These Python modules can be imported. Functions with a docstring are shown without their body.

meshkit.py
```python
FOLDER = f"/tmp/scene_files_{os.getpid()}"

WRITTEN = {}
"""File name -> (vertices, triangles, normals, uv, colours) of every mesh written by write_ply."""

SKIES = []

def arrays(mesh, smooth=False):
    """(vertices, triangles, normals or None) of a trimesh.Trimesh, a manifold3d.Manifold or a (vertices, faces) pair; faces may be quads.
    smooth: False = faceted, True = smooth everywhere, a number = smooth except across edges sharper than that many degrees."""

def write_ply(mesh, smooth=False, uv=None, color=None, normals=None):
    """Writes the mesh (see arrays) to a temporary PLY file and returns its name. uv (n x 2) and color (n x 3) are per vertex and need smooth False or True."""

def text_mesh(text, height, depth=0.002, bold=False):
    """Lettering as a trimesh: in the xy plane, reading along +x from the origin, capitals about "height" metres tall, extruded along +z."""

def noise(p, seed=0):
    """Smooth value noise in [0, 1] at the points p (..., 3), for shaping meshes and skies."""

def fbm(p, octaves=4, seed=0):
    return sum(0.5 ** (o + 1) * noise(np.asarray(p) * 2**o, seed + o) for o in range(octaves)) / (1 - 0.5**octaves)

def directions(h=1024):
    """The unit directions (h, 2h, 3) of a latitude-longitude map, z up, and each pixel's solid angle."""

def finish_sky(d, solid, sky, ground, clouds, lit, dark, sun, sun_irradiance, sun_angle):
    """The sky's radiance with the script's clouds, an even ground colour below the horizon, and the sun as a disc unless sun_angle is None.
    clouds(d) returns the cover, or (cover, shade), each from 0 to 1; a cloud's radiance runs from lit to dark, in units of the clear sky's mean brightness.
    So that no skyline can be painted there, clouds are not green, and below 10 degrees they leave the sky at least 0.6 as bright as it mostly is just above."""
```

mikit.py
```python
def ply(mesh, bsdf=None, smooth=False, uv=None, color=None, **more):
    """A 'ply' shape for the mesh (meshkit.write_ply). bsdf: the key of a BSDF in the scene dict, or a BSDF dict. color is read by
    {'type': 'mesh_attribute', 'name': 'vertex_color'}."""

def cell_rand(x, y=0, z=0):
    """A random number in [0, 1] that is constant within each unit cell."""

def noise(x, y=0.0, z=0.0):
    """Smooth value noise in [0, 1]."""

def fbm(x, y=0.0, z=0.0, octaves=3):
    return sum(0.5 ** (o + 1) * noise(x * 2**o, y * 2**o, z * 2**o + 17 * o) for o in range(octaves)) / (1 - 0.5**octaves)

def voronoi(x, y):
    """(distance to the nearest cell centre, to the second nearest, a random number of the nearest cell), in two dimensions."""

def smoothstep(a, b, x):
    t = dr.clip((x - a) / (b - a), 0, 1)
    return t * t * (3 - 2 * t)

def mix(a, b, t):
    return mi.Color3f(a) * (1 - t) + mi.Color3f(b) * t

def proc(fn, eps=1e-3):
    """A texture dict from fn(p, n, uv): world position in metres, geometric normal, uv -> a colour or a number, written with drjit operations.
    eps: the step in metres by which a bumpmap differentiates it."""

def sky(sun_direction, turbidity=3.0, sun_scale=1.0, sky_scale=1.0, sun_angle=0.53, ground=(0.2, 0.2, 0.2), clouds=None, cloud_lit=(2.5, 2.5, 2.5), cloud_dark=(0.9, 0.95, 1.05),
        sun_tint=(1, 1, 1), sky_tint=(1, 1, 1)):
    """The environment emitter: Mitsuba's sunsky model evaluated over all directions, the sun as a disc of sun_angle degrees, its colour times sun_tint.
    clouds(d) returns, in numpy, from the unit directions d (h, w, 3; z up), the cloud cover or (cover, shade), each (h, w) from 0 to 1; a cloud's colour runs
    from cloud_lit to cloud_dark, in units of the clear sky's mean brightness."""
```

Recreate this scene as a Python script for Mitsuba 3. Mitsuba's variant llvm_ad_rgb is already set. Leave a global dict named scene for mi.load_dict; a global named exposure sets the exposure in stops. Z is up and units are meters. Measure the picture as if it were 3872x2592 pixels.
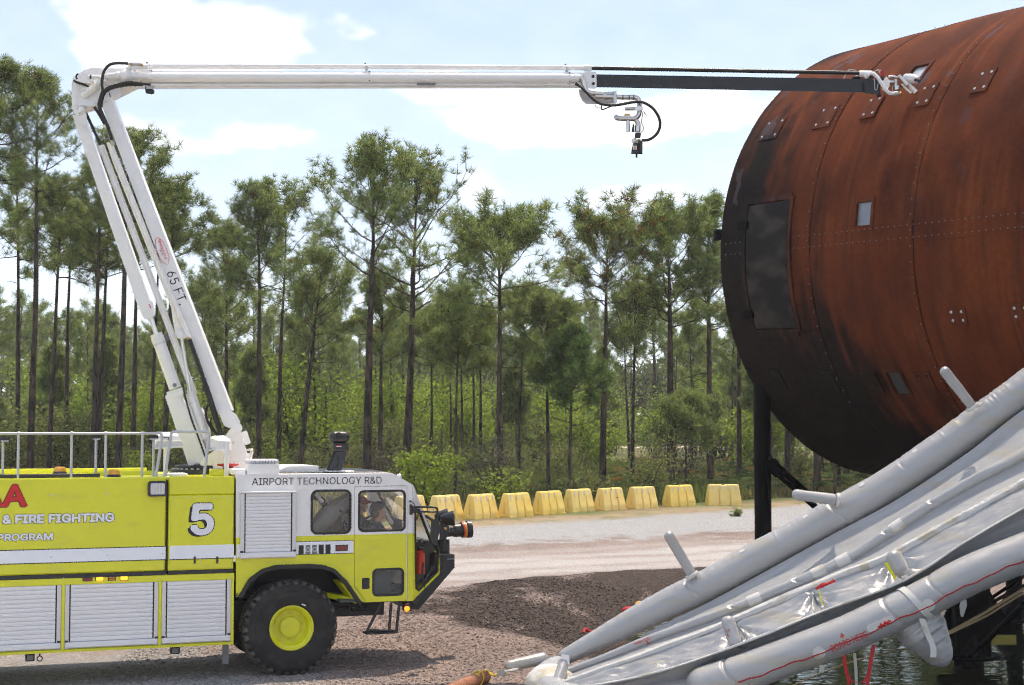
import math, random
import numpy as np, trimesh, shapely, manifold3d as m3
import shapely.geometry as sg
from shapely import affinity
import drjit as dr
import mitsuba as mi
import mikit, meshkit
from mikit import ply, proc, noise, fbm, voronoi, cell_rand, smoothstep, mix

scene, labels = {}, {}
rng = np.random.default_rng(7)
random.seed(7)

# ---------------------------------------------------------------- camera, sky, exposure
F_PX, CX, CY, HOR, CAM_H = 5784.0, 1936.0, 1296.0, 1611.0, 3.565     # lens and horizon measured on the photograph (3872 x 2592)
PITCH = math.atan((HOR - CY) / F_PX)
CAM = np.array([0.0, 0.0, CAM_H])
FW = np.array([0, math.cos(PITCH), math.sin(PITCH)]); UP = np.array([0, -math.sin(PITCH), math.cos(PITCH)]); RT = np.array([1.0, 0, 0])
scene['camera'] = {'type': 'perspective', 'fov': 2 * math.degrees(math.atan(1936 / F_PX)), 'fov_axis': 'x', 'near_clip': 0.1, 'far_clip': 6000.0,
                   'to_world': mi.ScalarTransform4f().look_at(origin=CAM.tolist(), target=(CAM + FW).tolist(), up=[0, 0, 1])}
exposure = 2.62
SUN = (0.14, 0.24, 1.0)

def cloud_cover(d):
    az = np.degrees(np.arctan2(d[..., 0], d[..., 1])); el = np.degrees(np.arcsin(np.clip(d[..., 2], -1, 1)))
    q = np.stack([d[..., 0] * 16, d[..., 1] * 16, d[..., 2] * 26], -1)
    n = meshkit.fbm(q, 6, 3); n2 = meshkit.fbm(q * 2.3 + 9, 5, 11)
    cover = np.zeros(d.shape[:2])
    for a, e, ra, re, k in ((-12.2, 14.2, 5.0, 1.7, 1.0), (-14.5, 13.3, 2.5, 1.0, .8), (-9.6, 10.6, 3.4, 0.9, .95), (-12.3, 10.2, 1.5, .55, .7), (-2.0, 12.4, 2.2, .7, .7), (2.2, 11.4, 4.6, 1.25, 1.0), (7.0, 11.6, 4.0, .9, .9),
                            (-1.2, 8.7, 1.6, .9, .7), (4.6, 8.3, 2.5, .6, .7), (-26, 13, 6, 2, .9), (30, 15, 8, 3, .9), (60, 20, 14, 5, .9), (-60, 24, 12, 5, .9), (120, 22, 14, 5, .8), (-120, 26, 16, 6, .8), (175, 20, 12, 4, .8)):
        da = (az - a + 180) % 360 - 180
        g = 1.0 - np.sqrt((da / ra) ** 2 + ((el - e) / (re * np.where(el < e, .8, 1.15))) ** 2)
        cover = np.maximum(cover, k * np.clip((g * 1.1 + (n - .5) * 2.6 + (n2 - .5) * 1.1) / .38, 0, 1))
    off = np.minimum(1, np.clip((np.abs(az) - 24) / 8, 0, 1) + np.clip((el - 20) / 8, 0, 1))      # broken cloud added beyond the view, thickened as fill for shaded sides
    fill_cloud = np.clip((n - .45) * 6, 0, 1) * off * np.clip((72 - el) / 20, .25, 1)
    veil = .09 + .28 * np.exp(-np.clip(el, 0, 90) / 9.0) + .16 * (n2 - .3)
    cover = np.clip(np.maximum(np.maximum(cover * .95, fill_cloud * .8), veil), 0, 1)
    return cover, np.clip(.15 + .6 * (.55 - n2), 0, .5)

scene['sky'] = mikit.sky(SUN, turbidity=3.6, sun_scale=.515, sky_scale=1.22, sky_tint=(1.0, .87, .765), ground=(.17, .16, .12), clouds=cloud_cover, cloud_lit=(2.0, 2.0, 2.02), cloud_dark=(1.35, 1.38, 1.45))

# ---------------------------------------------------------------- rays of the measured photograph: where a measured point lies on a surface of the place
def ray(px, py): return FW + RT * (px - CX) / F_PX - UP * (py - CY) / F_PX
def at(px, py, Y):
    d = ray(px, py); return CAM + d * (Y / d[1])
def ground(px, py, z=0.0):
    d = ray(px, py); return CAM + d * ((z - CAM_H) / d[2])

class Plane:
    """An upright plane: origin, direction along it, and out(w) = distance behind it. s(px,py) -> (along, z)."""
    def __init__(self, origin, deg):
        a = math.radians(deg)
        self.o = np.array([origin[0], origin[1], 0.0]); self.u = np.array([math.cos(a), math.sin(a), 0]); self.v = np.array([-math.sin(a), math.cos(a), 0])
        self.M = np.eye(4); self.M[:3, 0], self.M[:3, 1], self.M[:3, 2], self.M[:3, 3] = self.u, self.v, [0, 0, 1], self.o
    def s(self, px, py, w=0.0):
        d = ray(px, py); t = ((self.o + w * self.v - CAM) @ self.v) / (d @ self.v); P = CAM + d * t - self.o
        return np.array([P @ self.u, P[2]])
    def p(self, px, py, w=0.0):
        a, z = self.s(px, py, w); return np.array([a, w, z])

# ---------------------------------------------------------------- mesh helpers
def cat(*ms):
    ms = [m for x in ms for m in (x if isinstance(x, (list, tuple)) else [x])]
    return trimesh.util.concatenate(ms) if len(ms) > 1 else ms[0]
def hull(pts): return trimesh.Trimesh(np.asarray(pts, float), process=False).convex_hull
def box(x0, x1, y0, y1, z0, z1, b=0.0):
    x0, x1 = min(x0, x1), max(x0, x1); y0, y1 = min(y0, y1), max(y0, y1); z0, z1 = min(z0, z1), max(z0, z1)
    b = min(b, .45 * (x1 - x0), .45 * (y1 - y0), .45 * (z1 - z0))
    if b <= 0:
        return trimesh.creation.box(bounds=[[x0, y0, z0], [x1, y1, z1]])
    pts = []
    for x, sx in ((x0, b), (x1, -b)):
        for y, sy in ((y0, b), (y1, -b)):
            for z, sz in ((z0, b), (z1, -b)):
                pts += [(x, y + sy, z + sz), (x + sx, y, z + sz), (x + sx, y + sy, z)]
    return hull(pts)
def smooth_path(pts, n=6):
    P = np.asarray(pts, float)
    if len(P) < 3: return P
    Q = np.vstack([2 * P[0] - P[1], P, 2 * P[-1] - P[-2]]); out = []
    for i in range(1, len(Q) - 2):
        t = np.linspace(0, 1, n, endpoint=False)[:, None]
        a, b, c, d = Q[i - 1], Q[i], Q[i + 1], Q[i + 2]
        out.append(.5 * (2 * b + (c - a) * t + (2 * a - 5 * b + 4 * c - d) * t ** 2 + (3 * b - a - 3 * c + d) * t ** 3))
    return np.vstack(out + [P[-1:]])
def frames(P):
    T = np.gradient(P, axis=0); T /= np.linalg.norm(T, axis=1, keepdims=True) + 1e-12
    ref = np.array([0, 0, 1.0]) if abs(T[0, 2]) < .9 else np.array([1.0, 0, 0])
    A = np.zeros_like(P); a = np.cross(T[0], ref); a /= np.linalg.norm(a)
    for i in range(len(P)):
        a = a - T[i] * (a @ T[i]); a /= np.linalg.norm(a) + 1e-12; A[i] = a
    return T, A, np.cross(T, A)
def tube(pts, r, n=12, caps=True, smooth=0):
    P = smooth_path(pts, smooth) if smooth else np.asarray(pts, float)
    r = np.broadcast_to(np.asarray(r, float), (len(P),)) if np.ndim(r) == 0 or len(r) == len(P) else np.interp(np.linspace(0, 1, len(P)), np.linspace(0, 1, len(r)), r)
    T, A, B = frames(P); ang = np.arange(n) * 2 * np.pi / n
    V = P[:, None] + r[:, None, None] * (np.cos(ang)[None, :, None] * A[:, None] + np.sin(ang)[None, :, None] * B[:, None])
    i, j = np.meshgrid(np.arange(len(P) - 1), np.arange(n), indexing='ij')
    a, b = i * n + j, i * n + (j + 1) % n
    F = np.stack([a, b, b + n, a + n], -1).reshape(-1, 4)
    F = np.vstack([F[:, [0, 1, 2]], F[:, [0, 2, 3]]]); V = V.reshape(-1, 3)
    if caps:
        k = len(V); V = np.vstack([V, P[:1], P[-1:]]); j = np.arange(n); e = (len(P) - 1) * n
        F = np.vstack([F, np.stack([np.full(n, k), (j + 1) % n, j], 1), np.stack([np.full(n, k + 1), e + j, e + (j + 1) % n], 1)])
    return trimesh.Trimesh(V, F, process=False)
def cyl(p0, p1, r, n=16): return tube([p0, p1], r, n)
def lathe(prof, p0, axis, n=24):
    """Revolve (radius, along) points about axis through p0."""
    ax = np.asarray(axis, float); ax /= np.linalg.norm(ax); ref = np.array([0, 0, 1.0]) if abs(ax[2]) < .9 else np.array([1.0, 0, 0])
    a = np.cross(ax, ref); a /= np.linalg.norm(a); b = np.cross(ax, a); ang = np.arange(n) * 2 * np.pi / n
    pr = np.asarray(prof, float); V = np.asarray(p0, float) + pr[:, 1][:, None, None] * ax + pr[:, 0][:, None, None] * (np.cos(ang)[None, :, None] * a + np.sin(ang)[None, :, None] * b)
    i, j = np.meshgrid(np.arange(len(pr) - 1), np.arange(n), indexing='ij'); q, w = i * n + j, i * n + (j + 1) % n
    F = np.stack([q, w, w + n, q + n], -1).reshape(-1, 4)
    return trimesh.Trimesh(V.reshape(-1, 3), np.vstack([F[:, [0, 1, 2]], F[:, [0, 2, 3]]]), process=False)
def sphere(c, r, sc=(1, 1, 1), sub=3):
    m = trimesh.creation.icosphere(subdivisions=sub, radius=1.0); m.vertices = m.vertices * (np.asarray(sc) * r) + np.asarray(c); return m
def rrect(x0, x1, y0, y1, r):
    x0, x1 = min(x0, x1), max(x0, x1); y0, y1 = min(y0, y1), max(y0, y1)
    return sg.box(x0 + r, y0 + r, x1 - r, y1 - r).buffer(r, quad_segs=6)
def slab(poly, v0, v1):
    """A polygon in (u, z) made a plate between v0 and v1."""
    polys = getattr(poly, 'geoms', [poly]); out = []
    for g in polys:
        if g.area < 1e-6: continue
        m = trimesh.creation.extrude_polygon(g, abs(v1 - v0), engine='earcut')
        V = m.vertices; m = trimesh.Trimesh(np.stack([V[:, 0], min(v0, v1) + V[:, 2], V[:, 1]], 1), m.faces[:, ::-1], process=False); out.append(m)
    return cat(out)
def grid_mesh(P, closed_u=False):
    """P (n, m, 3) as a sheet."""
    n, m = P.shape[:2]; i, j = np.meshgrid(np.arange(n - 1), np.arange(m if closed_u else m - 1), indexing='ij')
    a, b = i * m + j, i * m + (j + 1) % m
    F = np.stack([a, b, b + m, a + m], -1).reshape(-1, 4)
    return trimesh.Trimesh(P.reshape(-1, 3), np.vstack([F[:, [0, 1, 2]], F[:, [0, 2, 3]]]), process=False)
def normals_of(P):
    n = np.cross(np.gradient(P, axis=0), np.gradient(P, axis=1)); n /= np.linalg.norm(n, axis=2, keepdims=True) + 1e-12
    return n if n[..., 1].mean() > 0 else -n                          # the side away from the camera
def moved(m, M):
    m = m.copy(); m.apply_transform(M); return m

def add(name, mesh, mat, parent=None, M=None, smooth=30, label=None, category=None, group=None, kind=None, **kw):
    if isinstance(mesh, list):
        return [add(name, m_, mat, parent, M, smooth, label, category, group, kind, **kw) for m_ in mesh][0]
    key = (parent + '__' if parent else '') + name; k, n = key, 0
    while k in scene or k in labels: n += 1; k = f'{key}_{n:03d}'
    if M is not None: mesh = moved(mesh, M)
    scene[k] = ply(mesh, mat, smooth=smooth, **kw)
    note(k, label, category, group, kind)
    return k
def note(k, label=None, category=None, group=None, kind=None):
    d = {x: y for x, y in (('label', label), ('category', category), ('group', group), ('kind', kind)) if y}
    if d: labels[k] = d
def thing(name, label, category, group=None):
    k, n = name, 0
    while k in scene or k in labels: n += 1; k = f'{name}_{n:03d}'
    note(k, label, category, group); return k

# ---------------------------------------------------------------- materials
def rgb(*c): return {'type': 'rgb', 'value': list(c)}
def mat(name, color, rough=.5, metal=0.0, two=True, **kw):
    b = {'type': 'principled', 'base_color': rgb(*color) if isinstance(color, (tuple, list)) else color, 'roughness': rough, 'metallic': metal, **kw}
    scene[name] = {'type': 'twosided', 'bsdf': b} if two else b
def speckle(c, amt=.12, f=9.0, f2=60.0):
    c = tuple(c)
    return proc(lambda p, n, uv: mi.Color3f(*c) * (1 - amt + 2 * amt * (.6 * fbm(p.x * f, p.y * f, p.z * f, 3) + .4 * noise(p.x * f2, p.y * f2, p.z * f2))))
def lime(p, n, uv):
    d = smoothstep(.56, .8, fbm(p.x * 2.1, p.y * 2.1, p.z * 5, 4)); g = fbm(p.x * 40, p.y * 40, p.z * 40, 2)
    c = mi.Color3f(.665, .66, .012) * (.97 + .06 * g)
    return mix(c, mi.Color3f(.52, .47, .09), .26 * d)
mat('lime_paint', proc(lime), .22, clearcoat=.6, clearcoat_gloss=.9)
def whitep(p, n, uv):
    d = smoothstep(.5, .85, fbm(p.x * 3.1, p.y * 3.1, p.z * 3.1, 4)); g = fbm(p.x * 33, p.y * 33, p.z * 33, 2)
    return mix(mi.Color3f(.76, .75, .74) * (.97 + .06 * g), mi.Color3f(.50, .46, .40), .22 * d)
mat('white_paint', proc(whitep), .28, clearcoat=.4, clearcoat_gloss=.85)
mat('white_reflective', speckle((.80, .82, .86), .05, 12, 90), .45)
mat('brushed_aluminium', speckle((.74, .74, .755), .05, 5, 80), .45, .2)
mat('alu_rail', (.60, .60, .62), .35, .6)
mat('galvanised', speckle((.50, .51, .53), .1, 14, 70), .42, .6)
mat('steel', (.62, .60, .57), .22, 1.0)
mat('chrome', (.75, .75, .76), .08, 1.0)
mat('black_paint', speckle((.018, .019, .022), .2), .38)
mat('satin_black', speckle((.022, .024, .030), .15), .5)
mat('rubber', speckle((.020, .019, .019), .25), .6)
def tyre(p, n, uv):
    d = fbm(p.x * 7, p.y * 7, p.z * 7, 4)
    return mix(mi.Color3f(.016, .0155, .016), mi.Color3f(.05, .044, .038), .5 * smoothstep(.42, .75, d))
mat('tyre_rubber', proc(tyre), .72)
def tread(p, n, uv):
    d = fbm(p.x * 9, p.y * 9, p.z * 9, 4)
    return mix(mi.Color3f(.04, .041, .043), mi.Color3f(.12, .112, .10), smoothstep(.35, .7, d))
mat('tread_dusty', proc(tread), .8)
mat('red_paint', (.42, .012, .012), .35)
mat('red_cloth', speckle((.40, .015, .02), .2), .7)
mat('black_print', (.014, .013, .013), .45)
mat('red_print', (.55, .012, .012), .45)
mat('white_print', (.74, .75, .78), .45)
mat('red_lens', (.16, .006, .008), .15, clearcoat=1.0)
mat('amber_lens', (.55, .20, .012), .18, clearcoat=1.0)
mat('amber_dome', (.72, .33, .018), .2, clearcoat=1.0)
mat('olive_yellow', speckle((.30, .26, .045), .25, 8), .6)
mat('clear_lens', speckle((.55, .56, .6), .2, 60, 200), .12, clearcoat=1.0)
mat('grey_plastic', (.16, .165, .17), .5)
mat('black_plastic', (.022, .022, .024), .42)
mat('brass', (.45, .28, .12), .35, .8)
mat('seat_grey', speckle((.115, .118, .11), .15, 20), .55)
mat('cab_trim', speckle((.075, .085, .082), .15, 8), .7)
mat('orange_red', (.55, .045, .015), .4)
scene['pane'] = {'type': 'thindielectric', 'int_ior': 1.5}
# ---------------------------------------------------------------- the setting: ground, pond
WATER_Z = -0.40
POND = sg.Polygon([(3.1, 12), (3.1, 20), (2.9, 25), (2.3, 27.5), (2.1, 29.8), (3.0, 31.8), (5, 33.2), (8, 33.5), (12, 33.3), (30, 32.5), (44, 29), (44, 8), (20, 3), (7, 5)]).buffer(.6).buffer(-.6)
def ground_z(x, y):
    x, y = np.broadcast_arrays(np.asarray(x, float), np.asarray(y, float)); sh = x.shape; x, y = x.ravel(), y.ravel()
    z = np.zeros(len(x)); q = np.stack([x, y, 0 * x], 1)
    far = np.clip((np.hypot(x, y) - 62) / 40, 0, 1)
    z += far * .5 * (meshkit.fbm(q * .035, 3, 5) - .5)
    near = (np.abs(x - 12) < 50) & (y < 48)
    pt = shapely.points(x[near], y[near]); ins = shapely.contains(POND, pt)
    dist = np.where(ins, -shapely.distance(POND.exterior, pt), shapely.distance(POND, pt))
    wob = .35 * (meshkit.fbm(q[near] * .9, 3, 2) - .5); dist = dist + wob
    t = np.clip(dist / 2.7, 0, 1)
    zz = np.where(dist < 0, WATER_Z + np.maximum(dist * .45, -1.3), WATER_Z * (1 - t * t * (3 - 2 * t)))
    zz += .20 * np.exp(-((dist - 3.3) / 1.1) ** 2)
    rill = 1 - np.abs(2 * meshkit.fbm(np.stack([x[near] * .75 + y[near] * .5, (y[near] - x[near]) * .22, 0 * x[near]], 1), 3, 15) - 1)
    zz += .13 * (rill - .6) * np.exp(-((dist - 1.6) / 1.5) ** 2)
    zz += .05 * (meshkit.fbm(q[near] * 1.1, 3, 8) - .5) + .018 * (meshkit.noise(q[near] * 5.0, 4) - .5)
    truck = np.clip(1 - np.hypot((x[near] + 4) / 6.5, (y[near] - 21.8) / 3.5), 0, 1)
    z[near] += zz * (1 - np.clip(truck * 3, 0, 1))
    return z.reshape(sh)
def axis_grid(a, b, step, lim, g=1.22):
    c = list(np.arange(a, b, step)); lo, hi, s = a, b, step
    while hi < lim: s *= g; hi += s; c.append(hi)
    s = step
    while lo > -lim: s *= g; lo -= s; c.insert(0, lo)
    return np.array(c)
gx = axis_grid(-11, 16, .11, 1600); gy = np.concatenate([np.arange(-30, 14, 2.0), np.arange(14, 44, .11), np.arange(44, 130, .8), 130 * 1.12 ** np.arange(0, 23)])
GX, GY = np.meshgrid(gx, gy, indexing='ij')
ground_mesh = grid_mesh(np.stack([GX, GY, ground_z(GX, GY)], -1))
if ground_mesh.face_normals[:, 2].mean() < 0: ground_mesh.invert()

def edge_line(p): return p.y - (54.0 + 1.05 * (dr.clip(p.x, -14, 16) + 1.1)) + 2.2 * (fbm(p.x * .5, p.y * .5, 0, 3) - .5)
def ground_color(p, n, uv):
    big = fbm(p.x * .35, p.y * .35, 1, 4); mid = fbm(p.x * 1.7, p.y * 1.7, 2, 3); fine = noise(p.x * 26, p.y * 26); fine2 = noise(p.x * 61, p.y * 61); peb = cell_rand(p.x * 33, p.y * 33, 5)
    grey = mi.Color3f(.268, .270, .274) * (.55 + .66 * peb + .22 * fine)
    red = mix((.118, .088, .076), (.262, .204, .182), .95 * peb + .25 * fine + .2 * fine2 - .22) * (.80 + .4 * mid)
    pink = mi.Color3f(.340, .322, .314) * (.74 + .2 * fine + .14 * mid + .20 * peb)
    road = p.y - (39.0 + .62 * p.x) + 1.6 * (fbm(p.x * .3, p.y * .3, 4, 2) - .5)
    c = mix(red, grey, smoothstep(-.2, 1, (p.y - 45.5 - .7 * p.x) / 2.5 + 2.2 * (mid - .5)))
    rut = .5 + .5 * dr.cos(road * 2.9 + 1.2 * (big - .5))
    band = dr.exp(-dr.square(road / 4.0)) * (.50 + .50 * rut) * (.55 + .9 * fbm(p.x * .28, p.y * 1.9, 3, 3))
    c = mix(c, pink, dr.clip(band * 1.25, 0, .95))
    tl = dr.hypot(p.x + 6.5, p.y - 20.5)
    c = mix(c, grey * mi.Color3f(.86, .86, .90), .75 * smoothstep(5.5, 2.5, tl + 2.4 * (mid - .5)))
    c = mix(c, mix(grey, pink, .35), smoothstep(19.2, 17.0, p.y + 1.6 * (big - .5)))  # paler gravel added out of view to bounce light onto the truck
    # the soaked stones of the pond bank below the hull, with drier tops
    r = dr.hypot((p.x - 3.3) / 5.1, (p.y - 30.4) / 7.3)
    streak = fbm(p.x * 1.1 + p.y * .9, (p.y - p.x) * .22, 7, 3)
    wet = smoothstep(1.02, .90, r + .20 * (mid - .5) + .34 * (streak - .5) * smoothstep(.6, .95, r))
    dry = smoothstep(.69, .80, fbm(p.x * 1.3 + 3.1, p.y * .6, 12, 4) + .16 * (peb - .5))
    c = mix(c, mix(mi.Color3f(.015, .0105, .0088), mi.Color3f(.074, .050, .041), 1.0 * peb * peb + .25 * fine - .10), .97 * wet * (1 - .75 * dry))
    # past the gravel: dry grass and pine litter, then the forest floor
    e = edge_line(p)
    tan = mix((.20, .145, .085), (.31, .245, .165), .5 * fine + .7 * mid - .1)
    weed = mix((.085, .11, .03), (.16, .15, .06), fine)
    tan = mix(tan, weed, .7 * smoothstep(.52, .66, fbm(p.x * 1.3, p.y * .8, 6, 3)))
    floor_ = mix((.10, .095, .04), (.17, .125, .07), mid) * (.7 + .5 * fine)
    floor_ = mix(floor_, mi.Color3f(.075, .105, .028), smoothstep(.45, .65, big))
    c = mix(c, tan, smoothstep(-1.0, 1.0, e + 3.0 * (fine - .5)))
    c = mix(c, floor_, smoothstep(2.0, 5.5, e))
    sand = smoothstep(9, 6, dr.abs(p.y - 253)) * smoothstep(14, 22, p.x) * smoothstep(75, 60, p.x)
    return mix(c, mi.Color3f(.52, .45, .36), sand)
def ground_bump(p, n, uv):
    return (.55 * noise(p.x * 22, p.y * 22) + .45 * cell_rand(p.x * 33, p.y * 33, 5) + .3 * noise(p.x * 50, p.y * 50))
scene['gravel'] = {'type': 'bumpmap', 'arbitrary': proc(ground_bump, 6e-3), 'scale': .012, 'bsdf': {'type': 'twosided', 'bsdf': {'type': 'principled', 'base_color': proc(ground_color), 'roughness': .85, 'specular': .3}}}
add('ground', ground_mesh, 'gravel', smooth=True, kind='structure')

def ripple(p, n, uv):
    return .6 * fbm(p.x * 1.1, p.y * 3.4, 0, 3) + .4 * fbm(p.x * 3.3 + 5, p.y * 8.5, 1, 2)
mat('pond_water', (.010, .013, .006), .03, two=False, specular=.5)
scene['water'] = {'type': 'bumpmap', 'arbitrary': proc(ripple, 4e-3), 'scale': .010, 'bsdf': {'type': 'twosided', 'bsdf': scene.pop('pond_water')}}
wpoly = POND.buffer(.9)
wm = trimesh.creation.triangulate_polygon(wpoly, engine='earcut')
wmesh = trimesh.Trimesh(np.column_stack([wm[0], np.full(len(wm[0]), WATER_Z)]), wm[1], process=False)
if wmesh.face_normals[:, 2].mean() < 0: wmesh.invert()
add('pond_water', wmesh, 'water', smooth=False, kind='structure')

# loose stones on the gravel near the truck
def stones(n, x0, x1, y0, y1, s0, s1, seed):
    r = np.random.default_rng(seed); base = trimesh.creation.icosahedron(); bv, bf = base.vertices, base.faces
    P = np.column_stack([r.uniform(x0, x1, n), r.uniform(y0, y1, n)])
    keep = ~shapely.contains(POND.buffer(-.3), shapely.points(P[:, 0], P[:, 1])); P = P[keep]; n = len(P)
    z = ground_z(P[:, 0], P[:, 1]); s = r.uniform(s0, s1, n) * r.uniform(.6, 1.3, n)
    V = bv[None] * (s[:, None, None] * r.uniform(.55, 1.25, (n, len(bv), 1))) * np.array([1.15, 1.0, .62])
    a = r.uniform(0, 6.3, n); c, w = np.cos(a), np.sin(a)
    V = np.stack([V[..., 0] * c[:, None] - V[..., 1] * w[:, None], V[..., 0] * w[:, None] + V[..., 1] * c[:, None], V[..., 2]], -1)
    V += np.stack([P[:, 0], P[:, 1], z + s * .25], 1)[:, None]
    F = bf[None] + (np.arange(n) * len(bv))[:, None, None]
    return trimesh.Trimesh(V.reshape(-1, 3), F.reshape(-1, 3), process=False)
mat('stone', proc(lambda p, n, uv: ground_color(p, n, uv) * (.7 + .75 * cell_rand(p.x * 14, p.y * 14, 3))), .85)
add('gravel_stones', cat(stones(17000, -6, 4.2, 19.3, 27, .010, .021, 3), stones(9000, -3, 5, 26, 34, .014, .026, 4)), 'stone', smooth=False, kind='stuff', label='loose gravel stones strewn over the lot around the truck', category='gravel')
# ---------------------------------------------------------------- the rusted steel hull on its legs
KH = 1.15; HR = 3.57 * KH; TH, TI = 1.07622841, -.04205952
HC = CAM + (np.array([6.39271611, 25.46489742, 6.30643518]) - CAM) * KH
HA = np.array([math.cos(TH) * math.cos(TI), -math.sin(TH) * math.cos(TI), math.sin(TI)])           # along the hull, towards the camera
HN = np.array([-math.sin(TH), -math.cos(TH), 0.0]); HB = np.cross(HN, HA); HB = HB if HB[2] > 0 else -HB
def on_hull(s, ang, r=0.0):
    """s metres from the far end, ang degrees above the flank that faces the lot."""
    s, a = np.broadcast_arrays(np.asarray(s, float), np.radians(np.asarray(ang, float)))
    return HC + s[..., None] * HA + (HR + np.asarray(r))[..., None] * (np.cos(a)[..., None] * HN + np.sin(a)[..., None] * HB) if np.ndim(r) else HC + s[..., None] * HA + (HR + r) * (np.cos(a)[..., None] * HN + np.sin(a)[..., None] * HB)
def hull_sa(px, py):
    """where a measured point lies on the hull: (s, ang)"""
    d = ray(px, py); o = CAM - HC; dp = d - HA * (d @ HA); op = o - HA * (o @ HA)
    A, B, D = dp @ dp, 2 * dp @ op, op @ op - HR * HR; t = (-B - math.sqrt(max(B * B - 4 * A * D, 0))) / (2 * A); q = CAM + d * t - HC
    return q @ HA, math.degrees(math.atan2(q @ HB, q @ HN))
def hull_st(p):
    q = p - mi.Point3f(*HC.tolist()); s = dr.dot(q, mi.Vector3f(*HA.tolist())); a = dr.atan2(dr.dot(q, mi.Vector3f(*HB.tolist())), dr.dot(q, mi.Vector3f(*HN.tolist())))
    return s, a
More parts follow.
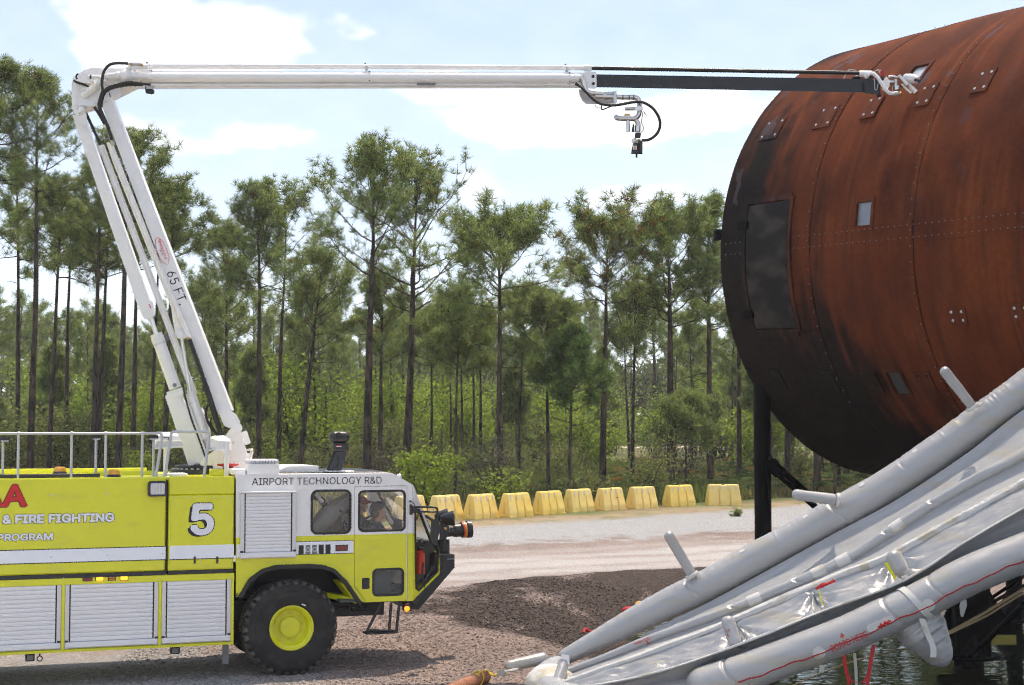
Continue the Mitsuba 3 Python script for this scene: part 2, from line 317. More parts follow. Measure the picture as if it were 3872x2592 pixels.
def rust(p, n, uv):
    s, a = hull_st(p); w = a * HR
    big = fbm(s * .7, w * .5, 1, 4); mid = fbm(s * 2.6, w * 1.3, 2, 4); fine = fbm(s * 17, w * 17, 3, 3); grain = noise(s * 70, w * 70)
    run = fbm(s * 5.5, w * .33, 4, 4); run2 = fbm(s * 15, w * .6, 5, 3)
    c = mix((.068, .019, .0105), (.158, .040, .0145), smoothstep(.22, .80, .55 * big + .45 * mid))
    c = mix(c, (.20, .056, .017), .45 * smoothstep(.55, .78, run) * smoothstep(.35, .6, mid))
    c = mix(c, (.040, .017, .0125), .55 * smoothstep(.52, .75, .6 * run2 + .4 * big))
    low = smoothstep(.10, -.12, w); c = mix(c, (.13, .030, .009), .5 * low * smoothstep(.4, .7, run))
    c = c * (.78 + .32 * fine + .12 * grain)
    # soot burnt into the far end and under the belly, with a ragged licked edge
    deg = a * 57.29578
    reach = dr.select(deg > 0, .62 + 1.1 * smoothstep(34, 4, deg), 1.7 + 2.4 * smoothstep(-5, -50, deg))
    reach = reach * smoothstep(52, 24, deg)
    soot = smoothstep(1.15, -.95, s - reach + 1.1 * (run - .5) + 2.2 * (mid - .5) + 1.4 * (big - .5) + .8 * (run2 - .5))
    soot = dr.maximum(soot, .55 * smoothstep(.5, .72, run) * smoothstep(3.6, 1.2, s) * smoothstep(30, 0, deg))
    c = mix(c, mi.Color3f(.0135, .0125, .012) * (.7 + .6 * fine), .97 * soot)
    flake = smoothstep(.66, .71, fbm(s * 3.4, w * 2.2, 9, 4)) * smoothstep(7, 4, s) * smoothstep(2, 14, deg) * smoothstep(.5, .62, noise(s * .9 + 4, w * .6))
    return mix(c, (.085, .070, .085), .6 * flake)
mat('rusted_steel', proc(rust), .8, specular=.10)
def rust_plate(p, n, uv): return rust(p, n, uv) * mi.Color3f(.90, .90, .92)
mat('rusted_plate', proc(rust_plate), .7, specular=.15)
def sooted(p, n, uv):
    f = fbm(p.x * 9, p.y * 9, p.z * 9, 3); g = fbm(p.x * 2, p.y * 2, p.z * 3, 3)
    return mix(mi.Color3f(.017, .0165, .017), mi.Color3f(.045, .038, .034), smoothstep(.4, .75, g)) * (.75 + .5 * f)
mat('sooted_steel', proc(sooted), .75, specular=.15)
mat('rivet', (.17, .145, .135), .5, .3)
mat('black_column', speckle((.004, .004, .0045), .2, 5), .7, specular=.12)
mat('hull_dark', (.012, .011, .011), .8)
mat('hull_pane', speckle((.17, .19, .225), .12, 3, 9), .10, clearcoat=1.0)
mat('hull_pane_painted_sky', speckle((.44, .46, .50), .08, 3, 9), .12, clearcoat=1.0)  # paler copy of the pane: sky reflection put into its base colour
mat('sooty_pane', speckle((.05, .058, .058), .2, 4, 12), .2, clearcoat=1.0)

hullk = thing('aircraft_mockup', 'huge rusted steel fuselage mock-up with a soot-blackened end, raised on black legs over the pond', 'aircraft mock-up')
def patch(s0, s1, a0, a1, holes=(), th=.02, r=0.0, ds=.35, da=2.5, warp=0.0):
    """A rolled plate of the hull with openings: outer skin, rims."""
    es = sorted(set(np.linspace(s0, s1, max(2, int((s1 - s0) / ds) + 1)).tolist() + [x for h in holes for x in h[:2] if s0 < x < s1])); ea = sorted(set(np.linspace(a0, a1, max(2, int((a1 - a0) / da) + 1)).tolist() + [x for h in holes for x in h[2:4] if a0 < x < a1]))
    S, A = np.meshgrid(es, ea, indexing='ij'); n, m = S.shape
    dent = warp * (meshkit.fbm(np.stack([S * .9, A * .065, 0 * S + 2], -1), 3, 6) - .5)
    O = on_hull(S, A, r + dent).reshape(-1, 3); I = on_hull(S, A, r - th + dent).reshape(-1, 3); F = []; k = n * m
    cell = np.ones((n + 1, m + 1), bool); cell[0] = cell[-1] = False; cell[:, 0] = cell[:, -1] = False
    for i in range(n - 1):
        for j in range(m - 1):
            sc, ac = (es[i] + es[i + 1]) / 2, (ea[j] + ea[j + 1]) / 2
            if any(h[0] < sc < h[1] and h[2] < ac < h[3] for h in holes): cell[i + 1, j + 1] = False
    for i in range(n - 1):
        for j in range(m - 1):
            if not cell[i + 1, j + 1]: continue
            a, b, c, d = i * m + j, (i + 1) * m + j, (i + 1) * m + j + 1, i * m + j + 1
            F += [[a, b, c], [a, c, d], [k + a, k + c, k + b], [k + a, k + d, k + c]]
            for (di, dj, p, q) in ((-1, 0, d, a), (1, 0, b, c), (0, -1, a, b), (0, 1, c, d)):
                if not cell[i + 1 + di, j + 1 + dj]: F += [[p, k + p, q], [q, k + p, k + q]]
    t = trimesh.Trimesh(np.vstack([O, I]), np.array(F), process=False); t.remove_unreferenced_vertices()
    if (t.face_normals[0] @ (t.triangles_center[0] - HC)) < 0: t.invert()
    return t
# measured openings: corners of the upper flank window, the crown window, the belly window and the door
def sa_box(*pts):
    q = np.array([hull_sa(*p) for p in pts]); return q[:, 0].min(), q[:, 0].max(), q[:, 1].min(), q[:, 1].max()
def sa_mid(a, b, c, d):
    """left, right, bottom, top edge midpoints"""
    return hull_sa(*a)[0], hull_sa(*b)[0], hull_sa(*c)[1], hull_sa(*d)[1]
W_FLANK = sa_mid((3236, 820), (3294, 820), (3262, 872), (3268, 762))
W_CROWN = sa_mid((3440, 280), (3496, 272), (3452, 306), (3488, 247))
W_BELLY = sa_mid((3369, 1450), (3422, 1450), (3410, 1495), (3376, 1408))
DOOR = sa_mid((2824, 950), (2977, 950), (2930, 1240), (2918, 770))
SEAMS = [0.0, 2.16339611 * KH, 4.27081263 * KH, 7.35, 9.8, 13.0, 17.0]
windows = [W_FLANK, W_CROWN, W_BELLY]
g = .012
for i in range(len(SEAMS) - 1):
    s0, s1 = SEAMS[i], SEAMS[i + 1]
    for a0, a1 in ((2.2, 78), (-72, -2.2), (78, 150), (150, 212), (212, 288)):
        hs = [h for h in windows if s0 < (h[0] + h[1]) / 2 < s1 and a0 < (h[2] + h[3]) / 2 < a1]
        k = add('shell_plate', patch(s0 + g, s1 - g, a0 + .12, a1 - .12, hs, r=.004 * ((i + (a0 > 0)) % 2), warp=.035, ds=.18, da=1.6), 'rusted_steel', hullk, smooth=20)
for i in range(len(SEAMS) - 1):                                       # the flat joint strip along the flank, one length per bay
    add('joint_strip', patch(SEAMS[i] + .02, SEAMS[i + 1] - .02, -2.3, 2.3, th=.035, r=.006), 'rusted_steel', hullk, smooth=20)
add('inner_skin', patch(.03, 16.9, -180, 180, r=-.09, da=6, ds=1.0, th=.01), 'hull_dark', hullk, smooth=20)
# far end cap, domed slightly outward
rr = np.linspace(0, HR - .02, 8); aa = np.radians(np.arange(0, 360, 6))
capP = np.array([[HC - HA * (.35 * (1 - (x / HR) ** 2)) + x * (math.cos(a) * HN + math.sin(a) * HB) for a in aa] for x in rr])
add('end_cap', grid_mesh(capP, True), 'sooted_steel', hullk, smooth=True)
def hull_box(s0, s1, a0, a1, r0, r1, n=4):
    S, A = np.meshgrid(np.linspace(s0, s1, 2), np.linspace(a0, a1, n), indexing='ij')
    return hull(np.vstack([on_hull(S, A, r0).reshape(-1, 3), on_hull(S, A, r1).reshape(-1, 3)])) if abs(a1 - a0) < 12 else patch(s0, s1, a0, a1, th=r1 - r0, r=r1, da=2)
def window(h, pane, frame_mat, lab):
    s0, s1, a0, a1 = h; f, fa = .055, math.degrees(.055 / HR)
    k = add('window', patch(s0 - .02, s1 + .02, a0 - .3, a1 + .3, th=.01, r=-.035, da=1.5), pane, hullk, smooth=30, label=lab)
    fr = cat(hull_box(s0 - f, s0 + .006, a0 - fa, a1 + fa, -.03, .016), hull_box(s1 - .006, s1 + f, a0 - fa, a1 + fa, -.03, .016), hull_box(s0 + .006, s1 - .006, a0 - fa, a0 + .1, -.03, .014), hull_box(s0 + .006, s1 - .006, a1 - .1, a1 + fa, -.03, .014))
    add('frame', fr, frame_mat, k, smooth=False)
window(W_FLANK, 'hull_pane', 'rusted_plate', 'blue-grey window on the flank above the joint')
window(W_CROWN, 'hull_pane_painted_sky', 'rusted_plate', 'window high on the curve behind the nozzle, sky reflection painted into its pane')
window(W_BELLY, 'sooty_pane', 'rusted_plate', 'dull sooty window low on the belly')
# the door plate at the burnt end
s0, s1, a0, a1 = DOOR; fa = math.degrees(.07 / HR)
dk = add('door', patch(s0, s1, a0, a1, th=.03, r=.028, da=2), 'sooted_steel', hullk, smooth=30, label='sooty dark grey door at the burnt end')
add('frame', cat(hull_box(s0 - .10, s0 - .02, a0 - fa, a1 + fa, 0, .035), hull_box(s1 + .02, s1 + .10, a0 - fa, a1 + fa, 0, .035), hull_box(s0 - .02, s1 + .02, a0 - fa - .9, a0 - .35, 0, .033), hull_box(s0 - .02, s1 + .02, a1 + .35, a1 + fa + .9, 0, .033)), 'rusted_plate', dk, smooth=False)
for a in (a0 + .12 * (a1 - a0), a0 + .84 * (a1 - a0)): add('hinge', hull_box(s0 - .22, s0 + .05, a - .9, a + .9, .03, .075), 'black_column', dk, smooth=False)
# bolted patch plates with four bolts each
def bolt(s, a, r=.026, h=.018):
    c = on_hull(s, a, .012); n_ = on_hull(s, a, 1.0) - on_hull(s, a, 0.0)
    return lathe([(r, 0), (r, h * .5), (r * .8, h), (0, h * 1.25)], c, n_, 12)
PLATES = [((2906, 472), (2958, 460), (2890, 522), (2938, 510)), ((3104, 423), (3160, 414), (3103.6, 474), (3133, 466)), ((3296, 384), (3329, 377), (3270, 437), (3302, 430)), ((3499, 339), (3534, 331), (3472, 392), (3506, 385)), ((3717, 284), (3753, 275), (3689, 340), (3724, 331)),
          ((3600, 1180), (3638, 1178), (3609, 1212), (3646, 1210)), ((3838, 1166), (3876, 1163), (3848, 1198), (3886, 1195)), ((3472, 1421), (3506, 1419), (3500, 1477), (3534, 1475)), ((3276, 1421), (3304, 1419), (3302, 1477), (3330, 1475)), ((3110, 1416), (3140, 1414), (3134, 1474), (3164, 1472)), ((2924, 1412), (2944, 1410), (2944, 1470), (2968, 1468))]
for P in PLATES:
    q = np.array([hull_sa(*p) for p in P]); s0, s1 = (q[0, 0] + q[2, 0]) / 2, (q[1, 0] + q[3, 0]) / 2; a1, a0 = (q[0, 1] + q[1, 1]) / 2, (q[2, 1] + q[3, 1]) / 2
    ms, ma = .075, math.degrees(.075 / HR)
    k = add('patch_plate', patch(s0 - ms, s1 + ms, a0 - ma, a1 + ma, th=.02, r=.022, da=1.5), 'rusted_plate', hullk, smooth=30)
    for s_ in (s0, s1):
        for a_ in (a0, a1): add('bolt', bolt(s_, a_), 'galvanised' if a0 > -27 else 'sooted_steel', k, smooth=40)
# small rivets along the ring seams and the flank joint
for sm in SEAMS[1:4]:
    add('rivet_row', cat([bolt(sm - .05, a, .012, .010) for a in np.arange(-40, 80, 3.35)]), 'rivet', hullk, smooth=40, kind='stuff')
for dz in (-1.35, 1.35):
    add('rivet_row', cat([bolt(s, dz, .0115, .012) for s in np.arange(.2, 9.6, .135)]), 'rivet', hullk, smooth=40, kind='stuff')
add('seam_rib', cat([patch(sm - .055, sm + .055, -88, 130, th=.02, r=-.014, da=3) for sm in SEAMS[1:4]]), 'hull_dark', hullk, smooth=20)
# lifting lugs on the crown, bracket on the far end
for px, py in ((3470, 122), (3868, 22)):
    P = on_hull(hull_sa(px, py + 18)[0] if py > 60 else 5.3, 92.0, -.05); L = Plane((P[0], P[1]), math.degrees(math.atan2(HA[1], HA[0])))
    lug = sg.Polygon([(-.16, 0), (.16, 0), (.12, .20), (.05, .29), (-.05, .29), (-.12, .20)]).difference(sg.Point(0, .19).buffer(.045))
    add('lifting_lug', moved(slab(lug, -.03, .03), L.M @ trimesh.transformations.translation_matrix([0, 0, P[2]])), 'black_column', hullk, smooth=False)
b0 = on_hull(0, 4.5, -.35); bd = np.array([-1.0, .12, 0])
add('end_bracket', hull([b0 + bd * t + np.array([0, y, z]) for t in (0, .40) for y in (-.12, .12) for z in (-.09, .09)]), 'black_column', hullk, smooth=False)
# legs
def leg(x, y, z1, r=.15, base=True):
    z0 = float(ground_z(x, y)) - .1
    k = add('leg', cyl((x, y, z0), (x, y, z1), r, 24), 'black_column', hullk, smooth=40)
    if base:
        add('base_flange', cat(lathe([(0, WATER_Z + .22), (.52, WATER_Z + .22), (.52, WATER_Z + .17), (0, WATER_Z + .17)], (x, y, 0), (0, 0, 1), 20), lathe([(r, WATER_Z + .75), (.40, WATER_Z + .21)], (x, y, 0), (0, 0, 1), 8)), 'black_column', k, smooth=20)
    return k
p1 = at(2881, 1500, 27.75); leg(p1[0], p1[1], 5.0, .152)
p2 = at(3662, 2400, 25.4)
k2 = leg(p2[0], p2[1], 4.0, .24)
add('leg_sleeve', cat(box(p2[0] - .29, p2[0] + .29, p2[1] - .29, p2[1] + .29, WATER_Z + .15, 1.15, .02), hull([(p2[0] + .29, p2[1] + dy, z) for dy in (-.04, .04) for z in (.15, .95)] + [(p2[0] + .78, p2[1] + dy, .15) for dy in (-.04, .04)]), hull([(p2[0] - .29, p2[1] + dy, z) for dy in (-.04, .04) for z in (-.15, .7)] + [(p2[0] - .6, p2[1] + dy, -.15) for dy in (-.04, .04)])), 'black_column', k2, smooth=False)
add('warning_plate', box(p2[0] + .30, p2[0] + .78, p2[1] - .02, p2[1] + .02, -.03, .13, .005), 'olive_yellow', k2, smooth=False)
for off, s_ in ((-2.4, 3.2), (2.6, .4), (-2.6, .4), (2.4, 9.5), (-2.4, 9.5)):
    q = HC + s_ * HA + off * -HN
    if off == 2.6: leg(q[0], q[1], 4.6, .152)
    elif s_ > 5: leg(q[0], q[1], 3.6, .152)
# cable stays from the leg
for (a, b), (c, d), Y0, Y1, r_ in (((2912, 1735), (3020, 1850), 27.6, 28.2, .055), ((2906, 1760), (3080, 1915), 27.6, 28.6, .06), ((2912, 1735), (3200, 1985), 27.7, 29.0, .03)):
    add('stay_brace', cat(cyl(at(a, b, Y0), at(c, d, Y1), r_, 10), cyl(at(a + 8, b + 8, Y0), at(a + .22 * (c - a), b + .22 * (d - b), Y0), r_ * 1.45, 10)), 'black_column', hullk, smooth=40)
for pts, Y0, Y1, r_ in ((((3672, 2480), (3872, 2285)), 24.9, 22.5, .05), (((3540, 2400), (3872, 2180)), 27.2, 24.5, .028), (((3690, 2310), (3872, 2215)), 26.4, 26.8, .03)):
    add('stay_brace', cyl(at(*pts[0], Y0), at(*pts[1], Y1), r_, 10), 'black_column', hullk, smooth=40)
# ---------------------------------------------------------------- the fire truck: near side plane, u to the front, v across, z up
c0 = ground(1100, 2557); TP = Plane((c0[0], c0[1]), 19.7); TM = TP.M; W = 2.5
S = TP.s
truck = thing('fire_truck', 'lime yellow and white airport fire truck numbered 5, its white boom unfolded to the right', 'fire truck')
def part(name, mesh, m, parent=truck, smooth=30, **kw): return add(name, mesh, m, parent, TM, smooth, **kw)
def poly(pts, w=0.0): return sg.Polygon([S(x, y, w) for x, y in pts])
U0 = -7.6
# --- rear tank body
uR, zT = S(628, 1804); _, zB = S(628, 2159)
body = part('tank_body', box(U0, uR, 0, W, zB, zT, .018), 'lime_paint')
uB0, uB1 = S(640, 1803)[0], S(886, 1803)[0]; zBt, zBb = S(760, 1803)[1], S(760, 2156)[1]; zL = S(760, 1872)[1]
pump = part('pump_house', cat(box(uB0, uB1, .012, W - .012, zBb, zL, .01), box(uB0 - .002, uB1 + .002, 0, W, zL + .004, zBt, .012)), 'lime_paint')
part('hatch', slab(sg.box(uB0 + .03, zBb + .03, uB1 - .03, zL - .03), -.006, .012), 'lime_paint', pump)
for x, y, n_, dx, dy in ((660, 1881, 8, 29, 0), (872, 1895, 5, 0, 60)):
    part('rivet_row', cat([lathe([(.010, 0), (.008, .006), (0, .007)], (S(x + i * dx, y + i * dy)[0], -.006, S(x + i * dx, y + i * dy)[1]), (0, -1, 0), 8) for i in range(n_)]), 'alu_rail', pump, kind='stuff')
for px in (732, 817): part('latch', slab(sg.box(S(px, 2105)[0], S(px, 2131)[1], S(px + 8, 2105)[0], S(px, 2105)[1]), -.018, -.004), 'black_plastic', pump)
part('filler_block', box(uR + .006, uB0 - .006, .10, W - .1, zB - .3, zT - .05), 'black_paint')
for x, y in ((195, 1873), (407, 1868), (194, 2107), (406, 2100), (614, 2094)): part('screw', lathe([(.016, 0), (.013, .008), (0, .009)], (S(x, y)[0], 0, S(x, y)[1]), (0, -1, 0), 10), 'alu_rail', body)
# reflective stripes, seal line
def stripe(x0, x1, ya, yb, v=0.0, name='reflective_stripe', m='white_reflective', parent=truck):
    return part(name, slab(sg.box(S(x0, ya)[0] if x0 is not None else U0, S(x1, yb)[1], S(x1, ya)[0], S(x1, ya)[1]), v - .004, v), m, parent)
stripe(None, 626, 2066.5, 2116.5, 0, parent=body); stripe(641, 884.5, 2059, 2110, -.006, parent=pump)
for x0, x1, y in ((None, 626, 2066.5), (None, 626, 2116.5), (641, 884.5, 2110)): stripe(x0, x1, y - 1.4, y + 1.4, -.005 if x1 < 700 else -.011, 'stripe_edge', 'black_print', body if x1 < 700 else pump)
part('rubber_seal', [box(U0, uR, .01, W, zB - .058, zB - .004), box(uB0, uB1, .01, W, zBb - .05, zBb - .004)], 'black_paint')
part('roof_strip', box(U0, S(380, 1800)[0], .10, .16, zT, zT + .055, .006), 'black_paint', body)
part('roof_curb', [box(S(380, 1800)[0] + .01, uR - .02, .9, 1.0, zT, zT + .06, .006), box(U0, uR - .02, 2.2, 2.28, zT, zT + .07, .006)], 'lime_paint', body)
# --- lower compartments with roller shutters
uL1 = S(883, 2437)[0]; zLb = S(883, 2437)[1]; zLt = zB - .058
low = part('locker_body', box(U0, uL1, .05, 2.15, zLb, zLt, .006), 'lime_paint')
part('locker_sill', [box(U0, uL1, 0, .05, zLb, zLb + .035), box(U0, uL1, 0, .05, zLt - .09, zLt - .004)], 'lime_paint', low)
for xa, xb in ((599, 611), (232, 245), (873, 884)): part('locker_post', box(S(xa, 2300)[0], S(xb, 2300)[0], 0, .05, zLb + .036, zLt - .091), 'lime_paint', low)
for x in (240, 604, 877):
    u_, z_ = S(x, 2190); part('screw', [lathe([(.008, 0), (0, .006)], (u_, 0, z_ + d), (0, -1, 0), 8) for d in (-.012, .015)], 'alu_rail', low)
def shutter(u0, u1, z0, z1, n, v=0.0, parent=truck, label=None, handle=True):
    rail = .055
    k = part('roller_shutter', box(u0 + .002, u1 - .002, v + .041, v + .048, z0 + .004, z1 - .002), 'alu_rail', parent, label=label)
    part('rail', [box(u0, u0 + rail, v - .004, v + .040, z0, z1, .004), box(u1 - rail, u1, v - .004, v + .040, z0, z1, .004)], 'alu_rail', k)
    part('gasket', [box(u0 + rail + .001, u0 + rail + .018, v + .008, v + .040, z0 + .01, z1), box(u1 - rail - .018, u1 - rail - .001, v + .008, v + .040, z0 + .01, z1)], 'black_plastic', k)
    a, b = u0 + rail + .019, u1 - rail - .019; zb = z0 + .095; h = (z1 - zb) / n
    prof = [(0.0, .022), (.07, .014), (.5, .011), (.92, .013), (.97, .017), (1.0, .024)]
    for i in range(n):
        pg = sg.Polygon([(v + q, zb + h * (i + p)) for p, q in prof] + [(v + .04, zb + h * (i + 1)), (v + .04, zb + h * i)])
        m = trimesh.creation.extrude_polygon(pg, b - a, engine='earcut'); V = m.vertices
        part('slat', trimesh.Trimesh(np.stack([a + V[:, 2], V[:, 0], V[:, 1]], 1), m.faces, process=False), 'brushed_aluminium', k, smooth=False)
    part('lift_bar', [box(u0 + .004, u1 - .004, v - .034, v + .03, z0 + .012, z0 + .088, .012)], 'brushed_aluminium', k)
    part('bar_end', [box(u0 + .0, u0 + .045, v - .012, v + .03, z0 + .089, z0 + .118, .004), box(u1 - .045, u1, v - .012, v + .03, z0 + .089, z0 + .118, .004)], 'black_plastic', k)
    return k
zs0, zs1 = zLb + .036, zLt - .092
shutter(S(612, 2300)[0], S(872.5, 2300)[0], zs0 + .006, zs1, 13, label='roller shutter nearest the front wheel')
shutter(S(246, 2300)[0], S(598, 2300)[0], zs0 + .006, zs1, 13, label='wide middle roller shutter under the amber lamps')
shutter(S(246, 2300)[0] - 2.35, S(231, 2300)[0], zs0 + .006, zs1, 13, label='roller shutter cut off by the left photo edge')
# lamps on the band above the shutters
def lamp(x0, x1, y0, y1, m, name='marker_lamp', parent=truck, v=0.0, d=.022, lit=None, label=None, P=TP):
    (a, z1), (b, z0) = P.s(x0, y0, v), P.s(x1, y1, v)
    k = part(name, box(a, b, v - d, v, z0, z1, .009), m, parent, label=label)
    if lit: scene[k]['emitter'] = {'type': 'area', 'radiance': rgb(*lit)}
    return k
part('lamp_base', [slab(sg.box(*(S(a, 2197)[0], S(a, 2197)[1], S(b, 2178)[0], S(b, 2178)[1])), -.006, -.0005) for a, b in ((312, 350), (360, 393), (408, 438), (453, 485))], 'black_plastic')
lamp(314, 348, 2186, 2198, 'red_lens', v=-.006, label='dark red marker lamp above the middle shutter')
AMBER = (.40, .135, .005)
lamp(363, 391, 2183, 2196, 'amber_lens', v=-.006, lit=AMBER, label='lit amber marker lamp left of the louvred one')
for dy in (0, 7): lamp(410, 436, 2183 + dy, 2187.5 + dy, 'amber_lens', v=-.006)
lamp(455, 483, 2180, 2194, 'amber_lens', v=-.006, lit=AMBER, label='lit amber marker lamp right of the louvred one')
fk = part('side_flood_lamp', slab(rrect(S(558, 1878)[0], S(628, 1819)[0], S(558, 1878)[1], S(628, 1819)[1], .035), -.07, -.001), 'black_plastic')
part('lens', slab(rrect(S(567, 1870)[0], S(621, 1827)[0], S(567, 1870)[1], S(621, 1827)[1], .02), -.076, -.070), 'clear_lens', fk)
part('lens_bar', [box(S(x, 1850)[0], S(x, 1850)[0] + .012, -.082, -.074, S(567, 1866)[1], S(567, 1832)[1], .002) for x in (577, 588, 599, 610)], 'chrome', fk)
# --- lettering
def letters(text, x0, x1, yb, yt, v, m, shadow=None, bold=True, parent=truck, sh=(-.010, -.010), outline=0.0, name='lettering', P=TP, fat=0.0):
    t = meshkit.text_mesh(text, 1.0, .001, bold); V = t.vertices.copy(); lo, hi = V.min(0), V.max(0)
    (a, z0), (b, z1) = P.s(x0, yb, v), P.s(x1, yt, v)
    def fit(dv, du=0.0, dz=0.0, th=.003):
        q = np.stack([a + (V[:, 0] - lo[0]) / (hi[0] - lo[0]) * (b - a) + du, v + dv - th + (1 - (V[:, 2] - lo[2]) / (hi[2] - lo[2])) * th, z0 + (V[:, 1] - lo[1]) / (hi[1] - lo[1]) * (z1 - z0) + dz], 1)
        return trimesh.Trimesh(q, t.faces[:, ::-1], process=False)
    k = part(name, cat([fit((-.006 if shadow else 0) - .0003 * i, du, dz) for i, (du, dz) in enumerate(((0, 0), (fat, 0), (-fat, 0), (0, fat), (0, -fat)) if fat else ((0, 0),))]), m, parent, smooth=False)
    if shadow:
        o = outline; parts = [fit(-.001 - .0004 * i, sh[0] * f + dx, sh[1] * f + dz) for i, (f, dx, dz) in enumerate(((1, 0, 0), (.55, 0, 0), (0, -o, 0), (0, o, 0), (0, 0, o), (0, 0, -o)) if o else ((1, 0, 0), (.5, 0, 0)))]
        part('letter_shadow', cat(parts), shadow, k, smooth=False)
    return k
letters('AA', -82, 101, 1918, 1834, -.001, 'red_print', 'black_print', sh=(-.016, -.014), outline=.016, fat=.008, parent=body)
letters('& FIRE FIGHTING', 10, 431, 1981, 1941, -.001, 'white_print', 'black_print', outline=.011, fat=.005, parent=body)
letters('PROGRAM', -10, 199, 2047, 2016, -.001, 'white_print', 'black_print', sh=(-.006, -.006), outline=.008, fat=.003, parent=body)
letters('5', 723, 808, 2023, 1906, -.008, 'white_print', 'black_print', sh=(-.046, -.030), outline=.022, fat=.010, parent=pump)
# --- cab shell
zS = S(1340, 2023)[1]                                                # where white paint meets lime paint
side_poly = poly([(893, 1797), (1484.7, 1789.8), (1557.4, 1832.7), (1561, 2273), (1362.7, 2279), (1307, 2197.5), (1261.5, 2153.5), (1219, 2139), (1170, 2136), (1042.8, 2140), (990.6, 2155), (941.6, 2191), (902.4, 2258), (893, 2258)])
def zr(x, y): return (x / 2.6135 + 1060, y / 2.6135 + 1760)          # readings of one enlarged view
def rr_(x0, y0, x1, y1, r):
    a, b = S(*zr(x0, y1)), S(*zr(x1, y0)); return rrect(a[0], b[0], a[1], b[1], r)
win_rear, win_door, win_low = rr_(300, 240, 700, 685, .095), rr_(768, 243, 1237, 660, .075), rr_(908, 1013, 1220, 1297, .075)
door_poly = poly([zr(*q) for q in ((733, 212), (1252, 205), (1252, 1338), (850, 1354), (733, 1190))])
openings = win_rear.union(win_door).union(win_low)
upper, lower = sg.box(-20, zS, 20, 9), sg.box(-20, -1, 20, zS)
cab = part('cab', slab(side_poly.difference(door_poly.buffer(.006)).intersection(upper).difference(openings), 0, .045), 'white_paint', label='white upper half of the cab with blunt sloping front')
part('lower_panel', slab(side_poly.difference(door_poly.buffer(.006)).intersection(lower).difference(openings), 0, .045), 'lime_paint', cab)
part('far_side', slab(side_poly.intersection(upper).difference(win_rear.union(win_door).buffer(.05)), W - .045, W), 'white_paint', cab)
part('far_side_lower', slab(side_poly.intersection(lower).difference(win_low), W - .045, W), 'lime_paint', cab)
door = part('cab_door', slab(door_poly.intersection(upper).difference(openings), -.008, .04), 'white_paint', label='cab door, white above and lime below, with two windows')
part('lower_panel', slab(door_poly.intersection(lower).difference(openings), -.008, .04), 'lime_paint', door)
part('door_gap', slab(door_poly.buffer(.012).difference(door_poly.buffer(-.03)).difference(openings.buffer(.02)), .041, .05), 'black_print', door)
part('hinge_strip', slab(sg.box(S(*zr(1246, 300))[0], S(*zr(1246, 1336))[1], S(*zr(1252, 300))[0], S(*zr(1246, 215))[1]), -.016, -.009), 'alu_rail', door, smooth=False)
def pane(op, parent, rim=.028, v=-.012, name='window', label=None):
    k = part(name, slab(op.buffer(.004).difference(op.buffer(-rim)), v, .02), 'rubber', parent, label=label)
    g_ = trimesh.creation.triangulate_polygon(op.buffer(-rim + .006).simplify(.001), engine='earcut')
    part('glass', trimesh.Trimesh(np.column_stack([g_[0][:, 0], np.full(len(g_[0]), .004), g_[0][:, 1]]), g_[1], process=False), 'pane', k, smooth=False)
    return k
pane(win_rear, cab, label='rear cab window with grey seat covers behind it'); pane(win_door, door, label='upper door window'); pane(win_low, door, label='small lower door window')
hk = part('handle', slab(rr_(805, 1112, 880, 1224, .015), -.014, -.007), 'black_plastic', door)
part('grip', [box(*sorted((S(*zr(818, 1150))[0], S(*zr(868, 1150))[0])), -.024, -.0145, *sorted((S(*zr(818, 1150))[1], S(*zr(818, 1136))[1])), .003), box(*sorted((S(*zr(818, 1180))[0], S(*zr(868, 1180))[0])), -.022, -.0145, *sorted((S(*zr(818, 1196))[1], S(*zr(818, 1176))[1])), .003)], 'black_paint', hk)
# stripes and the row of sockets
stripe(1115, 1336, 2044, 2092, 0, parent=cab)
for y in (2044, 2092): stripe(1115, 1336, y - 1, y + 1, -.005, 'stripe_edge', 'black_print', cab)
stripe(895, 917, 2059, 2110, 0, parent=cab)
for i, (xa, xb) in enumerate(((180, 230), (248, 295), (313, 360), (378, 428), (445, 495))):
    a, b = S(*zr(xa, 880 - i * 2)), S(*zr(xb, 790 - i * 2))
    k = part('socket_plate', slab(sg.box(a[0], a[1], b[0], b[1]), -.010, -.0045), 'grey_plastic' if i in (1, 2) else 'black_print', cab)
    if i in (1, 2): part('socket_ring', lathe([(.035, 0), (.035, .008), (.024, .008), (.022, 0)], ((a[0] + b[0]) / 2, -.010, (a[1] + b[1]) / 2), (0, -1, 0), 16), 'galvanised', k)
(a, z1), (b, z0) = S(*zr(543, 788)), S(*zr(666, 845)); k = part('red_marker_lamp', box(a, b, -.016, -.0045, z0, z1, .006), 'black_plastic', cab); part('lens', box(a + .012, b - .012, -.034, -.017, z0 + .01, z1 - .01, .009), 'red_lens', k)
letters('AIRPORT TECHNOLOGY R&D', 953, 1443, 1836, 1803, -.001, 'black_print', bold=False, parent=cab)
shk = shutter(S(907, 2000)[0], S(1117, 2000)[0], S(1000, 2112)[1], S(1000, 1865)[1], 17, -.052, label='narrow roller shutter on the white cab side')
part('rain_gutter', box(S(906, 1864)[0], S(1118, 1864)[0], -.085, 0, S(1000, 1864)[1], S(1000, 1860)[1] + .006, .004), 'white_paint', cab)
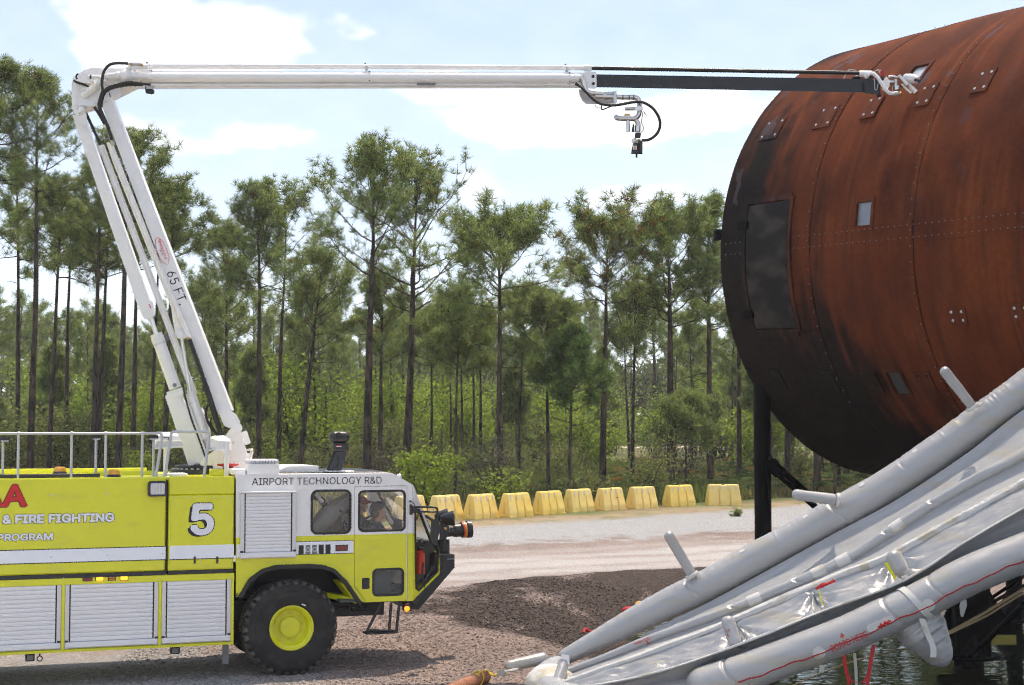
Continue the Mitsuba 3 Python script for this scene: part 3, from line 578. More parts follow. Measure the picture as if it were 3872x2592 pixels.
# --- roof and front
def strip(pts, v0, v1): return [(u_, v_, z_) for v_ in (v0, v1) for u_, z_ in pts]
r0, r1, r2 = S(893, 1797), S(1484.7, 1789.8), S(1557.4, 1832.7)
part('roof', [box(r0[0], r1[0], .0455, W - .0455, r1[1] - .05, r1[1] - .001)], 'white_paint', cab)
gam = math.radians(35); uc = S(1561, 2000)[0]
def on_corner(px, py):
    """a measured point on the slanted corner panel"""
    d = ray(px, py); D = math.cos(gam) * TP.u + math.sin(gam) * TP.v; N = -math.sin(gam) * TP.u + math.cos(gam) * TP.v
    o = TP.o + uc * TP.u; t = ((o - CAM) @ N) / (d @ N); P = CAM + d * t - TP.o
    return np.array([P @ TP.u, P @ TP.v, P[2]])
mir = lambda p: np.array([p[0], W - p[1], p[2]])
Q = [np.array([*S(1557.4, 1832.7)[:1], 0, S(1557.4, 1832.7)[1]]), on_corner(1660, 2087), on_corner(1663, 2173), np.array([uc, 0, S(1561, 2273)[1]])]
def quadplate(a, b, c, d, th=.03):
    n_ = np.cross(np.subtract(b, a), np.subtract(d, a)); n_ = n_ / np.linalg.norm(n_); return hull([np.asarray(x) + n_ * t for x in (a, b, c, d) for t in (0, th)])
rt = np.array([r1[0], 0, r1[1]]); rf = np.array([r2[0], 0, r2[1]])
part('brow', quadplate(rt + [0, .05, -.004], rf + [0, .05, -.004], mir(rf + [0, .05, -.004]), mir(rt + [0, .05, -.004]), -.04), 'white_paint', cab)
# corner panels with their tall window, both sides
cw = [on_corner(*zr(*q)) for q in ((1325, 430), (1372, 432), (1488, 735), (1532, 792), (1562, 872), (1557, 1052), (1365, 1245), (1335, 1218), (1328, 700))]
D3 = np.array([math.cos(gam), math.sin(gam), 0])
to2 = lambda p: (float((np.asarray(p) - [uc, 0, 0]) @ D3), float(p[2]))
cpoly = sg.Polygon([to2(q) for q in (np.array([uc, 0, S(1557.4, 1832.7)[1]]), Q[1], Q[2], Q[3])]); wpol = sg.Polygon([to2(q) for q in cw]).buffer(-.02).buffer(.02)
def corner(poly2, t0, t1, far=False, flat=False):
    if flat: g_ = trimesh.creation.triangulate_polygon(poly2.simplify(.001), engine='earcut'); V = np.column_stack([g_[0], np.full(len(g_[0]), t0)]); F = g_[1]
    else:
        ms = [trimesh.creation.extrude_polygon(g2, t1 - t0, engine='earcut') for g2 in getattr(poly2, 'geoms', [poly2])]; m = cat(ms); V = m.vertices + [0, 0, t0]; F = m.faces
    N3 = np.array([-math.sin(gam), math.cos(gam), 0]); P = np.array([uc, 0, 0]) + V[:, :1] * D3 + V[:, 2:3] * N3; P[:, 2] = V[:, 1]
    if far: P[:, 1] = W - P[:, 1]
    return trimesh.Trimesh(P, F, process=False)
for far in (False, True):
    part('corner_panel', corner(cpoly.difference(wpol).intersection(sg.box(-9, zS, 9, 9)), 0, .04, far), 'white_paint', cab)
    part('corner_panel', corner(cpoly.difference(wpol).intersection(sg.box(-9, -9, 9, zS)), 0, .04, far), 'lime_paint', cab)
    k = part('corner_window', corner(wpol.buffer(.005).difference(wpol.buffer(-.024)), -.010, .02, far), 'rubber', cab)
    part('glass', corner(wpol.buffer(-.018), .006, 0, far, True), 'pane', k, smooth=False)
wk = part('windscreen', [tube([Q[0] + [0, .06, 0], Q[1]], .022, 8), tube([mir(Q[0] + [0, .06, 0]), mir(Q[1])], .022, 8)], 'rubber', cab)
gl = np.array([Q[0] + [.004, .05, 0], Q[1], mir(Q[1]), mir(Q[0] + [.004, .05, 0])]); part('glass', trimesh.Trimesh(gl, [[0, 1, 2], [0, 2, 3]], process=False), 'pane', wk, smooth=False)
part('front_panel', quadplate(Q[1], Q[2], mir(Q[2]), mir(Q[1]), -.04), 'lime_paint', cab)
part('belly_panel', quadplate(Q[2], Q[3] + [0, .25, 0], mir(Q[3] + [0, .25, 0]), mir(Q[2]), -.04), 'lime_paint', cab)
inner = poly([(1112, 2030), (1561, 2030), (1561, 2268), (1364, 2274), (1312, 2199), (1262, 2158), (1219, 2144), (1112, 2144)])
part('lining', slab(inner.difference(win_low.buffer(.03)), W - .056, W - .047), 'cab_trim', cab)
part('lining', quadplate(Q[1] + [-.055, .0, 0], Q[2] + [-.055, 0, 0], mir(Q[2] + [-.055, 0, 0]), mir(Q[1] + [-.055, 0, 0]), -.008), 'cab_trim', cab)
part('lining', quadplate(Q[2] + [-.06, .02, .02], Q[3] + [-.03, .25, .055], mir(Q[3] + [-.03, .25, .055]), mir(Q[2] + [-.06, .02, .02]), -.008), 'cab_trim', cab)
part('cab_floor', box(S(1290, 2200)[0], uc, .05, W - .05, Q[3][2] + .01, Q[3][2] + .05), 'cab_trim', cab)
part('rear_wall', box(S(1105, 2000)[0], S(1105, 2000)[0] + .03, .05, W - .05, S(1100, 2136)[1], r1[1] - .05), 'cab_trim', cab)
part('rear_floor', box(S(1105, 2000)[0] + .031, S(1290, 2200)[0], .05, W - .05, S(1200, 2128)[1], S(1200, 2122)[1]), 'cab_trim', cab)
part('engine_tunnel', box(S(1105, 2000)[0] + .031, S(1330, 2000)[0], .85, 1.65, S(1200, 2122)[1], S(1200, 2050)[1], .05), 'cab_trim', cab)
part('dashboard', hull([(Q[1][0] - d, v_, z_) for d, z_ in ((.02, zS - .16), (.02, zS - .34), (.50, zS - .12), (.46, zS - .36)) for v_ in (.5, W - .5)]), 'cab_trim', cab)
for v_, u_ in ((.42, 1.0), (.62, 1.0)):
    part('speaker_grille', lathe([(0, .012), (.05, .012), (.055, 0)], on_corner(*zr(1372 if v_ < .5 else 1424, 786)) + [0, .10, 0], (math.sin(gam), -math.cos(gam), 0), 16), 'black_plastic', cab)
part('grille_panel', corner(wpol.buffer(-.01).intersection(sg.box(-9, -9, 9, to2(on_corner(*zr(1400, 742)))[1])), .16, .18), 'cab_trim', cab)
ex = on_corner(*zr(1395, 950)) + [0, .085, 0]
k = part('extinguisher', lathe([(0, -.19), (.075, -.19), (.075, .10), (.05, .15), (.03, .17), (0, .17)], ex, (0, 0, 1), 18), 'orange_red', cab, label='orange-red canister behind the corner window')
part('cap', lathe([(.045, .17), (.055, .18), (.055, .215), (0, .22)], ex, (0, 0, 1), 14), 'black_plastic', k); part('hose', tube([ex + [.03, -.08, -.02], ex + [.02, -.09, -.22], ex + [.06, -.05, -.36], ex + [.02, -.02, -.45]], .012, 8, smooth=4), 'black_plastic', k)
# wheel arch flare and liner
arch = [(902.4, 2258), (922, 2219), (941.6, 2191), (964, 2171), (990.6, 2155), (1016, 2145), (1042.8, 2140), (1105, 2137), (1170, 2136), (1219, 2139), (1261.5, 2153.5), (1285, 2172), (1307, 2197.5), (1335, 2237), (1364, 2281)]
ap = np.array([S(*q) for q in arch]); al = sg.LineString(ap)
part('arch_flare', slab(al.buffer(.045, cap_style='flat').difference(side_poly.buffer(-.012)), -.055, .04), 'rubber', cab)
part('arch_liner', slab(al.buffer(.05, single_sided=False, cap_style='flat').buffer(.001).intersection(side_poly.buffer(.02)), .046, .75), 'satin_black', cab)
lin = [S(*q) for q in ((1190, 2137), (1261, 2155), (1307, 2199), (1364, 2283))]
part('splash_panel', hull([(u_ - .02 * i, v_, z_ - .02) for i, (u_, z_) in enumerate(lin[2:]) for v_ in (.06, .62)] + [(lin[2][0] - .05, v_, lin[2][1] - .04) for v_ in (.06, .62)] + [(lin[3][0] - .05, v_, lin[3][1] - .0) for v_ in (.06, .62)]), 'lime_paint', cab)
part('splash_brace', hull([(lin[3][0] - .42, v_, lin[3][1] + z_) for v_ in (.35, .62) for z_ in (.06, .13)] + [(lin[3][0] - .03, v_, lin[3][1] + z_) for v_ in (.06, .62) for z_ in (.0, .06)]), 'lime_paint', cab)
# --- bumper
bw = .62
bp_ = sg.Polygon([S(x, y, bw) for x, y in ((1655, 2098), (1719, 2097.5), (1719, 2147), (1583, 2306), (1545, 2306), (1650, 2180))])
bum = part('bumper', slab(bp_, bw, W - bw), 'black_paint', label='black wedge-shaped front bumper')
part('skid_edge', hull([tuple(Q[2] + [.0, -.015, .015]), tuple(Q[2] + [.05, .02, .02]), tuple(Q[3] + [-.01, -.005, -.005]), tuple(Q[3] + [.05, .02, -.05]), tuple(Q[2] + [.06, .2, -.05]), tuple(Q[3] + [.08, .3, -.06])]), 'black_paint', bum)
part('skid_corner', hull([tuple(Q[2] + d) for d in ([.005, 0, .02], [.005, 0, .30], [.02, .05, .02])] + [(S(1664, 2100, bw)[0] - .05, bw, S(1664, 2098, bw)[1]), (S(1719, 2098, bw)[0] - .18, bw + .02, S(1719, 2098, bw)[1]), (S(1719, 2147, bw)[0] - .18, bw + .02, S(1719, 2147, bw)[1]), tuple(Q[3] + [.10, .25, -.04])]), 'black_paint', bum)
# worn maker's mark, unreadable on the photograph
for x0_, x1_, y0_, y1_ in ((1691, 1699, 2112, 2118), (1700, 1708, 2111, 2117), (1709, 1716.5, 2110, 2116), (1700, 1706.5, 2102.5, 2104)): part('maker_mark', slab(sg.box(S(x0_, y1_, bw)[0], S(x0_, y1_, bw)[1], S(x1_, y0_, bw)[0], S(x1_, y0_, bw)[1]), bw - .004, bw - .0005), 'grey_plastic', bum)
# corner lamp
lk = part('corner_lamp', box(*sorted((S(1530, 2280)[0], S(1556, 2280)[0])), .02, .14, S(1540, 2313)[1], S(1540, 2280)[1], .01), 'black_plastic')
k = part('amber_lens', lathe([(.042, 0), (.04, .015), (0, .022)], (S(1540, 2303)[0], .02, S(1540, 2303)[1]), (0, -1, 0), 16), 'amber_lens', lk, label='lit amber turn lamp under the cab corner'); scene[k]['emitter'] = {'type': 'area', 'radiance': rgb(.34, .095, .004)}
part('red_lens', lathe([(.03, 0), (.028, .012), (0, .016)], (S(1540, 2288)[0], .02, S(1540, 2288)[1]), (0, -1, 0), 14), 'red_lens', lk)
# --- folding step ladder under the door
st = lambda x, y, w=.05: np.array([S(x, y, w)[0], w, S(x, y, w)[1]])
sk = part('step_ladder', box(S(1384, 2394)[0], S(1499, 2394)[0], .0, .22, S(1440, 2399)[1], S(1440, 2393)[1], .008), 'black_paint', label='black folding step hanging below the cab door')
part('step_bar', [tube([st(*a), st(*b)], .022, 8) for a, b in (((1440, 2280), (1386, 2392)), ((1479, 2280), (1471, 2394)), ((1510, 2280), (1498, 2395)), ((1398, 2385), (1498, 2388)))], 'black_paint', sk)
# --- mirror, its arm, and the small marker stalk
mv = -.20
m_ = lambda x, y, w=mv: np.array([S(*zr(x, y), w)[0], w, S(*zr(x, y), w)[1]])
mk = part('mirror', hull([m_(*q, w) for q in ((1492, 530), (1570, 540), (1578, 640), (1545, 786), (1500, 780), (1478, 700)) for w in (mv - .06, mv + .10)]), 'black_plastic', label='tall black wing mirror on its arm')
part('arm', [tube([m_(1300, 415, -.03), m_(1400, 412, -.12), m_(1520, 415), m_(1552, 440), m_(1556, 540)], .016, 10, smooth=5), tube([m_(1300, 462, -.03), m_(1400, 460, -.12), m_(1548, 462)], .014, 10, smooth=4), tube([m_(1440, 500, .1), m_(1500, 540, -.02)], .022, 10)], 'black_paint', mk)
part('arm_bracket', [box(*sorted((S(*zr(1275, 400))[0], S(*zr(1300, 400))[0])), -.03, 0, S(*zr(1280, 490))[1], S(*zr(1280, 386))[1], .006), box(*sorted((S(*zr(1300, 400))[0], S(*zr(1345, 400))[0])), -.06, -.015, S(*zr(1280, 470))[1], S(*zr(1280, 405))[1], .012)], 'black_paint', mk)
part('stalk', [tube([m_(1325, 412, -.02), m_(1322, 380, -.03), m_(1290, 360, -.03)], .006, 6, smooth=3), sphere(m_(1286, 357, -.03), .018, sub=2)], 'black_plastic', mk)
# --- bumper turret nozzle with two bowl lamps, on the middle of the front
tv = 1.1
t_ = lambda x, y, w=tv: np.array([S(*zr(x, y), w)[0], w, S(*zr(x, y), w)[1]])
ax_ = t_(1880, 628) - t_(1640, 655); ax_ /= np.linalg.norm(ax_); L_ = np.linalg.norm(t_(1880, 628) - t_(1640, 655))
tk = part('bumper_turret', lathe([(0, 0), (.085, 0), (.088, .25 * L_), (.105, .32 * L_), (.105, .56 * L_), (.125, .62 * L_), (.125, .80 * L_), (.138, .84 * L_), (.138, L_), (.10, L_), (.085, .8 * L_), (0, .8 * L_)], t_(1640, 655), ax_, 24), 'black_paint', label='black turret nozzle with an orange label on the front bumper')
part('label_band', lathe([(.128, .635 * L_), (.1285, .70 * L_)], t_(1640, 655), ax_, 24), 'orange_red', tk); part('label_band', lathe([(.128, .70 * L_), (.1285, .785 * L_)], t_(1640, 655), ax_, 24), 'amber_lens', tk)
part('turret_body', [hull([t_(*q, w) for q in ((1575, 560), (1660, 560), (1665, 690), (1630, 738), (1570, 735)) for w in (tv - .14, tv + .14)])], 'black_plastic', tk)
part('turret_post', cyl(t_(1610, 735), (t_(1610, 735)[0], tv, S(1700, 2098, bw)[1] - .02), .10, 16), 'black_paint', tk)
part('valve_box', [box(*sorted((t_(1585, 0)[0], t_(1620, 0)[0])), tv - .17, tv - .141, *sorted((t_(0, 640)[2], t_(0, 670)[2])), .005)], 'brass', tk)
for cx_, cy_, w_ in ((1690, 525, tv - .18), (1630, 505, tv + .12)):
    c_ = t_(cx_, cy_, w_); a_ = TP.u * 0 + np.array([1.0, -.25, .08]); a_ /= np.linalg.norm(a_)
    k = part('bowl_lamp', lathe([(0, -.17), (.05, -.165), (.085, -.10), (.105, -.02), (.118, .02), (.118, .045), (.108, .045)], c_, a_, 22), 'black_paint', tk)
    part('reflector', lathe([(.106, .04), (.09, -.02), (.06, -.075), (.0, -.10)], c_, a_, 22), 'chrome', k); part('lens', lathe([(.107, .043), (.06, .055), (0, .06)], c_, a_, 22), 'pane', k)
    part('bracket', cyl(c_ - a_ * .08, t_(cx_ - 20, 660, w_ * .5 + tv * .5), .02, 8), 'steel', k)
# --- wheels
def wheel(px, py, v0, rw=.686, width=.52, name='wheel', flip=1, label=None):
    u_, z_ = S(px, py) if isinstance(px, (int, float)) else px
    c_ = np.array([u_, v0, rw - .012]); ax = np.array([0, 1.0 * flip, 0])
    k = part(name, lathe([(.315, .035), (.33, .012), (.36, .0), (.48, -.012), (.575, -.002), (.645, .035), (.665, .075), (.668, .26), (.665, .445), (.645, .485), (.575, .522), (.36, .52), (.315, .48)], c_, ax, 64), 'tyre_rubber', smooth=40, label=label)
    lugs = []; n = 34
    for i in range(n):
        for row, (w0, w1, sh) in enumerate(((.055, .150, 0), (.160, .255, .5), (.265, .360, 0), (.370, .465, .5))):
            a = (i + sh) * 2 * math.pi / n; da = .36 * 2 * math.pi / n; pts = []
            for w, f in ((w0, .72), ((w0 + w1) / 2, 1.18), (w1, .72)):
                edge = (.012 if w < .1 or w > .42 else 0)
                for r_ in (.655, rw - edge * .8):
                    for s_ in (-1, 1): t = a + s_ * da * f; pts.append(c_ + ax * w + r_ * np.array([math.cos(t), 0, math.sin(t)]))
            lugs.append(hull(pts))
        a = i * 2 * math.pi / n; da = .34 * 2 * math.pi / n
        lugs.append(hull([c_ + ax * w + r_ * np.array([math.cos(a + s_ * da * f), 0, math.sin(a + s_ * da * f)]) for w, r_, f in ((.012, .622, .6), (.034, .618, .6), (.058, .672, .95), (.03, .66, .8), (.06, .64, .95)) for s_ in (-1, 1)]))
    part('tread', cat(lugs), 'tread_dusty', k, smooth=False, kind='stuff')
    part('rim', lathe([(.325, .045), (.322, .010), (.310, .004), (.295, .012), (.288, .035), (.275, .045), (.265, .05), (.252, .075), (.246, .20), (.240, .205), (.0, .205)], c_, ax, 48), 'lime_paint', k, smooth=35)
    part('hub', lathe([(.152, .206), (.150, .135), (.140, .12), (.020, .118), (.016, .112), (0, .112)], c_, ax, 40), 'lime_paint', k, smooth=35)
    part('wheel_nut', [lathe([(.019, .207), (.019, .178), (.012, .172), (.012, .160), (0, .158)], c_ + .198 * np.array([math.cos(t), 0, math.sin(t)]), ax, 6) for t in (np.arange(10) + .4) * math.pi / 5], 'lime_paint', k, smooth=20)
    part('sidewall_ring', [lathe([(q, -.011 - .001), (q + .004, -.015), (q + .008, -.011)], c_, ax, 64) for q in (.445, .520)], 'tyre_rubber', k)
    return k
wk_ = wheel(1104, 2387, .01, label='big front wheel with lime rim and dusty tread blocks')
part('chalk_mark', moved(box(-.03, .03, -.004, 0, -.009, .009), trimesh.transformations.translation_matrix([S(1148, 2288)[0], -.006, S(1148, 2288)[1]]) @ trimesh.transformations.rotation_matrix(.35, [0, 1, 0])), 'white_print', wk_)
wheel((S(1104, 2387)[0], 0), 0, W - .01, flip=-1)
wheel((S(1104, 2387)[0] - 5.2, 0), 0, .01); wheel((S(1104, 2387)[0] - 5.2, 0), 0, W - .01, flip=-1)
uw = S(1104, 2387)[0]
part('front_axle', [cyl((uw, .3, .68), (uw, W - .3, .68), .09, 14)], 'satin_black'); part('axle_housing', sphere((uw, W / 2, .66), .24, (1, 1.2, 1), 2), 'satin_black')
part('chassis_rail', [box(-7.4, S(1500, 2280)[0], .72, .84, .72, 1.02), box(-7.4, S(1500, 2280)[0], W - .84, W - .72, .72, 1.02)], 'satin_black')
part('underbody', box(-7.4, uL1 - .1, .85, 1.9, .62, 1.1), 'satin_black'); part('engine_pan', box(uL1, uw + 1.0, .9, 1.6, .78, 1.5), 'satin_black')
part('mud_flap', box(S(846, 2500)[0], S(870, 2500)[0], .12, .145, S(846, 2517)[1], S(846, 2440)[1]), 'grey_plastic', smooth=False)
part('suspension_arm', [tube([(uw + .1, .5, .72), (uw + .9, .62, .92), (S(1420, 2285)[0], .6, 1.02)], .05, 10), tube([(uw + .1, .35, .60), (uw + .75, .55, .80)], .035, 10)], 'satin_black')
for x0_, y0_, x1_, y1_ in ((1210, 2283, 1400, 2290), (1330, 2300, 1400, 2296)): part('air_tank', cyl(np.array([S(x0_, y0_, .5)[0], .5, S(x0_, y0_, .5)[1]]), np.array([S(x1_, y1_, .5)[0], .5, S(x1_, y1_, .5)[1]]), .045, 12), 'satin_black')
part('tow_hook', [tube([st(1330, 2288, .4), st(1316, 2304, .4), st(1298, 2306, .4)], .018, 8), tube([st(1362, 2282, .4), st(1368, 2300, .4), st(1380, 2306, .4), st(1392, 2290, .4)], .022, 8, smooth=3)], 'satin_black')
for px in (115, 666):
    k = part('under_lamp', box(*sorted((S(px - 18, 2490)[0], S(px + 18, 2490)[0])), .1, .2, zLb - .115, zLb - .004, .012), 'black_plastic'); part('lens', box(*sorted((S(px - 12, 2490)[0], S(px + 12, 2490)[0])), .092, .099, zLb - .10, zLb - .03, .004), 'grey_plastic', k)
part('tie_ring', [tube([(S(152, 2490)[0] + .035 * math.sin(t), .12, zLb - .085 + .035 * math.cos(t)) for t in np.linspace(0, 6.28, 13)], .008, 6, caps=False), cyl((S(152, 2490)[0], .12, zLb), (S(152, 2490)[0], .12, zLb - .05), .012, 8)], 'satin_black')
# --- seats and wheel inside the cab
def seat(u_, v_, z_, w=.5, lean=.12, m='seat_grey'):
    k = part('seat', hull([(u_ + a, v_ + b, z_ + c) for a in (-.22, .24) for b in (-w / 2, w / 2) for c in (-.07, .05)]), m)
    part('backrest', hull([(u_ - .22 + x, v_ + b, z_ + z) for x, z in ((0, 0), (-.10, 0), (-lean - .03, .62), (-lean - .12, .60)) for b in (-w / 2 + .02, w / 2 - .02)]), m, k)
    part('headrest', hull([(u_ - .24 - lean + x, v_ + b, z_ + z) for x in (-.08, .02) for z in (.66, .86) for b in (-.13, .13)]), m, k)
    part('seat_base', box(u_ - .18, u_ + .18, v_ - .16, v_ + .16, z_ - .42, z_ - .071), 'satin_black', k)
    return k
us = S(*zr(960, 600))[0]
seat(t_(955, 0, .55)[0], .55, t_(0, 480, .55)[2] - .80, .48); seat(t_(780, 0, 1.45)[0], 1.45, t_(0, 375, 1.45)[2] - .86, .48)
# folded rear seats with ribbed grey covers and straps
for k_, (xa, ya, xb, yb) in enumerate(((330, 660, 690, 330), (400, 690, 740, 430), (480, 720, 760, 520))):
    a_, b_ = t_(xa, ya, .32 + .30 * k_), t_(xb, yb, .32 + .30 * k_)
    part('rear_seat', tube([a_, a_ * .6 + b_ * .4 + [0, 0, .05], b_], [.13, .15, .11], 14, smooth=4), 'seat_grey', label=None)
part('seat_strap', [tube([t_(590, 440, .2), t_(630, 560, .16), t_(690, 630, .2)], .014, 6, smooth=4), tube([t_(330, 300, .5), t_(400, 340, .4), t_(440, 400, .45)], .05, 8, smooth=4)], 'black_plastic')
part('seat_strap', tube([t_(350, 280, .4), t_(420, 370, .36)], .03, 8), 'white_print')
part('locker_door', [box(*sorted((t_(455, 0, 1.6)[0], t_(515, 0, 1.6)[0])), 1.58, 1.6, t_(0, 400, 1.6)[2], t_(0, 310, 1.6)[2])], 'white_paint', label='pale box seen through the rear cab window')
sw = t_(845, 545, 1.25)
k = part('steering_wheel', moved(trimesh.creation.torus(.19, .018, 28, 8), trimesh.transformations.translation_matrix(sw) @ trimesh.transformations.rotation_matrix(-.45, [0, 1, 0])), 'black_plastic', smooth=True)
part('column', cyl(sw, sw + np.array([.30, 0, -.45]), .035, 10), 'black_plastic', k); part('spoke', [cyl(sw - np.array([0, .18, 0]), sw + np.array([0, .18, 0]), .014, 6)], 'black_plastic', k)
part('console', hull([t_(*q, w) for q in ((1130, 520), (1205, 540), (1210, 640), (1100, 640)) for w in (.9, 1.3)]), 'satin_black')
# --- roof furniture
zr1 = r1[1]
k = part('roof_box', box(S(940, 1790)[0], S(1060, 1790)[0], .06, .42, zr1 - .001, S(1000, 1755)[1], .008), 'white_paint', label='white roof box under a clear light bar')
part('light_bar', box(S(942, 1790)[0], S(1058, 1790)[0], .065, .41, S(1000, 1755)[1] + .002, S(1000, 1738)[1], .02), 'clear_lens', k)
part('lens_divider', [box(S(x, 1750)[0], S(x, 1750)[0] + .012, .060, .066, S(1000, 1753)[1], S(1000, 1742)[1]) for x in (966, 985, 995, 1005, 1016, 1028, 1040)], 'grey_plastic', k)
part('roof_vent', box(S(879, 1790)[0], S(934, 1790)[0], .10, .5, zr1 - .001, S(900, 1774)[1], .012), 'white_paint')
part('roof_tray', hull([(S(1063, 1785)[0], v_, zr1 + z) for v_ in (.55, 1.75) for z in (.0, .02)] + [(S(1120, 1785)[0], v_, zr1 + .10) for v_ in (.55, 1.75)] + [(S(1236, 1785)[0], v_, zr1 + z) for v_ in (.55, 1.75) for z in (.0, .10)]), 'white_paint')
part('roof_hatch', box(S(1075, 1785)[0], S(1480, 1785)[0], .4, 2.1, zr1, zr1 + .018, .006), 'black_paint')
part('brow_clip', box(S(1528, 1810)[0] - .03, S(1528, 1810)[0] + .02, .2, .3, r2[1] + .06, r2[1] + .15, .01), 'alu_rail')
cv = .55
cam_ = lambda x, y, w=cv: np.array([S(900 + x / 2.24, 1200 + y / 2.24, w)[0], w, S(900 + x / 2.24, 1200 + y / 2.24, w)[1]])
ck = part('roof_camera', hull(np.vstack([sphere(cam_(x, 1016, cv + d), .088, sub=2).vertices for x in (818, 898) for d in (-.03, .05)])), 'black_plastic', smooth=50, label='black camera head on a perforated bracket above the cab')
part('camera_yoke', hull(np.vstack([sphere(cam_(x, y, cv + d), .032, sub=2).vertices for x, y in ((818, 1078), (920, 1084), (922, 1122), (824, 1124)) for d in (-.07, .07)])), 'black_plastic', ck, smooth=50)
part('lens_ring', lathe([(.05, 0), (.052, .035), (.045, .04), (.025, .02), (0, .018)], cam_(850, 1004, cv - .10), (0, -1, 0), 18), 'black_paint', ck)
part('warning_sticker', [box(cam_(826, 0)[0], cam_(866, 0)[0], cv - .114, cv - .1105, cam_(0, 1093)[2], cam_(0, 1086)[2])], 'red_print', ck); part('warning_sticker', box(cam_(826, 0)[0], cam_(866, 0)[0], cv - .114, cv - .1105, cam_(0, 1103)[2], cam_(0, 1097)[2]), 'white_print', ck)
br_ = sg.Polygon([cam_(*q)[[0, 2]] for q in ((820, 1142), (908, 1142), (868, 1290), (832, 1312), (762, 1310), (765, 1280))]).difference(sg.Polygon([cam_(*q)[[0, 2]] for q in ((832, 1175), (850, 1172), (850, 1205), (838, 1215), (826, 1205))])).difference(sg.Polygon([cam_(*q)[[0, 2]] for q in ((815, 1240), (850, 1225), (845, 1250), (812, 1275))]))
part('bracket', [slab(br_, cv - .09, cv - .08), slab(br_, cv + .08, cv + .09)], 'satin_black', ck)
part('bracket_foot', box(cam_(762, 0)[0], cam_(975, 0)[0], cv - .14, cv + .14, zr1, zr1 + .03, .01), 'white_paint', ck)
# handrails of grey pipe along the roof edge
rv = .10
h_ = lambda x, y, w=rv: np.array([S(x, y, w)[0], w, S(x, y, w)[1]])
zrail = h_(300, 1640)[2]
rk = part('handrail', tube([(U0, rv, zrail)] + [(h_(x, 1640)[0], rv, zrail) for x in (0, 200, 400, 590)] + [h_(604, 1637), h_(611, 1645), h_(612, 1660), (h_(612, 0)[0], rv, zT)], .021, 10), 'galvanised', label='long grey pipe handrail on the tank roof')
part('rail_post', [cyl((h_(x, 0)[0], rv, zT), (h_(x, 0)[0], rv, zrail), .019, 10) for x in (-190, 99, 297, 424, 560)], 'galvanised', rk)
part('rail_joint', [sphere((h_(x, 0)[0], rv, zrail), .029, (1.2, 1, 1), 2) for x in (99, 297, 424, 560)], 'galvanised', rk)
rk = part('handrail', tube([(h_(646, 0)[0], rv, zT), h_(646, 1650), h_(648, 1638), h_(656, 1633.5), h_(720, 1634), h_(780, 1633.5), h_(788, 1637), h_(791, 1648), (h_(791, 0)[0], rv, zT)], .021, 10), 'galvanised', label='short arched pipe rail beside the boom foot')
# amber beacons
for px, y0_, y1_ in ((226, 1792, 1766), (430, 1803, 1776)):
    c_ = h_(px, y0_, .22); k = part('beacon', lathe([(0, 0), (.10, 0), (.085, .03), (0, .03)], c_, (0, 0, 1), 22), 'black_plastic'); hgt = h_(px, y1_, .22)[2] - c_[2]
    part('dome', lathe([(.083, .031), (.080, .05), (.078, hgt - .02), (.06, hgt), (0, hgt + .003)], c_, (0, 0, 1), 24), 'amber_dome', k)
    if px < 300: part('stem', cyl(c_, (c_[0], c_[1], zT), .02, 8), 'satin_black', k)
    else: part('stem', cyl(c_, (c_[0], c_[1], zT - .02), .06, 12), 'satin_black', k)
# floodlights on stands
def flood(pts_top, pts_bot, w, foot, d=.26, label=None, glass=True):
    P = [h_(*q, w) for q in pts_top] + [h_(*q, w) for q in pts_bot]
    back = [h_(*q, w) + np.array([0, d, .06]) for q in pts_top] + [h_(q[0] * .8 + .2 * pts_bot[1][0], q[1] - 6, w) + np.array([0, d, .0]) for q in pts_bot[:1]]
    k = part('floodlight', hull(np.vstack([P, back])), 'white_paint', label=label)
    part('stand', cyl((h_(*foot, w + .08)[0], w + .08, h_(*foot, w)[2] + .03), (h_(*foot, w + .08)[0], w + .08, zT - .02), .034, 12), 'white_paint', k)
    return k
fk = flood([(598, 1650), (676, 1650)], [(694, 1692), (581, 1700)], .62, (627, 1695), label='white floodlight tilted down beside the long handrail')
gq = [h_(*q, .60) for q in ((592, 1668), (688, 1668), (694, 1690), (582, 1697))]; part('glass', quadplate(*gq, .012), 'clear_lens', fk); part('glass_frame', [tube(gq + gq[:1], .011, 6)], 'white_paint', fk)
part('handle', tube([h_(612, 1664, .58), h_(615, 1654, .55), h_(636, 1654, .55), h_(638, 1664, .58)], .009, 6), 'black_plastic', fk)
f5 = lambda x, y, w=.30: h_(740 + x / 5.6, 1550 + y / 5.6, w)
fk = part('floodlight', hull([f5(*q, w) for q, w in (((310, 600), .34), ((360, 555), .62), ((600, 545), .66), ((745, 640), .60), ((690, 660), .30), ((480, 655), .26), ((310, 790), .36), ((440, 868), .28), ((760, 850), .62), ((640, 850), .28))]), 'white_paint', label='white floodlight seen from behind beside the short rail')
part('rim', hull([f5(*q, w) for q, w in (((310, 795), .33), ((435, 872), .25), ((640, 865), .25), ((765, 850), .62), ((765, 830), .62), ((435, 850), .25), ((310, 775), .33))]), 'white_paint', fk)
part('fin', [tube([f5(345 + 22 * i, 585 - 2 * i, .40 - .02 * i), f5(330 + 24 * i, 780 + 8 * i, .36 - .02 * i)], .006, 5) for i in range(5)], 'white_paint', fk)
part('stand', [tube([f5(655, 680, .24), f5(655, 900, .24), (f5(655, 900, .24)[0], .24, zT)], [.03, .04, .034], 12)], 'white_paint', fk)
part('tilt_knob', [tube([f5(680, 700, .24), f5(800, 700, .24)], .010, 6), hull([f5(790 + dx, 700 + dy, w) for dx, dy in ((-15, -40), (0, -45), (45, -8), (40, 8), (10, 50), (-5, 48)) for w in (.23, .25)])], 'alu_rail', fk)
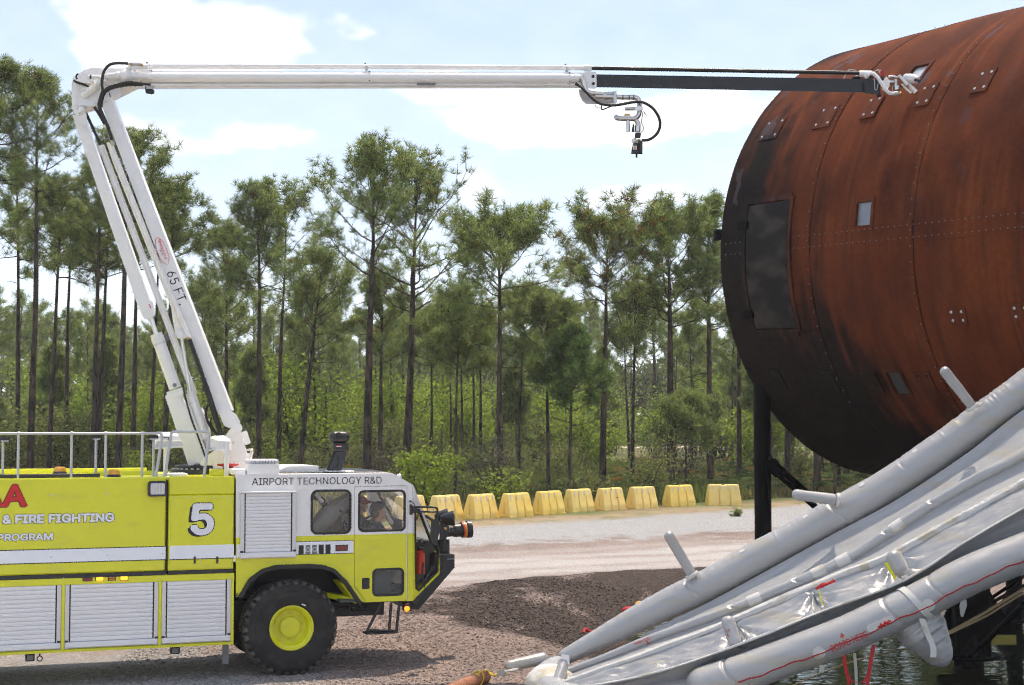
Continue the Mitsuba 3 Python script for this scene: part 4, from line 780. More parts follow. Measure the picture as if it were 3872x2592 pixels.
for px, py in ((20, 1662), (366, 1655), (580, 1655)):
    k = part('rail_lamp', hull([h_(px + dx, py + dy, w) for dx, dy in ((-22, -4), (-16, -9), (16, -9), (20, -2), (16, 6), (-20, 5)) for w in (.18, .34)]), 'black_plastic'); part('lens', hull([h_(px + dx, py + 4 + dy, w) for dx, dy in ((-16, 0), (14, 0), (12, 5), (-14, 4)) for w in (.165, .179)]), 'clear_lens', k)
    part('lamp_stand', [cyl((h_(px + 22, 0, .26)[0], .26, h_(px, py, .26)[2]), (h_(px + 22, 0, .26)[0], .26, zT), .018, 8)], 'galvanised', k)
fr = h_(862, 1770, .5); part('hose_cap', lathe([(.07, -.12), (.075, .02), (.15, .03), (.16, .05), (.155, .06), (0, .065)], fr, (0, 0, 1), 20), 'red_paint', label='red capped valve at the boom foot'); part('valve_body', cyl(fr - [0, 0, .13], (fr[0], fr[1], zBt), .07, 14), 'red_paint')
part('roof_plinth', box(h_(830, 0)[0], h_(876, 0)[0], .3, .62, zBt - .001, zBt + .09, .012), 'lime_paint'); part('roof_plate', box(S(652, 1800)[0], S(720, 1800)[0], .25, .7, zBt - .001, zBt + .04, .01), 'white_paint')
# --- the folded boom: an upright plane through the turret, turned a little less than the truck
bo = TP.o + TP.v * 1.25
_d = ray(842, 1700); _t = ((bo - CAM) @ TP.v) / (_d @ TP.v); _P = CAM + _d * _t
BP = Plane((_P[0], _P[1]), 4.5); BM = BP.M
X = lambda x, y, w=0.0: BP.p(x, y, w)
def bpart(name, mesh, m, parent, smooth=30, **kw): return add(name, mesh, m, parent, BM, smooth, **kw)
def bpoly(pts, w=0.0): return sg.Polygon([BP.s(x, y, w) for x, y in pts])
MPP = abs(BP.s(1000, 300)[0] - BP.s(1100, 300)[0]) / 100                # metres per photograph pixel near the boom
# turntable and pedestal
tb = np.array([0.0, 0.0, 0.0]); ztop = float((zBt))
ped = truck + '__boom_pedestal'
k = bpart('boom_pedestal', [slab(bpoly([(895, 1609), (900, 1610), (906, 1618), (942, 1739), (936, 1771), (815, 1773), (815, 1703), (851, 1650), (881, 1611)], w), w - .02, w + .02) for w in (-.36,)], 'white_paint', truck, label='white pedestal carrying the boom')
bpart('side_plate', slab(bpoly([(895, 1609), (906, 1618), (942, 1739), (936, 1771), (815, 1773), (815, 1703), (851, 1650), (881, 1611)], .34), .32, .36), 'white_paint', k)
bpart('pedestal_core', hull([tuple(X(x, y, w)) for x, y in ((862, 1652), (905, 1640), (938, 1768), (762, 1768), (764, 1748), (812, 1700)) for w in (-.33, .31)]), 'white_paint', k)
bpart('front_lug', [slab(bpoly([(760, 1773), (758, 1745), (772, 1730), (815, 1703), (815, 1773)], w), w - .02, w + .02) for w in (-.36, .34)], 'white_paint', k)
bpart('pivot_pin', [lathe([(.075, .0), (.075, .03), (.05, .034), (0, .034)], X(897, 1620, -.38), (0, -1, 0), 20), lathe([(.055, 0), (.055, .03), (0, .034)], X(771, 1752, -.38), (0, -1, 0), 18)], 'white_paint', k)
bpart('data_plate', slab(bpoly([(830, 1706), (851, 1706), (851, 1734), (830, 1734)], -.35), -.352, -.334), 'black_print', k)
bpart('turntable', [lathe([(0, ztop + .13), (.42, ztop + .13), (.42, ztop + .07), (.50, ztop + .07), (.50, ztop - .02)], (X(790, 0)[0], 0, 0), (0, 0, 1), 40)], 'satin_black', k)
bpart('ring_bolt', [lathe([(.022, 0), (.022, .02), (0, .022)], (X(790, 0)[0] + .46 * math.cos(t), .46 * math.sin(t), ztop + .07), (0, 0, 1), 6) for t in np.linspace(3.5, 6.0, 14)], 'galvanised', k)
bpart('light_back', hull([tuple(X(x, y, w)) for (x, y), w in (((911, 1636), .42), ((933, 1628), .42), ((948, 1675), .42), ((928, 1684), .42), ((905, 1640), .62), ((930, 1630), .66), ((945, 1678), .66))]), 'white_paint', k)
bpart('hydraulic_block', [box(X(940, 0, .2)[0], X(968, 0, .2)[0], .1, .3, zr1, X(0, 1716, .2)[2], .02)], 'white_paint', k)
bpart('hydraulic_hose', [tube([X(936, 1702, .15), X(950, 1700, .12), X(956, 1708, .1), X(950, 1725, .1), X(941, 1738, .1)], .014, 8, smooth=4), tube([X(932, 1703, .2), X(944, 1702, .17), X(949, 1710, .15), X(944, 1726, .15), X(936, 1738, .15)], .014, 8, smooth=4)], 'steel', k)
# lower boom
lb = truck
c_top, c_bot = (408, 382), (866, 1566)
def beam(pa, pb, ha, hb, w0, w1, m, name, parent, **kw):
    """box beam between two measured points with half thicknesses in pixels"""
    a, b = X(*pa), X(*pb); d = b - a; d[1] = 0; d /= np.linalg.norm(d); n_ = np.array([-d[2], 0, d[0]]); ha, hb = ha * MPP, hb * MPP
    return bpart(name, hull([p + n_ * s * h + np.array([0, w, 0]) for p, h in ((a, ha), (b, hb)) for s in (-1, 1) for w in (w0, w1)] ), m, parent, smooth=20, **kw)
main = beam((405, 375), (856, 1560), 22, 26, -.20, .16, 'white_paint', 'lower_boom', truck, label='white lower boom leaning back, marked 65 FT.')
bpart('foot_block', hull([tuple(X(x, y, w)) for x, y in ((822, 1545), (866, 1548), (878, 1572), (893, 1568), (909, 1596), (902, 1612), (868, 1620), (846, 1610)) for w in (-.24, .20)]), 'white_paint', main)
bpart('upper_cheek', slab(bpoly([(387, 390), (424, 372), (436, 415), (463, 490), (470, 520), (440, 530)], -.22), -.225, -.203), 'white_paint', main)
bpart('step_plate', slab(bpoly([(690, 1240), (744, 1205), (833, 1475), (836, 1480), (790, 1500)], -.21), -.214, -.2012), 'white_paint', main)
pipe_r = lambda px: px * MPP
pk = bpart('side_pipe', tube([X(418, 545, -.26), X(430, 575, -.26), X(585, 965, -.26), X(716, 1280, -.26)], pipe_r(8.5), 14), 'white_paint', main)
bpart('side_rail', tube([X(408, 540, -.20), X(432, 612, -.20), X(700, 1280, -.20)], pipe_r(6), 10), 'white_paint', main)
bpart('rail_gusset', slab(bpoly([(645, 1145), (700, 1268), (664, 1268), (652, 1200)], -.18), -.19, -.16), 'white_paint', main)
kp = bpart('clevis', [hull([tuple(X(x, y, w)) for x, y in ((663, 1262), (672, 1250), (700, 1262), (704, 1276), (686, 1286), (670, 1278)) for w in ws]) for ws in ((-.27, -.22), (-.16, -.11))], 'white_paint', main)
bpart('pin', lathe([(pipe_r(9), 0), (pipe_r(9), .03), (pipe_r(5.5), .034), (0, .03)], X(686, 1267, -.275), (0, -1, 0), 18), 'white_paint', kp)
# lettering along the boom
def boom_text(text, x0, y0, x1, y1, h, v, m, bold=False, parent=main):
    t = meshkit.text_mesh(text, 1.0, .002, bold); V = t.vertices; lo, hi = V.min(0), V.max(0); a, b = X(x0, y0, v), X(x1, y1, v); d = b - a; L = np.linalg.norm(d); d /= L; n_ = np.array([-d[2], 0, d[0]]); n_ = n_ if n_[0] > 0 else -n_; hh = h * MPP
    q = a + (V[:, :1] - lo[0]) / (hi[0] - lo[0]) * L * d + (V[:, 1:2] - lo[1]) / (hi[1] - lo[1]) * hh * n_; q[:, 1] = v - V[:, 2]
    return bpart('lettering', trimesh.Trimesh(q, t.faces, process=False), m, parent, smooth=False)
boom_text('65 FT.', 629, 1033, 678, 1156, 34, -.202, 'black_print')
boom_text('SNOZZLE', 596, 908, 624, 984, 10, -.2025, 'red_print', True); boom_text('652', 602, 944, 610, 968, 7, -.2025, 'grey_plastic')
e0 = X(613, 950, -.2015); dd = X(640, 1020, -.2015) - X(586, 880, -.2015); dd /= np.linalg.norm(dd); nn = np.array([-dd[2], 0, dd[0]])
ell = [e0 + dd * math.cos(t) * 53 * MPP + nn * math.sin(t) * 18 * MPP for t in np.linspace(0, 2 * math.pi, 41)]
bpart('badge_ring', tube(ell, .0045, 6, caps=False), 'red_print', main)
# knuckle end
kn = bpart('knuckle', slab(bpoly([(281, 330), (283, 424), (300, 428), (318, 424), (322, 417), (368, 404), (424, 372), (516, 326), (569, 302), (569, 271), (403, 271), (361, 268), (330, 277), (287, 304)]), -.20, .20), 'white_paint', truck, label='white knuckle joint at the top of the lower boom')
bpart('end_cap_plate', hull([tuple(X(x, y, w)) for x, y in ((279, 330), (284, 312), (292, 312), (290, 424), (281, 420)) for w in (-.22, .22)]), 'white_paint', kn)
bpart('flange_lip', slab(bpoly([(295, 396), (366, 397), (424, 368), (430, 371), (368, 404), (298, 402)], -.2), -.25, -.201), 'white_paint', kn)
bpart('pin', lathe([(pipe_r(12), 0), (pipe_r(12), .02), (pipe_r(7), .022), (pipe_r(7), .045), (0, .05)], X(309, 416, -.27), (0, -1, 0), 20), 'white_paint', kn); bpart('roller', lathe([(pipe_r(9), 0), (pipe_r(9), .06), (0, .062)], X(291, 428, -.24), (0, -1, 0), 16), 'white_paint', kn)
bpart('junction_box', [hull([tuple(X(x, y, w)) for x, y in ((309, 279), (312, 277), (330, 280), (332, 314), (309, 314)) for w in (-.42, -.24)]), hull([tuple(X(x, y, w)) for x, y in ((288, 306), (304, 288), (309, 300), (309, 312)) for w in (-.34, -.24)])], 'white_paint', kn)
bpart('actuator', [tube([X(334, 291, -.34), X(372, 292, -.34), X(382, 296, -.34)], pipe_r(6.5), 14), tube([X(332, 308, -.34), X(356, 310, -.34)], pipe_r(7.5), 14)], 'white_paint', kn); bpart('band', lathe([(pipe_r(7.4), -.012), (pipe_r(7.4), .012)], X(344, 292, -.34), (1, 0, 0), 16), 'black_plastic', kn)
bpart('water_pipe', tube([X(316, 362, -.22), X(330, 353, -.27), X(372, 316, -.30), X(396, 298, -.30), X(412, 290, -.30), X(440, 288, -.30), X(568, 290, -.30)], pipe_r(12), 16, smooth=5), 'white_paint', kn)
bpart('pipe_collar', [lathe([(pipe_r(15), -.03), (pipe_r(17), 0), (pipe_r(15), .03)], X(x, 288, -.30), (1, 0, 0), 20) for x in (446, 512)] + [lathe([(pipe_r(18), -.02), (pipe_r(19), 0), (pipe_r(17), .02)], X(398, 302, -.29), (.75, -.2, .62), 20)], 'white_paint', kn)
bpart('valve', [sphere(X(476, 288, -.30), pipe_r(24), (1.05, 1, 1)), tube([X(468, 270, -.3), X(486, 262, -.3), X(505, 256, -.3), X(562, 252, -.3)], pipe_r(9), 14, smooth=4)], 'white_paint', kn)
bpart('valve_stem', cyl(X(511, 250, -.32), X(508, 272, -.32), pipe_r(5), 10), 'white_paint', kn)
bpart('hose_fitting', [cyl(X(482, 243, -.34), X(492, 243, -.34), pipe_r(6), 8), cyl(X(502, 243, -.34), X(528, 244, -.34), pipe_r(6.5), 8)], 'galvanised', kn); bpart('hose_fitting', [cyl(X(492, 243, -.34), X(502, 243, -.34), pipe_r(5.5), 8), cyl(X(528, 245, -.34), X(540, 247, -.34), pipe_r(5.5), 8)], 'brass', kn)
bpart('pipe_plug', lathe([(pipe_r(18), 0), (pipe_r(19), .015), (0, .02)], X(440, 356, -.2), (0, -1, 0), 18), 'white_paint', kn); bpart('hand_lever', hull([tuple(X(x, y, w)) for x, y in ((307, 336), (312, 331), (338, 330), (340, 336), (310, 343)) for w in (-.28, -.24)]), 'white_paint', kn)
H = lambda pts, w, r, **kw: bpart('hose', tube([X(x, y, w if np.ndim(w) == 0 else w[i]) for i, (x, y) in enumerate(pts)], r, 10, smooth=6), 'rubber', kn, **kw)
H([(483, 241), (462, 240), (441, 240), (421, 243), (407, 252), (395, 268), (388, 290), (385.5, 316), (389, 345)], -.42, pipe_r(5.2), label='black hose arching over the knuckle')
H([(389, 345), (383, 362), (376, 385), (374, 404), (384, 428), (393, 447), (404, 470), (415, 503), (423, 530)], -.42, pipe_r(6))
H([(569, 320), (530, 317), (490, 313), (465, 317), (440, 323), (415, 330), (398, 341), (386, 356), (378, 378), (377, 404), (388, 432), (398, 455), (412, 486)], -.38, pipe_r(5.4))
H([(540, 322), (500, 322), (465, 325), (430, 333), (405, 343), (392, 360), (385, 385), (383, 405)], -.36, pipe_r(5))
H([(279, 304), (284, 308), (300, 316), (322, 322), (346, 334)], -.27, pipe_r(4.5)); H([(292, 300), (288, 292), (290, 284), (297, 280)], -.30, pipe_r(3))
H([(357, 406), (372, 428), (386, 452), (396, 470)], -.24, pipe_r(6)); H([(410, 345), (414, 356), (417, 370)], -.25, pipe_r(1.6))
bpart('hose_end', [cyl(X(414, 500, -.40), X(420, 524, -.36), pipe_r(6.5), 10), cyl(X(422, 528, -.40), X(428, 548, -.34), pipe_r(7.5), 10)], 'galvanised', kn)
# folding link arm with its ram
la = beam((300, 440), (548, 1150), 18, 22, -.16, .16, 'white_paint', 'link_arm', truck, label='white folding link arm on the left of the boom')
beam((312, 445), (560, 1150), 9, 10, -.175, -.1605, 'white_paint', 'arm_face', la)
bpart('arm_cheek', [hull([tuple(X(x, y, w)) for x, y in ((296, 418), (312, 404), (326, 420), (330, 470), (310, 480), (284, 440)) for w in ws]) for ws in ((-.24, -.19), (.19, .24))], 'white_paint', la)
bpart('round_pipe', tube([X(383, 556, -.05), X(388, 568, -.05), X(735, 1492, -.05)], pipe_r(12.5), 18), 'white_paint', la); bpart('pipe_socket', tube([X(380, 553, -.05), X(392, 585, -.05)], pipe_r(15), 18), 'white_paint', la)
bpart('black_rod', tube([X(324, 426, -.05), X(335, 450, -.05), X(384, 556, -.05)], pipe_r(5.5), 10), 'satin_black', la)
bpart('clevis', hull([tuple(X(x, y, w)) for x, y in ((520, 1146), (560, 1132), (578, 1142), (587, 1190), (574, 1204), (546, 1208), (528, 1176)) for w in (-.24, .10)]), 'white_paint', la)
bpart('warning_label', slab(bpoly([(554, 1146), (566, 1143), (576, 1168), (564, 1172)], -.24), -.246, -.2405), 'white_print', la); bpart('warning_label', slab(bpoly([(562, 1152), (566, 1151), (573, 1166), (569, 1168)], -.24), -.249, -.2462), 'red_print', la)
rk_ = bpart('ram', tube([X(590, 1264, -.12), X(597, 1282, -.12), X(662, 1468, -.12)], pipe_r(23), 24), 'white_paint', la, label='thick white hydraulic ram'); bpart('ram_rod', cyl(X(566, 1190, -.12), X(594, 1275, -.12), pipe_r(8.5), 18), 'chrome', truck)
bpart('ram_collar', [lathe([(pipe_r(24.5), -.035), (pipe_r(24.5), .035)], X(597, 1284, -.12), X(662, 1468) - X(597, 1284), 26), ], 'white_paint', la); bpart('clamp_band', lathe([(pipe_r(24), -.012), (pipe_r(24), .012)], X(604, 1302, -.12), X(662, 1468) - X(597, 1284), 26), 'alu_rail', la)
bpart('bolt_eye', lathe([(.03, 0), (.03, .02), (.012, .02), (0, .012)], X(661, 1457, -.32), (0, -1, 0), 12), 'grey_plastic', la)
st_ = beam((656, 1490), (752, 1752), 26, 33, -.20, .14, 'white_paint', 'arm_sleeve', truck, label='white square sleeve at the foot of the link arm')
bpart('sleeve_collar', hull([tuple(X(x, y, w)) for x, y in ((629, 1484), (692, 1464), (698, 1474), (700, 1490), (638, 1508), (631, 1500)) for w in (-.23, .17)]), 'white_paint', st_)
bpart('sleeve_face', slab(bpoly([(664, 1540), (712, 1520), (792, 1740), (780, 1752), (748, 1754)], -.21), -.222, -.203), 'white_paint', st_)
bpart('foot_eye', tube([X(742, 1745, -.1), X(740, 1757, -.1), X(752, 1766, -.1), X(764, 1762, -.1)], pipe_r(4), 8, smooth=4), 'white_paint', st_)
bpart('black_cable', tube([X(690, 1450, -.24), X(700, 1500, -.24), X(722, 1580, -.24), X(752, 1660, -.24), X(776, 1728, -.24)], pipe_r(3.2), 8, smooth=5), 'rubber', st_)
r2_ = bpart('lift_ram', tube([X(719, 1486, -.10), X(724, 1500, -.10), X(775, 1660, -.10)], pipe_r(19.5), 22), 'white_paint', truck, label='second hydraulic ram between the boom arms'); bpart('ram_rod', cyl(X(687, 1284, -.10), X(721, 1495, -.10), pipe_r(6.5), 16), 'chrome', r2_); bpart('thin_rod', cyl(X(700, 1330, .0), X(712, 1486, .0), pipe_r(3), 10), 'chrome', r2_)
bpart('clamp_band', lathe([(pipe_r(20.4), -.01), (pipe_r(20.4), .01)], X(727, 1526, -.10), X(775, 1660) - X(724, 1500), 24), 'alu_rail', r2_)
bpart('elbow', tube([X(752, 1548, .12), X(770, 1590, .12), X(778, 1625, .10), X(786, 1668, .08), X(800, 1700, .05)], [pipe_r(15), pipe_r(18), pipe_r(16), pipe_r(15), pipe_r(16)], 16, smooth=5), 'white_paint', r2_); bpart('elbow_ring', lathe([(pipe_r(21), -.03), (pipe_r(21), .03)], X(772, 1596, .12), X(786, 1668) - X(770, 1590), 20), 'white_paint', r2_)
bpart('bracket_plate', slab(bpoly([(617, 1262), (636, 1266), (644, 1280), (640, 1290), (622, 1284)], 0), -.02, .0), 'grey_plastic', la)
hk_ = bpart('hose_bundle', tube([X(716, 1284, -.28), X(722, 1300, -.28), X(765, 1420, -.28), X(800, 1540, -.28), X(834, 1640, -.27), X(880, 1745, -.24), X(896, 1772, -.22)], [pipe_r(8)] * 7, 12, smooth=5), 'rubber', truck, label='black hose running down the inside of the lower boom')
bpart('hose', [tube([X(770, 1430, -.22), X(795, 1500, -.22), X(832, 1620, -.22), X(850, 1680, -.2)], pipe_r(7), 10, smooth=4), tube([X(787, 1530, -.1), X(778, 1560, -.1), X(784, 1590, -.1), X(800, 1620, -.1), X(826, 1648, -.1)], pipe_r(5), 10, smooth=5), tube([X(800, 1580, 0), X(796, 1600, 0), X(812, 1630, 0)], pipe_r(3), 8, smooth=5)], 'rubber', hk_)
bpart('hose_fitting', [cyl(X(712, 1276, -.27), X(718, 1290, -.27), pipe_r(7.5), 8), cyl(X(770, 1434, -.22), X(778, 1454, -.22), pipe_r(6.5), 8)], 'brass', hk_); bpart('hose_fitting', [cyl(X(762, 1416, -.23), X(770, 1434, -.22), pipe_r(7), 8)], 'galvanised', hk_)
# upper boom
BT = lambda x: 268.7 + (x - 660) * (275.4 - 268.7) / 1440; BB = lambda x: 338.0 + (x - 660) * (334.0 - 338.0) / 1440
ubm = bpart('upper_boom', hull([tuple(X(x, y, w)) for x in (520, 2232) for y in (BT(x), BB(x)) for w in (-.13, .15)]), 'white_paint', truck, smooth=15, label='long white upper boom reaching level to the right')
bpart('boom_edge', hull([tuple(X(x, y, w)) for x in (520, 2200) for y in (BB(x) - 22, BB(x) - 1) for w in (-.165, -.1301)]), 'white_paint', ubm, smooth=15)
bpart('big_pipe', tube([X(540, 294, -.19), X(1300, 295, -.19), X(2152, 297, -.19)], pipe_r(19.5), 22), 'white_paint', ubm)
bpart('pipe_end', [tube([X(2152, 297, -.19), X(2180, 297, -.19), X(2186, 297, -.19)], pipe_r(15), 18), lathe([(pipe_r(17), -.04), (pipe_r(17.5), 0), (pipe_r(15), .04)], X(2179, 297, -.19), (1, 0, 0), 18)], 'white_paint', ubm)
bpart('conduit', tube([X(560, 322, -.19), X(1300, 321, -.19), X(2177, 321, -.19)], pipe_r(5.5), 12), 'white_paint', ubm)
bpart('top_pipe', tube([X(556, 252, -.10), X(660, 252, -.10), X(1380, 253, -.10), X(2100, 257, -.10), X(2230, 258, -.10)], pipe_r(9.8), 18), 'white_paint', ubm, label='slim white pipe above the upper boom'); bpart('pipe_socket', tube([X(2208, 258, -.10), X(2236, 258.5, -.10)], pipe_r(13), 18), 'white_paint', ubm)
for x in (565, 1390, 2147):
    y0 = BT(x)
    k = bpart('pipe_clamp', hull([tuple(X(x + dx, y0 + dy, w)) for dx, dy in ((-20, 8), (-15, -2), (10, -4), (13, 36), (2, 40), (-4, 18)) for w in (-.24, -.10)]), 'white_paint', ubm)
    bpart('u_bolt', lathe([(pipe_r(11.5), -.02), (pipe_r(11.5), .02)], X(x - 4, BT(x) - 16 + (x - 560) * .001, -.10), (1, 0, 0), 18), 'galvanised', k); bpart('clamp_nut', [lathe([(.012, 0), (.012, .012), (0, .014)], X(x + 7, y0 + dy, -.24), (0, -1, 0), 8) for dy in (0, 33)] + [sphere(X(x - 9, y0 - 30, -.1), .016, sub=1)], 'grey_plastic', k)
    bpart('cable_nut', [lathe([(.014, 0), (.014, .01), (0, .012)], X(x - 2, BB(x) - 14, -.165), (0, -1, 0), 8)], 'brass', k)
bpart('boom_camera', [tube([X(551, 328, -.2), X(551, 345, -.2), X(560, 347, -.2)], .008, 6), lathe([(0, -.06), (.035, -.055), (.04, .03), (.03, .06), (0, .062)], X(567, 347, -.2), (.95, -.2, -.1), 14)], 'black_plastic', ubm)
bpart('boom_placard', slab(bpoly([(1576, 312), (1648, 312), (1648, 320), (1576, 320)], -.33), -.272, -.268), 'grey_plastic', ubm)
eb = bpart('end_block', hull([tuple(X(x, y, w)) for x, y in ((2210, 273), (2251, 272.5), (2255, 277), (2256, 332), (2250, 337), (2212, 334)) for w in (-.17, .19)]), 'white_paint', ubm)
bpart('block_bolt', [lathe([(pipe_r(5.8), 0), (pipe_r(5.8), .012), (0, .014)], X(x, y, -.17), (0, -1, 0), 16) for x, y in ((2242, 290), (2243.5, 317))], 'black_print', eb)
ib = bpart('inner_boom', hull([tuple(X(x, y, w)) for x, y in ((2240, 281.5), (2240, 330.5), (3326, 301), (3326, 351.5)) for w in (-.11, .11)]), 'satin_black', truck, smooth=15, label='black telescoped inner boom in front of the rusty hull')
bpart('black_pipe', tube([X(2230, 258.5, -.10), X(2330, 260, -.10), X(3252, 277, -.10)], pipe_r(7.8), 16), 'black_paint', ib)
# nozzle arm hanging under the white end
na = bpart('nozzle_arm', tube([X(2184, 292, -.19), X(2196, 294, -.19), X(2206, 308, -.19), X(2210, 328, -.19), X(2217, 344, -.19), X(2232, 353, -.19), (X(2252, 354.5, -.19)), X(2282, 356, -.19)], pipe_r(9.5), 18, smooth=6), 'steel', truck, label='bent stainless pipe carrying the drooping nozzle')
bpart('back_plate', slab(bpoly([(2189, 338), (2192, 360), (2202, 380), (2218, 393.6), (2328, 391), (2332, 372), (2331, 344), (2318, 347), (2265, 351), (2225, 345)]), .0, .03), 'alu_rail', na); bpart('flange_plate', hull([tuple(X(x, y, w)) for x, y in ((2322, 347), (2331, 343), (2333, 388), (2327, 393), (2320, 388)) for w in (-.26, -.02)]), 'alu_rail', na)
bpart('coupling', [lathe([(pipe_r(10), -.05), (pipe_r(12), -.02), (pipe_r(12), .02), (pipe_r(10), .05)], X(2288, 367, -.19), (1, 0, -.1), 18), tube([X(2250, 366, -.19), X(2322, 368, -.19)], pipe_r(9), 16)], 'steel', na)
bpart('outlet_pipe', tube([X(2332, 368, -.19), X(2370, 369, -.19), X(2396, 369, -.19), X(2411, 374, -.19), X(2417, 388, -.19), X(2418, 405, -.19), X(2418, 424, -.19), X(2412, 440, -.19), X(2400, 449, -.19), X(2384, 450, -.19), X(2345, 449, -.19), X(2333, 447, -.19), X(2330, 443, -.22)], pipe_r(9.3), 18, smooth=5), 'steel', na); bpart('pipe_band', [lathe([(pipe_r(9.8), -.008), (pipe_r(9.8), .008)], X(x, 369, -.19), (1, 0, 0), 18) for x in (2354, 2378, 2395)], 'satin_black', na)
bpart('swivel_block', [hull([tuple(X(x, y, w)) for x, y in ((2402, 404), (2430, 403), (2432, 418), (2400, 420)) for w in (-.27, -.11)]), tube([X(2363, 413, -.19), X(2402, 412, -.19)], pipe_r(6.6), 14)], 'steel', na); bpart('piercing_tube', tube([X(2375, 455, -.19), X(2374, 470, -.19), X(2374.5, 500, -.19)], [pipe_r(6), pipe_r(8), pipe_r(7.5)], 14), 'steel', na); bpart('actuator_knob', hull([tuple(X(x, y, w)) for x, y in ((2358, 439), (2364, 431), (2380, 431), (2385, 439)) for w in (-.22, -.16)]), 'brass', na)
nz = bpart('hanging_nozzle', hull([tuple(X(x, y, w)) for x, y in ((2393, 545), (2430, 532), (2429, 584), (2386, 583), (2388, 570)) for w in (-.30, -.08)]), 'black_plastic', truck, label='black nozzle hanging straight down under the boom, with a small picture label'); bpart('nozzle_tip', cyl(X(2407, 583, -.19), X(2407, 597, -.19), pipe_r(3.6), 12), 'black_paint', nz); bpart('nozzle_neck', [tube([X(2405, 455, -.19), X(2413, 468, -.19), X(2412, 478, -.19), X(2411, 500, -.19)], [pipe_r(9), pipe_r(9), pipe_r(11), pipe_r(11)], 16, smooth=4)], 'steel', nz)
bpart('nozzle_block', [hull([tuple(X(x, y, w)) for x, y in ((2402, 503), (2424, 503), (2423, 514), (2421, 524), (2400, 524), (2402, 512)) for w in (-.27, -.11)]), hull([tuple(X(x, y, w)) for x, y in ((2392, 474), (2398, 466), (2399, 500), (2388, 500)) for w in (-.22, -.15)]), hull([tuple(X(x, y, w)) for x, y in ((2418, 535), (2430, 535), (2429, 578), (2418, 578)) for w in (-.36, -.30)])], 'black_plastic', nz); bpart('white_knob', [sphere(X(2398, 534, -.22), pipe_r(11), sub=2)], 'white_paint', nz); bpart('hose_fitting', [cyl(X(2410, 533, -.24), X(2422, 532, -.24), pipe_r(5.5), 8)], 'brass', nz)
bpart('picture_label', slab(bpoly([(2393.5, 548), (2408, 548), (2408, 566), (2393, 566)], -.30), -.306, -.3015), 'white_print', nz); bpart('picture_label', slab(bpoly([(2394, 548), (2408, 548), (2408, 553), (2394, 553)], -.30), -.309, -.3062), 'seat_grey', nz); bpart('picture_label', slab(bpoly([(2394, 560), (2398, 553), (2406, 560), (2401, 565)], -.30), -.3095, -.3062), 'amber_lens', nz)
bpart('nozzle_hose', tube([X(2176, 318, -.22), X(2190, 325, -.24), X(2204, 337, -.28), X(2232, 366, -.30), X(2252, 383, -.30), X(2274, 394, -.30), X(2316, 399, -.30), X(2345, 396, -.30), X(2372, 391, -.30), X(2395, 387, -.30), X(2415, 386, -.30), X(2434, 389, -.30), X(2452, 398, -.30), X(2470, 412, -.30), X(2484, 431, -.30), X(2493, 450, -.30), X(2496, 470, -.30), X(2492, 492, -.30), X(2480, 511, -.30), X(2462, 525, -.30), X(2445, 531, -.28), X(2426, 532, -.26)], pipe_r(5.3), 12, smooth=4), 'rubber', nz, label='thick black hose looping round the nozzle')
bpart('cable', [tube([X(2433, 420, -.2), X(2440, 432, -.2), X(2445, 439, -.2), X(2436, 428, -.2)], .005, 5, smooth=3), tube([X(2431, 424, -.2), X(2428, 445, -.2), X(2425, 462, -.2), X(2432, 480, -.2), X(2432, 492, -.2), X(2424, 502, -.2)], .006, 5, smooth=4), tube([X(2249, 394, -.1), X(2253, 404, -.1), X(2262, 409, -.1), X(2275, 409, -.1)], .005, 5, smooth=4), tube([X(2276, 395, -.25), X(2275, 415, -.25), X(2300, 407, -.25), X(2318, 400, -.25)], pipe_r(2.5), 6, smooth=3)], 'rubber', nz)
# tip of the inner boom: pierce nozzle, camera, beacon
T5 = lambda x, y, w=0.0: X(3200 + x / 5.6, 200 + y / 5.6, w)
tip = bpart('boom_tip', hull([tuple(T5(x, y, w)) for x, y in ((380, 600), (560, 570), (715, 600), (720, 880), (560, 880), (380, 850)) for w in (-.16, .16)]), 'satin_black', truck, label='black block at the boom tip carrying nozzles, camera and a red lamp')
bpart('blue_cover', hull([tuple(T5(x, y, w)) for x, y in ((460, 490), (570, 490), (570, 600), (440, 610)) for w in (-.12, .05)]), 'satin_black', tip); bpart('cover_boss', [sphere(T5(220, 530, 0), pipe_r(14), (1.3, 1, .6), 2), sphere(T5(690, 900, -.05), pipe_r(10), (1, 1, .8), 2)], 'black_plastic', tip)
bpart('pipe_joint', [lathe([(pipe_r(11), -.05), (pipe_r(13), -.02), (pipe_r(13), .02), (pipe_r(11), .05)], T5(330, 450, -.10), (1, 0, -.02), 18), tube([T5(330, 430, -.1), T5(430, 430, -.1), T5(540, 435, -.1)], pipe_r(9.5), 14), sphere(T5(430, 470, -.12), pipe_r(13), (.9, 1, 1.2), 2)], 'white_paint', tip)
bpart('s_pipe', tube([T5(520, 430, -.16), T5(590, 455, -.18), T5(660, 520, -.20), T5(740, 640, -.22), T5(830, 770, -.24), T5(880, 830, -.24), T5(940, 862, -.24), T5(1070, 870, -.24)], pipe_r(7.2), 16, smooth=5), 'white_paint', tip); bpart('pipe_cap', [sphere(T5(1140, 870, -.24), pipe_r(8.5), sub=2)], 'brass', tip); bpart('pipe_collar', [lathe([(pipe_r(9), -.03), (pipe_r(9.6), 0), (pipe_r(9), .03)], T5(1050, 868, -.24), (1, 0, 0), 16)], 'galvanised', tip)
bpart('side_plate', [slab(sg.Polygon([T5(*q)[[0, 2]] for q in ((720, 640), (800, 540), (880, 640), (860, 760), (800, 830), (715, 830))]), -.12, -.09)], 'white_paint', tip)
